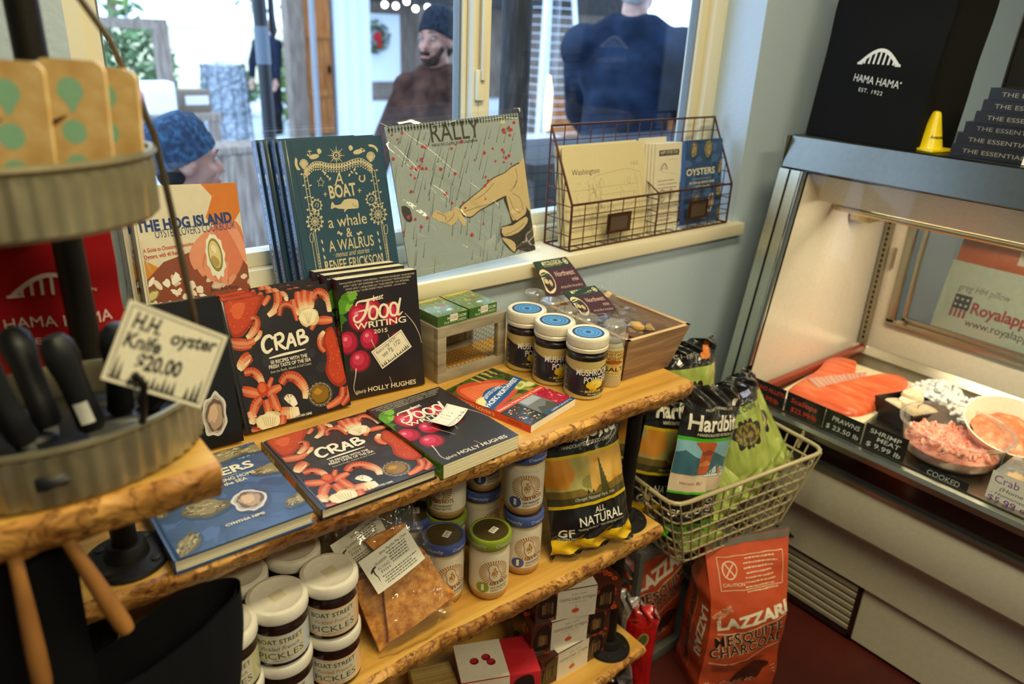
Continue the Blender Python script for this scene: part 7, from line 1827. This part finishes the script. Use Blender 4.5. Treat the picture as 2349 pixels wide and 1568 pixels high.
# crab cakes box
t = thing('crab_cake_box', 'clear clamshell box with a purple handwritten crab label at the right edge', 'box', T(1.690, .30, FZ-.012))
mb = MB(); mb.box(0, 0, .001, .13, .125, .075, 'ffffff', b=.006); mb.build('clamshell', bowlm, t)
for i in range(3):
    mb = MB(); mb.blob((.065, .022+.04*i, .030), (.045, .019, .022), 'd9a858', nz=.25, seed=i, sub=3); mb.build('crab_cake', 'matte', t)
a = Art(.125, .078); a.rect(0, 0, 1, 1, 'e9e4d4'); a.up(); a.text('Crab Cakes', (.06, .68), (.98, .68), .017, '8a4a9a', .0); a.text('(Home made)', (.18, .48), (.9, .48), .009, '2a2a2a', 0, .2); a.text('- Homemade sauce', (.06, .32), (.92, .32), .007, '2a2a2a', 0, .2); a.text('$5.99 each', (.04, .09), (.9, .09), .014, '8a4a9a', .015)
mb = MB(); a.emit(mb, lambda u, v, d: (-.0015-d, .125-u, .000+v)); mb.build('label', 'paper', t)
# chalk signs
def chalk(label, y1, y0, zb, h, rows, col):
    w = y1-y0; a = Art(w, h); a.rect(0, 0, 1, 1, '15161a'); a.up()
    for s, x0, x1, v, hh in rows: a.text(s, (x0, v), (x1, v), hh, col, .004, .1)
    mb = MB(); lean = .25
    f = lambda u, v, d: (1.672-d+lean*v*.25, y1-u, zb+v)
    a.emit(mb, f); mb.grid(lambda u, v: f(w*u, h*v, -.0015), 1, 1, '15161a', flip=True); mb.grid(lambda u, v: f(w*u, h*v, .00005), 1, 1, '15161a')
    put('price_sign', 'paper', mb, label, 'sign', None, 'chalk price signs')
chalk('black sign with red writing for coho fillets, first from the window wall', 1.026, .918, .598, .060, (('COHO FILLETS', .10, .97, .62, .011), ('$14.99/lb', .16, .86, .20, .013)), 'e8482f')
chalk('black sign with red writing for scallops, second from the window wall', .913, .805, .598, .060, (('Scallops', .12, .80, .60, .013), ('$25.99/lb', .16, .84, .20, .013)), 'e8482f')
chalk('black sign with white writing for prawns, third from the window wall', .803, .704, .600, .058, (('PRAWNS', .20, .92, .58, .012), ('$ 23.50 lb', .08, .94, .18, .012)), 'dfe0dc')
chalk('black sign with white writing for shrimp meat, below the clear bowl', .700, .598, .600, .064, (('SHRIMP', .12, .86, .70, .011), ('MEAT', .32, .86, .46, .011), ('$ 9.99 lb', .10, .92, .16, .012)), 'dfe0dc')
chalk('black sign with white writing for cooked crab, lowest and nearest the right edge', .560, .456, .583, .040, (('COOKED', .16, .84, .56, .012), ('CRAB', .30, .72, .06, .010)), 'b9bab6')
# package seen through the sliding door
t = thing('printed_package', 'pale package with a flag logo seen through the sliding door of the case', 'package', T(2.385, .885, .700) @ Rz(-90) @ Rx(78))
a = Art(.40, .215); a.rect(0, 0, 1, 1, 'c6cbb4'); a.up()
a.text('greg HH pillow', (.10, .62), (.46, .62), .020, '5a5a54', 0, .2)
a.rect(.10, .36, .22, .56, '1a1c22'); a.up()
for r_ in range(2):
    for c_ in range(3): a.poly([(.12+.037*c_+.011*cos(pi/2+k*2*pi/5*2)*1, .415+.085*r_+.011*1.86*sin(pi/2+k*2*pi/5*2)) for k in range(5)], 'f0f0ea'); a.ell((.12+.037*c_, .415+.085*r_), .003, .003, 'f0f0ea', 0, 10)
for c_ in range(4): a.rect(.10+.031*c_, .24, .117+.031*c_, .36, 'a8222a')
a.text('Royalapp', (.235, .34), (.62, .34), .034, 'a8222a', .03); a.text('www.royalapp', (.225, .16), (.66, .16), .022, '2a2a2e', .01)
mb = MB(); mb.box(0, 0, -.05, .40, .215, 0, 'c6cbb4', b=.006); a.emit(mb, lambda u, v, d: (u, v, .0002+d)); mb.build('wrapper', 'cover', t)
mb = MB(); mb.grid(lambda u, v: (.0+.36*u, .205+.10*v, -.02+.03*sin(pi*u)*sin(pi*v)), 16, 8, 'd9622c'); a = Art(.12, .06); a.rect(0, 0, 1, 1, 'e9d9c8'); a.up(); a.lines((.1, .8), (.9, .8), 4, .012, .004, 'b07a5a', 3); a.emit(mb, lambda u, v, d: (.17+u, .24+v*.9, .013+d)); mb.build('orange_pouch', 'cover', t)
# ---- on top of the case
TZ = 1.2822
t = thing('tote_bag', 'large black tote bag with a white bridge logo standing on the seafood case', 'bag', T(1.838, 1.098, TZ))
dv = Vector((1.793-1.838, .800-1.098, 0)); bw = dv.length; ax = dv.normalized(); ay = Vector((0, 0, 1)).cross(ax)
def bf(u, v, d=0):
    """front face, u to the right, v up"""
    n_ = -ay
    return ax*(bw*u)+Vector((0, 0, .47*v))+n_*(.008*noise.noise(Vector((u*3, v*4, 1)))+.010*sin(pi*u)+d)+ay*.05*v
mb = MB(); mb.grid(lambda u, v: bf(u, v), 30, 30, '111111')
dp = .15
def side_(u, v):
    a0 = bf(1, v); k = abs(2*u-1); return a0+ay*(dp*u)-ax*(.055*(1-k)*(min(1, v*1.4+.15)))
mb.grid(side_, 12, 20, '141412'); mb.grid(lambda u, v: bf(0, v)+ay*(dp*(1-u))+ax*(.04*(1-abs(2*u-1))), 8, 12, '141412'); mb.grid(lambda u, v: bf(u, v)+ay*dp, 12, 12, '101010', flip=True)
mb.add([bf(0, 0), bf(1, 0), bf(1, 0)+ay*dp, bf(0, 0)+ay*dp], [(3, 2, 1, 0)], '101010')
a = Art(bw, .47); K = 'd9d6cc'
bridge(a, .545, .375, .165, K, .0052); a.text('HAMA HAMA', (.36, .290), (.755, .270), .0165, K, .0); a.text('EST. 1922', (.43, .243), (.64, .233), .0085, K, 0, 0, 1.3); a.ell((.765, .298), .002, .002, K)
a.emit(mb, lambda u, v, d: bf(u/bw, v/.47, d+.0008)); mb.build('cloth', 'cloth', t)
t = thing('toy_cone', 'small yellow toy cone standing at the edge of the seafood case top', 'cone', T(1.852, .792, TZ) @ Rz(-12))
mb = MB(); mb.box(-.042, -.042, 0, .042, .042, .006, 'e6cc10', b=.002); mb.build('base', 'plastic', t)
mb = MB(); mb.lathe([(.030, .006), (.028, .010), (.0105, .078), (.008, .084), (0, .0865)], 'e6cc10', n=40); a = Art(.04, .012); a.text('Awesome!', (.06, .2), (.94, .2), .0075, '2a2410', .02, .2); a.emit(mb, lambda u, v, d: ((.0243+.00035+d-.26*v)*cos(R(205)+u/.024), (.0243+.00035+d-.26*v)*sin(R(205)+u/.024), .025+v)); mb.build('cone_body', 'plastic', t)
es = essential_cover(.19, .245); sp = essential_spine(.245, .0238)
b0 = book('book', 'black oyster book at the bottom of the stack on the seafood case', 'book', T(1.826, .733-.245, TZ), .19, .245, .0238, es, sp, '131216', group='black books stacked on the case')
for k, (dx, dy, lb) in enumerate(((.006, -.004, 'second from the bottom of the stack on the seafood case'), (.012, -.012, 'third from the bottom of the stack on the seafood case'), (.004, -.030, 'fourth from the bottom of the stack on the seafood case'), (.012, -.036, 'second from the top of the stack on the seafood case'), (.016, -.042, 'on top of the stack on the seafood case'))):
    copy_tree(b0, T(1.826+dx, .488+dy, TZ+.0241*(k+1)), 'black oyster book '+lb, 'black books stacked on the case')
book('book', 'black book standing upright behind the stack on the seafood case', 'book', T(2.085, .758, TZ) @ Rz(-82) @ Rx(90-6), .21, .30, .028, es, sp, '131216')
mb = MB(); mb.box(-.0006, -.03, 0, .0006, .03, .042, 'ece6d6'); mb.box(-.0014, -.022, .004, -.0007, .022, .020, '16171a'); put('sign_card', 'paper', mb, 'small white card with black print leaning on the stacked black books', 'card', T(1.812, .553, TZ+.0005) @ Ry(8))
# ------------------------------------------------------------------ people outside
def skinmat(n, c1, c2): return noisemat(n, c1, c2, (30, 30, 30), 3, .5, .05)
def clothm(n, c1, c2, s=40): return noisemat(n, c1, c2, (s,)*3, 5, .95, .5, spec=.15)
def merged(name, shapes, mat, parent, voxel=.012, sm=4):
    """closed shapes fused into one continuous surface"""
    mb = MB()
    for s in shapes:
        if s[0] == 't': mb.tube(s[1], s[2], 'ffffff', n=14)
        else: mb.blob(s[1], s[2], 'ffffff', sub=3)
    o = mb.build(name, mat, parent)
    r_ = o.modifiers.new('fuse', 'REMESH'); r_.mode = 'VOXEL'; r_.voxel_size = voxel; r_.use_smooth_shade = True
    s_ = o.modifiers.new('soft', 'SMOOTH'); s_.iterations = sm; s_.factor = .5
    return o
def head_shapes(c, s=1.0):
    """head facing +x, c = centre of the skull; 0.23 tall"""
    x, y, z = c; k = s
    P = lambda a, b, d: (x+a*k, y+b*k, z+d*k)
    sh = [('b', P(-.012, 0, .022), (.098*k, .076*k, .095*k)), ('b', P(.024, 0, -.045), (.066*k, .058*k, .068*k)), ('b', P(.058, 0, -.090), (.034*k, .034*k, .026*k)),
          ('t', [P(.078, 0, .012), P(.096, 0, -.020), P(.104, 0, -.036), P(.084, 0, -.044)], [.012*k, .014*k, .016*k, .010*k]),
          ('b', P(.082, .0, -.066), (.014*k, .026*k, .008*k)), ('b', P(.080, 0, -.078), (.014*k, .023*k, .008*k)),
          ('b', P(.078, .03, .026), (.014*k, .026*k, .010*k)), ('b', P(.078, -.03, .026), (.014*k, .026*k, .010*k)), ('b', P(.06, .042, -.03), (.022*k, .02*k, .022*k)), ('b', P(.06, -.042, -.03), (.022*k, .02*k, .022*k)),
          ('b', P(-.014, .078, -.008), (.022*k, .010*k, .032*k)), ('b', P(-.014, -.078, -.008), (.022*k, .010*k, .032*k)),
          ('t', [P(-.03, 0, -.16), P(-.018, 0, -.06)], [.056*k, .052*k])]
    return sh
def face(c, parent, iris='3a2a20'):
    x, y, z = c
    mb = MB()
    for s in (-1, 1):
        mb.blob((x+.0785, y+.031*s, z+.007), (.0085, .0115, .0075), 'a39a94', sub=2); mb.blob((x+.0842, y+.031*s, z+.007), (.004, .0055, .0055), iris, sub=2)
    mb.build('eyes', 'gloss', parent)
    mb = MB()
    for s in (-1, 1): mb.tube([(x+.088, y+.014*s, z+.030), (x+.090, y+.032*s, z+.035), (x+.078, y+.052*s, z+.030)], [.003, .004, .002], '2a1e18', n=6)
    mb.build('eyebrows', 'matte', parent)
    mb = MB(); mb.tube([(x+.090, y-.022, z-.071), (x+.0975, y, z-.072), (x+.090, y+.022, z-.071)], [.003, .006, .003], 'a86a5c', n=8); mb.build('lips', 'skin', parent)
def hand(c, d, s=1):
    """palm and five bent fingers hanging along d from the wrist c"""
    c = Vector(c); d = Vector(d).normalized(); n = Vector((1, 0, 0)) if abs(d.x) < .8 else Vector((0, 0, 1)); a = d.cross(n).normalized(); n = a.cross(d)
    sh = [('t', [c, c+d*.045, c+d*.085], [.026, .034, .032])]
    for k, (o, l) in enumerate(((-.026, .062), (-.009, .074), (.009, .07), (.025, .055))):
        b = c+d*.085+a*o; sh.append(('t', [b, b+d*l*.45+n*.004, b+d*l*.75+n*.016, b+d*l*.9+n*.030], [.0095, .009, .0085, .007]))
    b = c+d*.03-a*.03*s; sh.append(('t', [b, b+d*.025-a*.022*s+n*.008, b+d*.055-a*.026*s+n*.02], [.011, .010, .008]))
    return sh
def person(label, M, H, coat, trousers, skin, hair, hat=None, seated=False, coat_len=.50, head_turn=0, beard=None, scarf=None, arms=((.0, 0), (.0, 0)), bulk=1.0):
    """stands (or sits) facing +x with the feet at the origin"""
    t = thing('person', label, 'person', M)
    k = H/1.72
    hip = .92*k if not seated else .50*k
    sh_z = hip+.50*k; hc = (0.02*k, 0, hip+.685*k)
    body = []
    legs = []; shoes = []
    for s in (-1, 1):
        if seated:
            j = [(0, .09*s, hip), (.42*k, .11*s, hip+.02), (.46*k, .11*s, .06)]
        else: j = [(0, .09*s*k, hip), (.02*k, .10*s*k, .50*k), (-.02*k, .10*s*k, .07*k)]
        body.append(('t', j, [.085*k, .062*k, .042*k])); legs.append(('t', [j[0], j[1], (j[2][0], j[2][1], .05*k)], [.105*k, .080*k, .066*k]))
        shoes.append(('t', [(j[2][0]-.05*k, j[2][1], .045*k), (j[2][0]+.08*k, j[2][1], .04*k), (j[2][0]+.18*k, j[2][1], .03*k)], [.046*k, .045*k, .028*k]))
        body.append(('t', [(j[2][0]-.02*k, j[2][1], .04*k), (j[2][0]+.15*k, j[2][1], .035*k)], [.036*k, .03*k]))
    body.append(('t', [(0, 0, hip-.04), (0, 0, hip+.22*k), (0, 0, sh_z-.14*k), (0, 0, sh_z+.03*k)], [.12*k, .10*k, .08*k, .045*k]))
    body += head_shapes(hc, k)
    sleeve = []; cuffs = []
    for i, s in enumerate((-1, 1)):
        fw, bend = arms[i]
        S = Vector((0, .178*s*k*bulk, sh_z-.065*k)); E = S+Vector((.10*k+fw*.2, .055*s*k, -.27*k)); W_ = E+Vector((.06*k+bend*.22, -.02*s*k-.06*s*bend, -.24*k+bend*.24))
        body.append(('t', [S, E, W_], [.042*k, .038*k, .030*k])); body.append(('t', [Vector((0, 0, sh_z-.08*k)), S], [.05*k, .042*k])); body += hand(W_, W_-E, s)
        sleeve.append(('b', tuple(S), .092*k*bulk)); sleeve.append(('t', [S, S.lerp(E, .3), E, W_-(W_-E)*.06], [.072*k*bulk, .078*k*bulk, .066*k*bulk, .052*k]))
    merged('body', body, skin, t, .009, 3)
    merged('trousers', legs+[('b', (0, 0, hip), (.145*k, .185*k, .12*k))], trousers, t, .015)
    merged('shoes', shoes, clothm('dark_shoe', '16130f', '2a241e'), t, .012)
    zl = hip+.52*k-coat_len*k*1.12
    if seated: zl = hip-.02
    merged('coat', sleeve+[('t', [(0, 0, zl), (0, 0, hip+.08*k), (0, 0, hip+.26*k), (0.0, 0, sh_z-.16*k)], [.175*k*bulk, .165*k*bulk, .16*k*bulk, .13*k*bulk]), ('b', (0, 0, sh_z-.17*k), (.145*k*bulk, .19*k*bulk, .15*k)), ('b', (0, 0, sh_z-.09*k), (.125*k, .165*k, .10*k)), ('t', [(-.01*k, -.16*k*bulk, sh_z-.06*k), (-.012*k, -.07*k, sh_z+.005*k), (-.012*k, .07*k, sh_z+.005*k), (-.01*k, .16*k*bulk, sh_z-.06*k)], [.070*k, .078*k, .078*k, .070*k]),
           ('t', [(-.02*k, 0, sh_z-.02*k), (-.015*k, 0, sh_z+.055*k)], [.088*k, .078*k])], coat, t, .014)
    face(hc, t) if abs(k-1) < .12 else None
    x, y, z = hc
    if hat:
        mb = MB(); hm, hcol = hat
        ribs = lambda q: 1+.02*sin(26*q)
        mb.lathe([(.088*k, -.002), (.094*k, .0), (.096*k, .028), (.093*k, .034)], hcol, n=156, wob=lambda q: 1+.028*sin(26*q)); mb.lathe([(.092*k, .028), (.094*k, .06), (.084*k, .092), (.052*k, .116), (.0, .122)], hcol, n=156, wob=lambda q: 1+.018*sin(26*q))
        mb.build('knit_hat', hm, t, M=T(x-.014, y, z+.008*k) @ Ry(-24) @ Matrix.Scale(.96, 4, (0, 1, 0)) @ Matrix.Scale(1.20, 4, (1, 0, 0)) @ Matrix.Scale(1.2, 4, (0, 0, 1)))
        if hair: merged('hair', [('b', (x-.055*k, y, z-.03*k), (.052*k, .072*k, .060*k))], hair, t, .008)
    elif hair:
        merged('hair', [('b', (x-.030*k, y, z+.045*k), (.096*k, .082*k, .078*k)), ('b', (x-.065*k, y, z-.015*k), (.050*k, .072*k, .062*k))], hair, t, .008)
    if beard: merged('beard', [('b', (x+.050*k, y, z-.092*k), (.042*k, .050*k, .034*k)), ('t', [(x+.03*k, y-.06*k, z-.03*k), (x+.06*k, y-.035*k, z-.085*k), (x+.078*k, y, z-.10*k), (x+.06*k, y+.035*k, z-.085*k), (x+.03*k, y+.06*k, z-.03*k)], .018*k), ('t', [(x+.095*k, y-.028*k, z-.062*k), (x+.105*k, y, z-.056*k), (x+.095*k, y+.028*k, z-.062*k)], .010*k)], beard, t, .008)
    if scarf: merged('scarf', [('t', [(.075*k*cos(q)-.015*k, .085*k*sin(q), sh_z+.055*k+.008*sin(3*q)) for q in [2*pi*i/12 for i in range(13)]], .032*k)], scarf, t, .01)
    return t
sk1, sk2 = skinmat('skin_tan', '9a6a55', 'b98570'), skinmat('skin_fair', 'b98a78', 'd2a593')
navyk = MATS.setdefault('navy_knit', noisemat('navy_knit', '0c1c33', '2c5a74', (55, 55, 55), 3, .95, .9, c3='15314e'))
dark = clothm('dark_hair', '14100e', '2a221e'); white = clothm('white_hair', 'a9a6a2', 'd9d6d0', 60); brownb = clothm('brown_beard', '2a1d18', '4a352a', 60)
person('person in a blue knitted hat seated right outside the left window, facing right', T(.70, 2.62, -.13) @ Rz(-4), 1.72, clothm('wine_jacket', '3a1f2c', '5a3a4a', 18), clothm('grey_trousers', '23262c', '3a3e46'), sk1, dark, hat=(navyk, 'ffffff'), seated=True)
person('person in a dark knitted hat and brown jacket standing outside, looking down left', T(2.03, 3.14, -.02) @ Rz(205), 1.56, clothm('brown_jacket', '2a1a16', '5a3c30', 14), clothm('dark_trousers', '15171c', '2a2d34'), sk1, dark, hat=(clothm('charcoal_knit', '10131a', '2c3340', 50), 'ffffff'), beard=brownb, arms=((.3, .3), (.3, .2)))
person('person with white hair in a dark blue jacket outside the right window, seen from behind', T(2.60, 2.46, -.02) @ Rz(28), 1.84, clothm('navy_jacket', '121a28', '26344a', 9), clothm('dark_trousers2', '15171c', '2a2d34'), sk2, white, bulk=1.14, arms=((.2, .1), (.4, .4)))
person('person in a long dark coat with a purple scarf standing far out in the yard', T(4.16, 10.7, -.02) @ Rz(215), 1.50, clothm('navy_coat', '0e1526', '1f2b47', 12), clothm('black_trousers', '0c0d10', '1c1e22'), sk2, clothm('light_hair', 'b9a99a', 'd9ccc0', 40), coat_len=1.0, scarf=clothm('purple_scarf', '4a3a8a', '7a6ab8', 20))
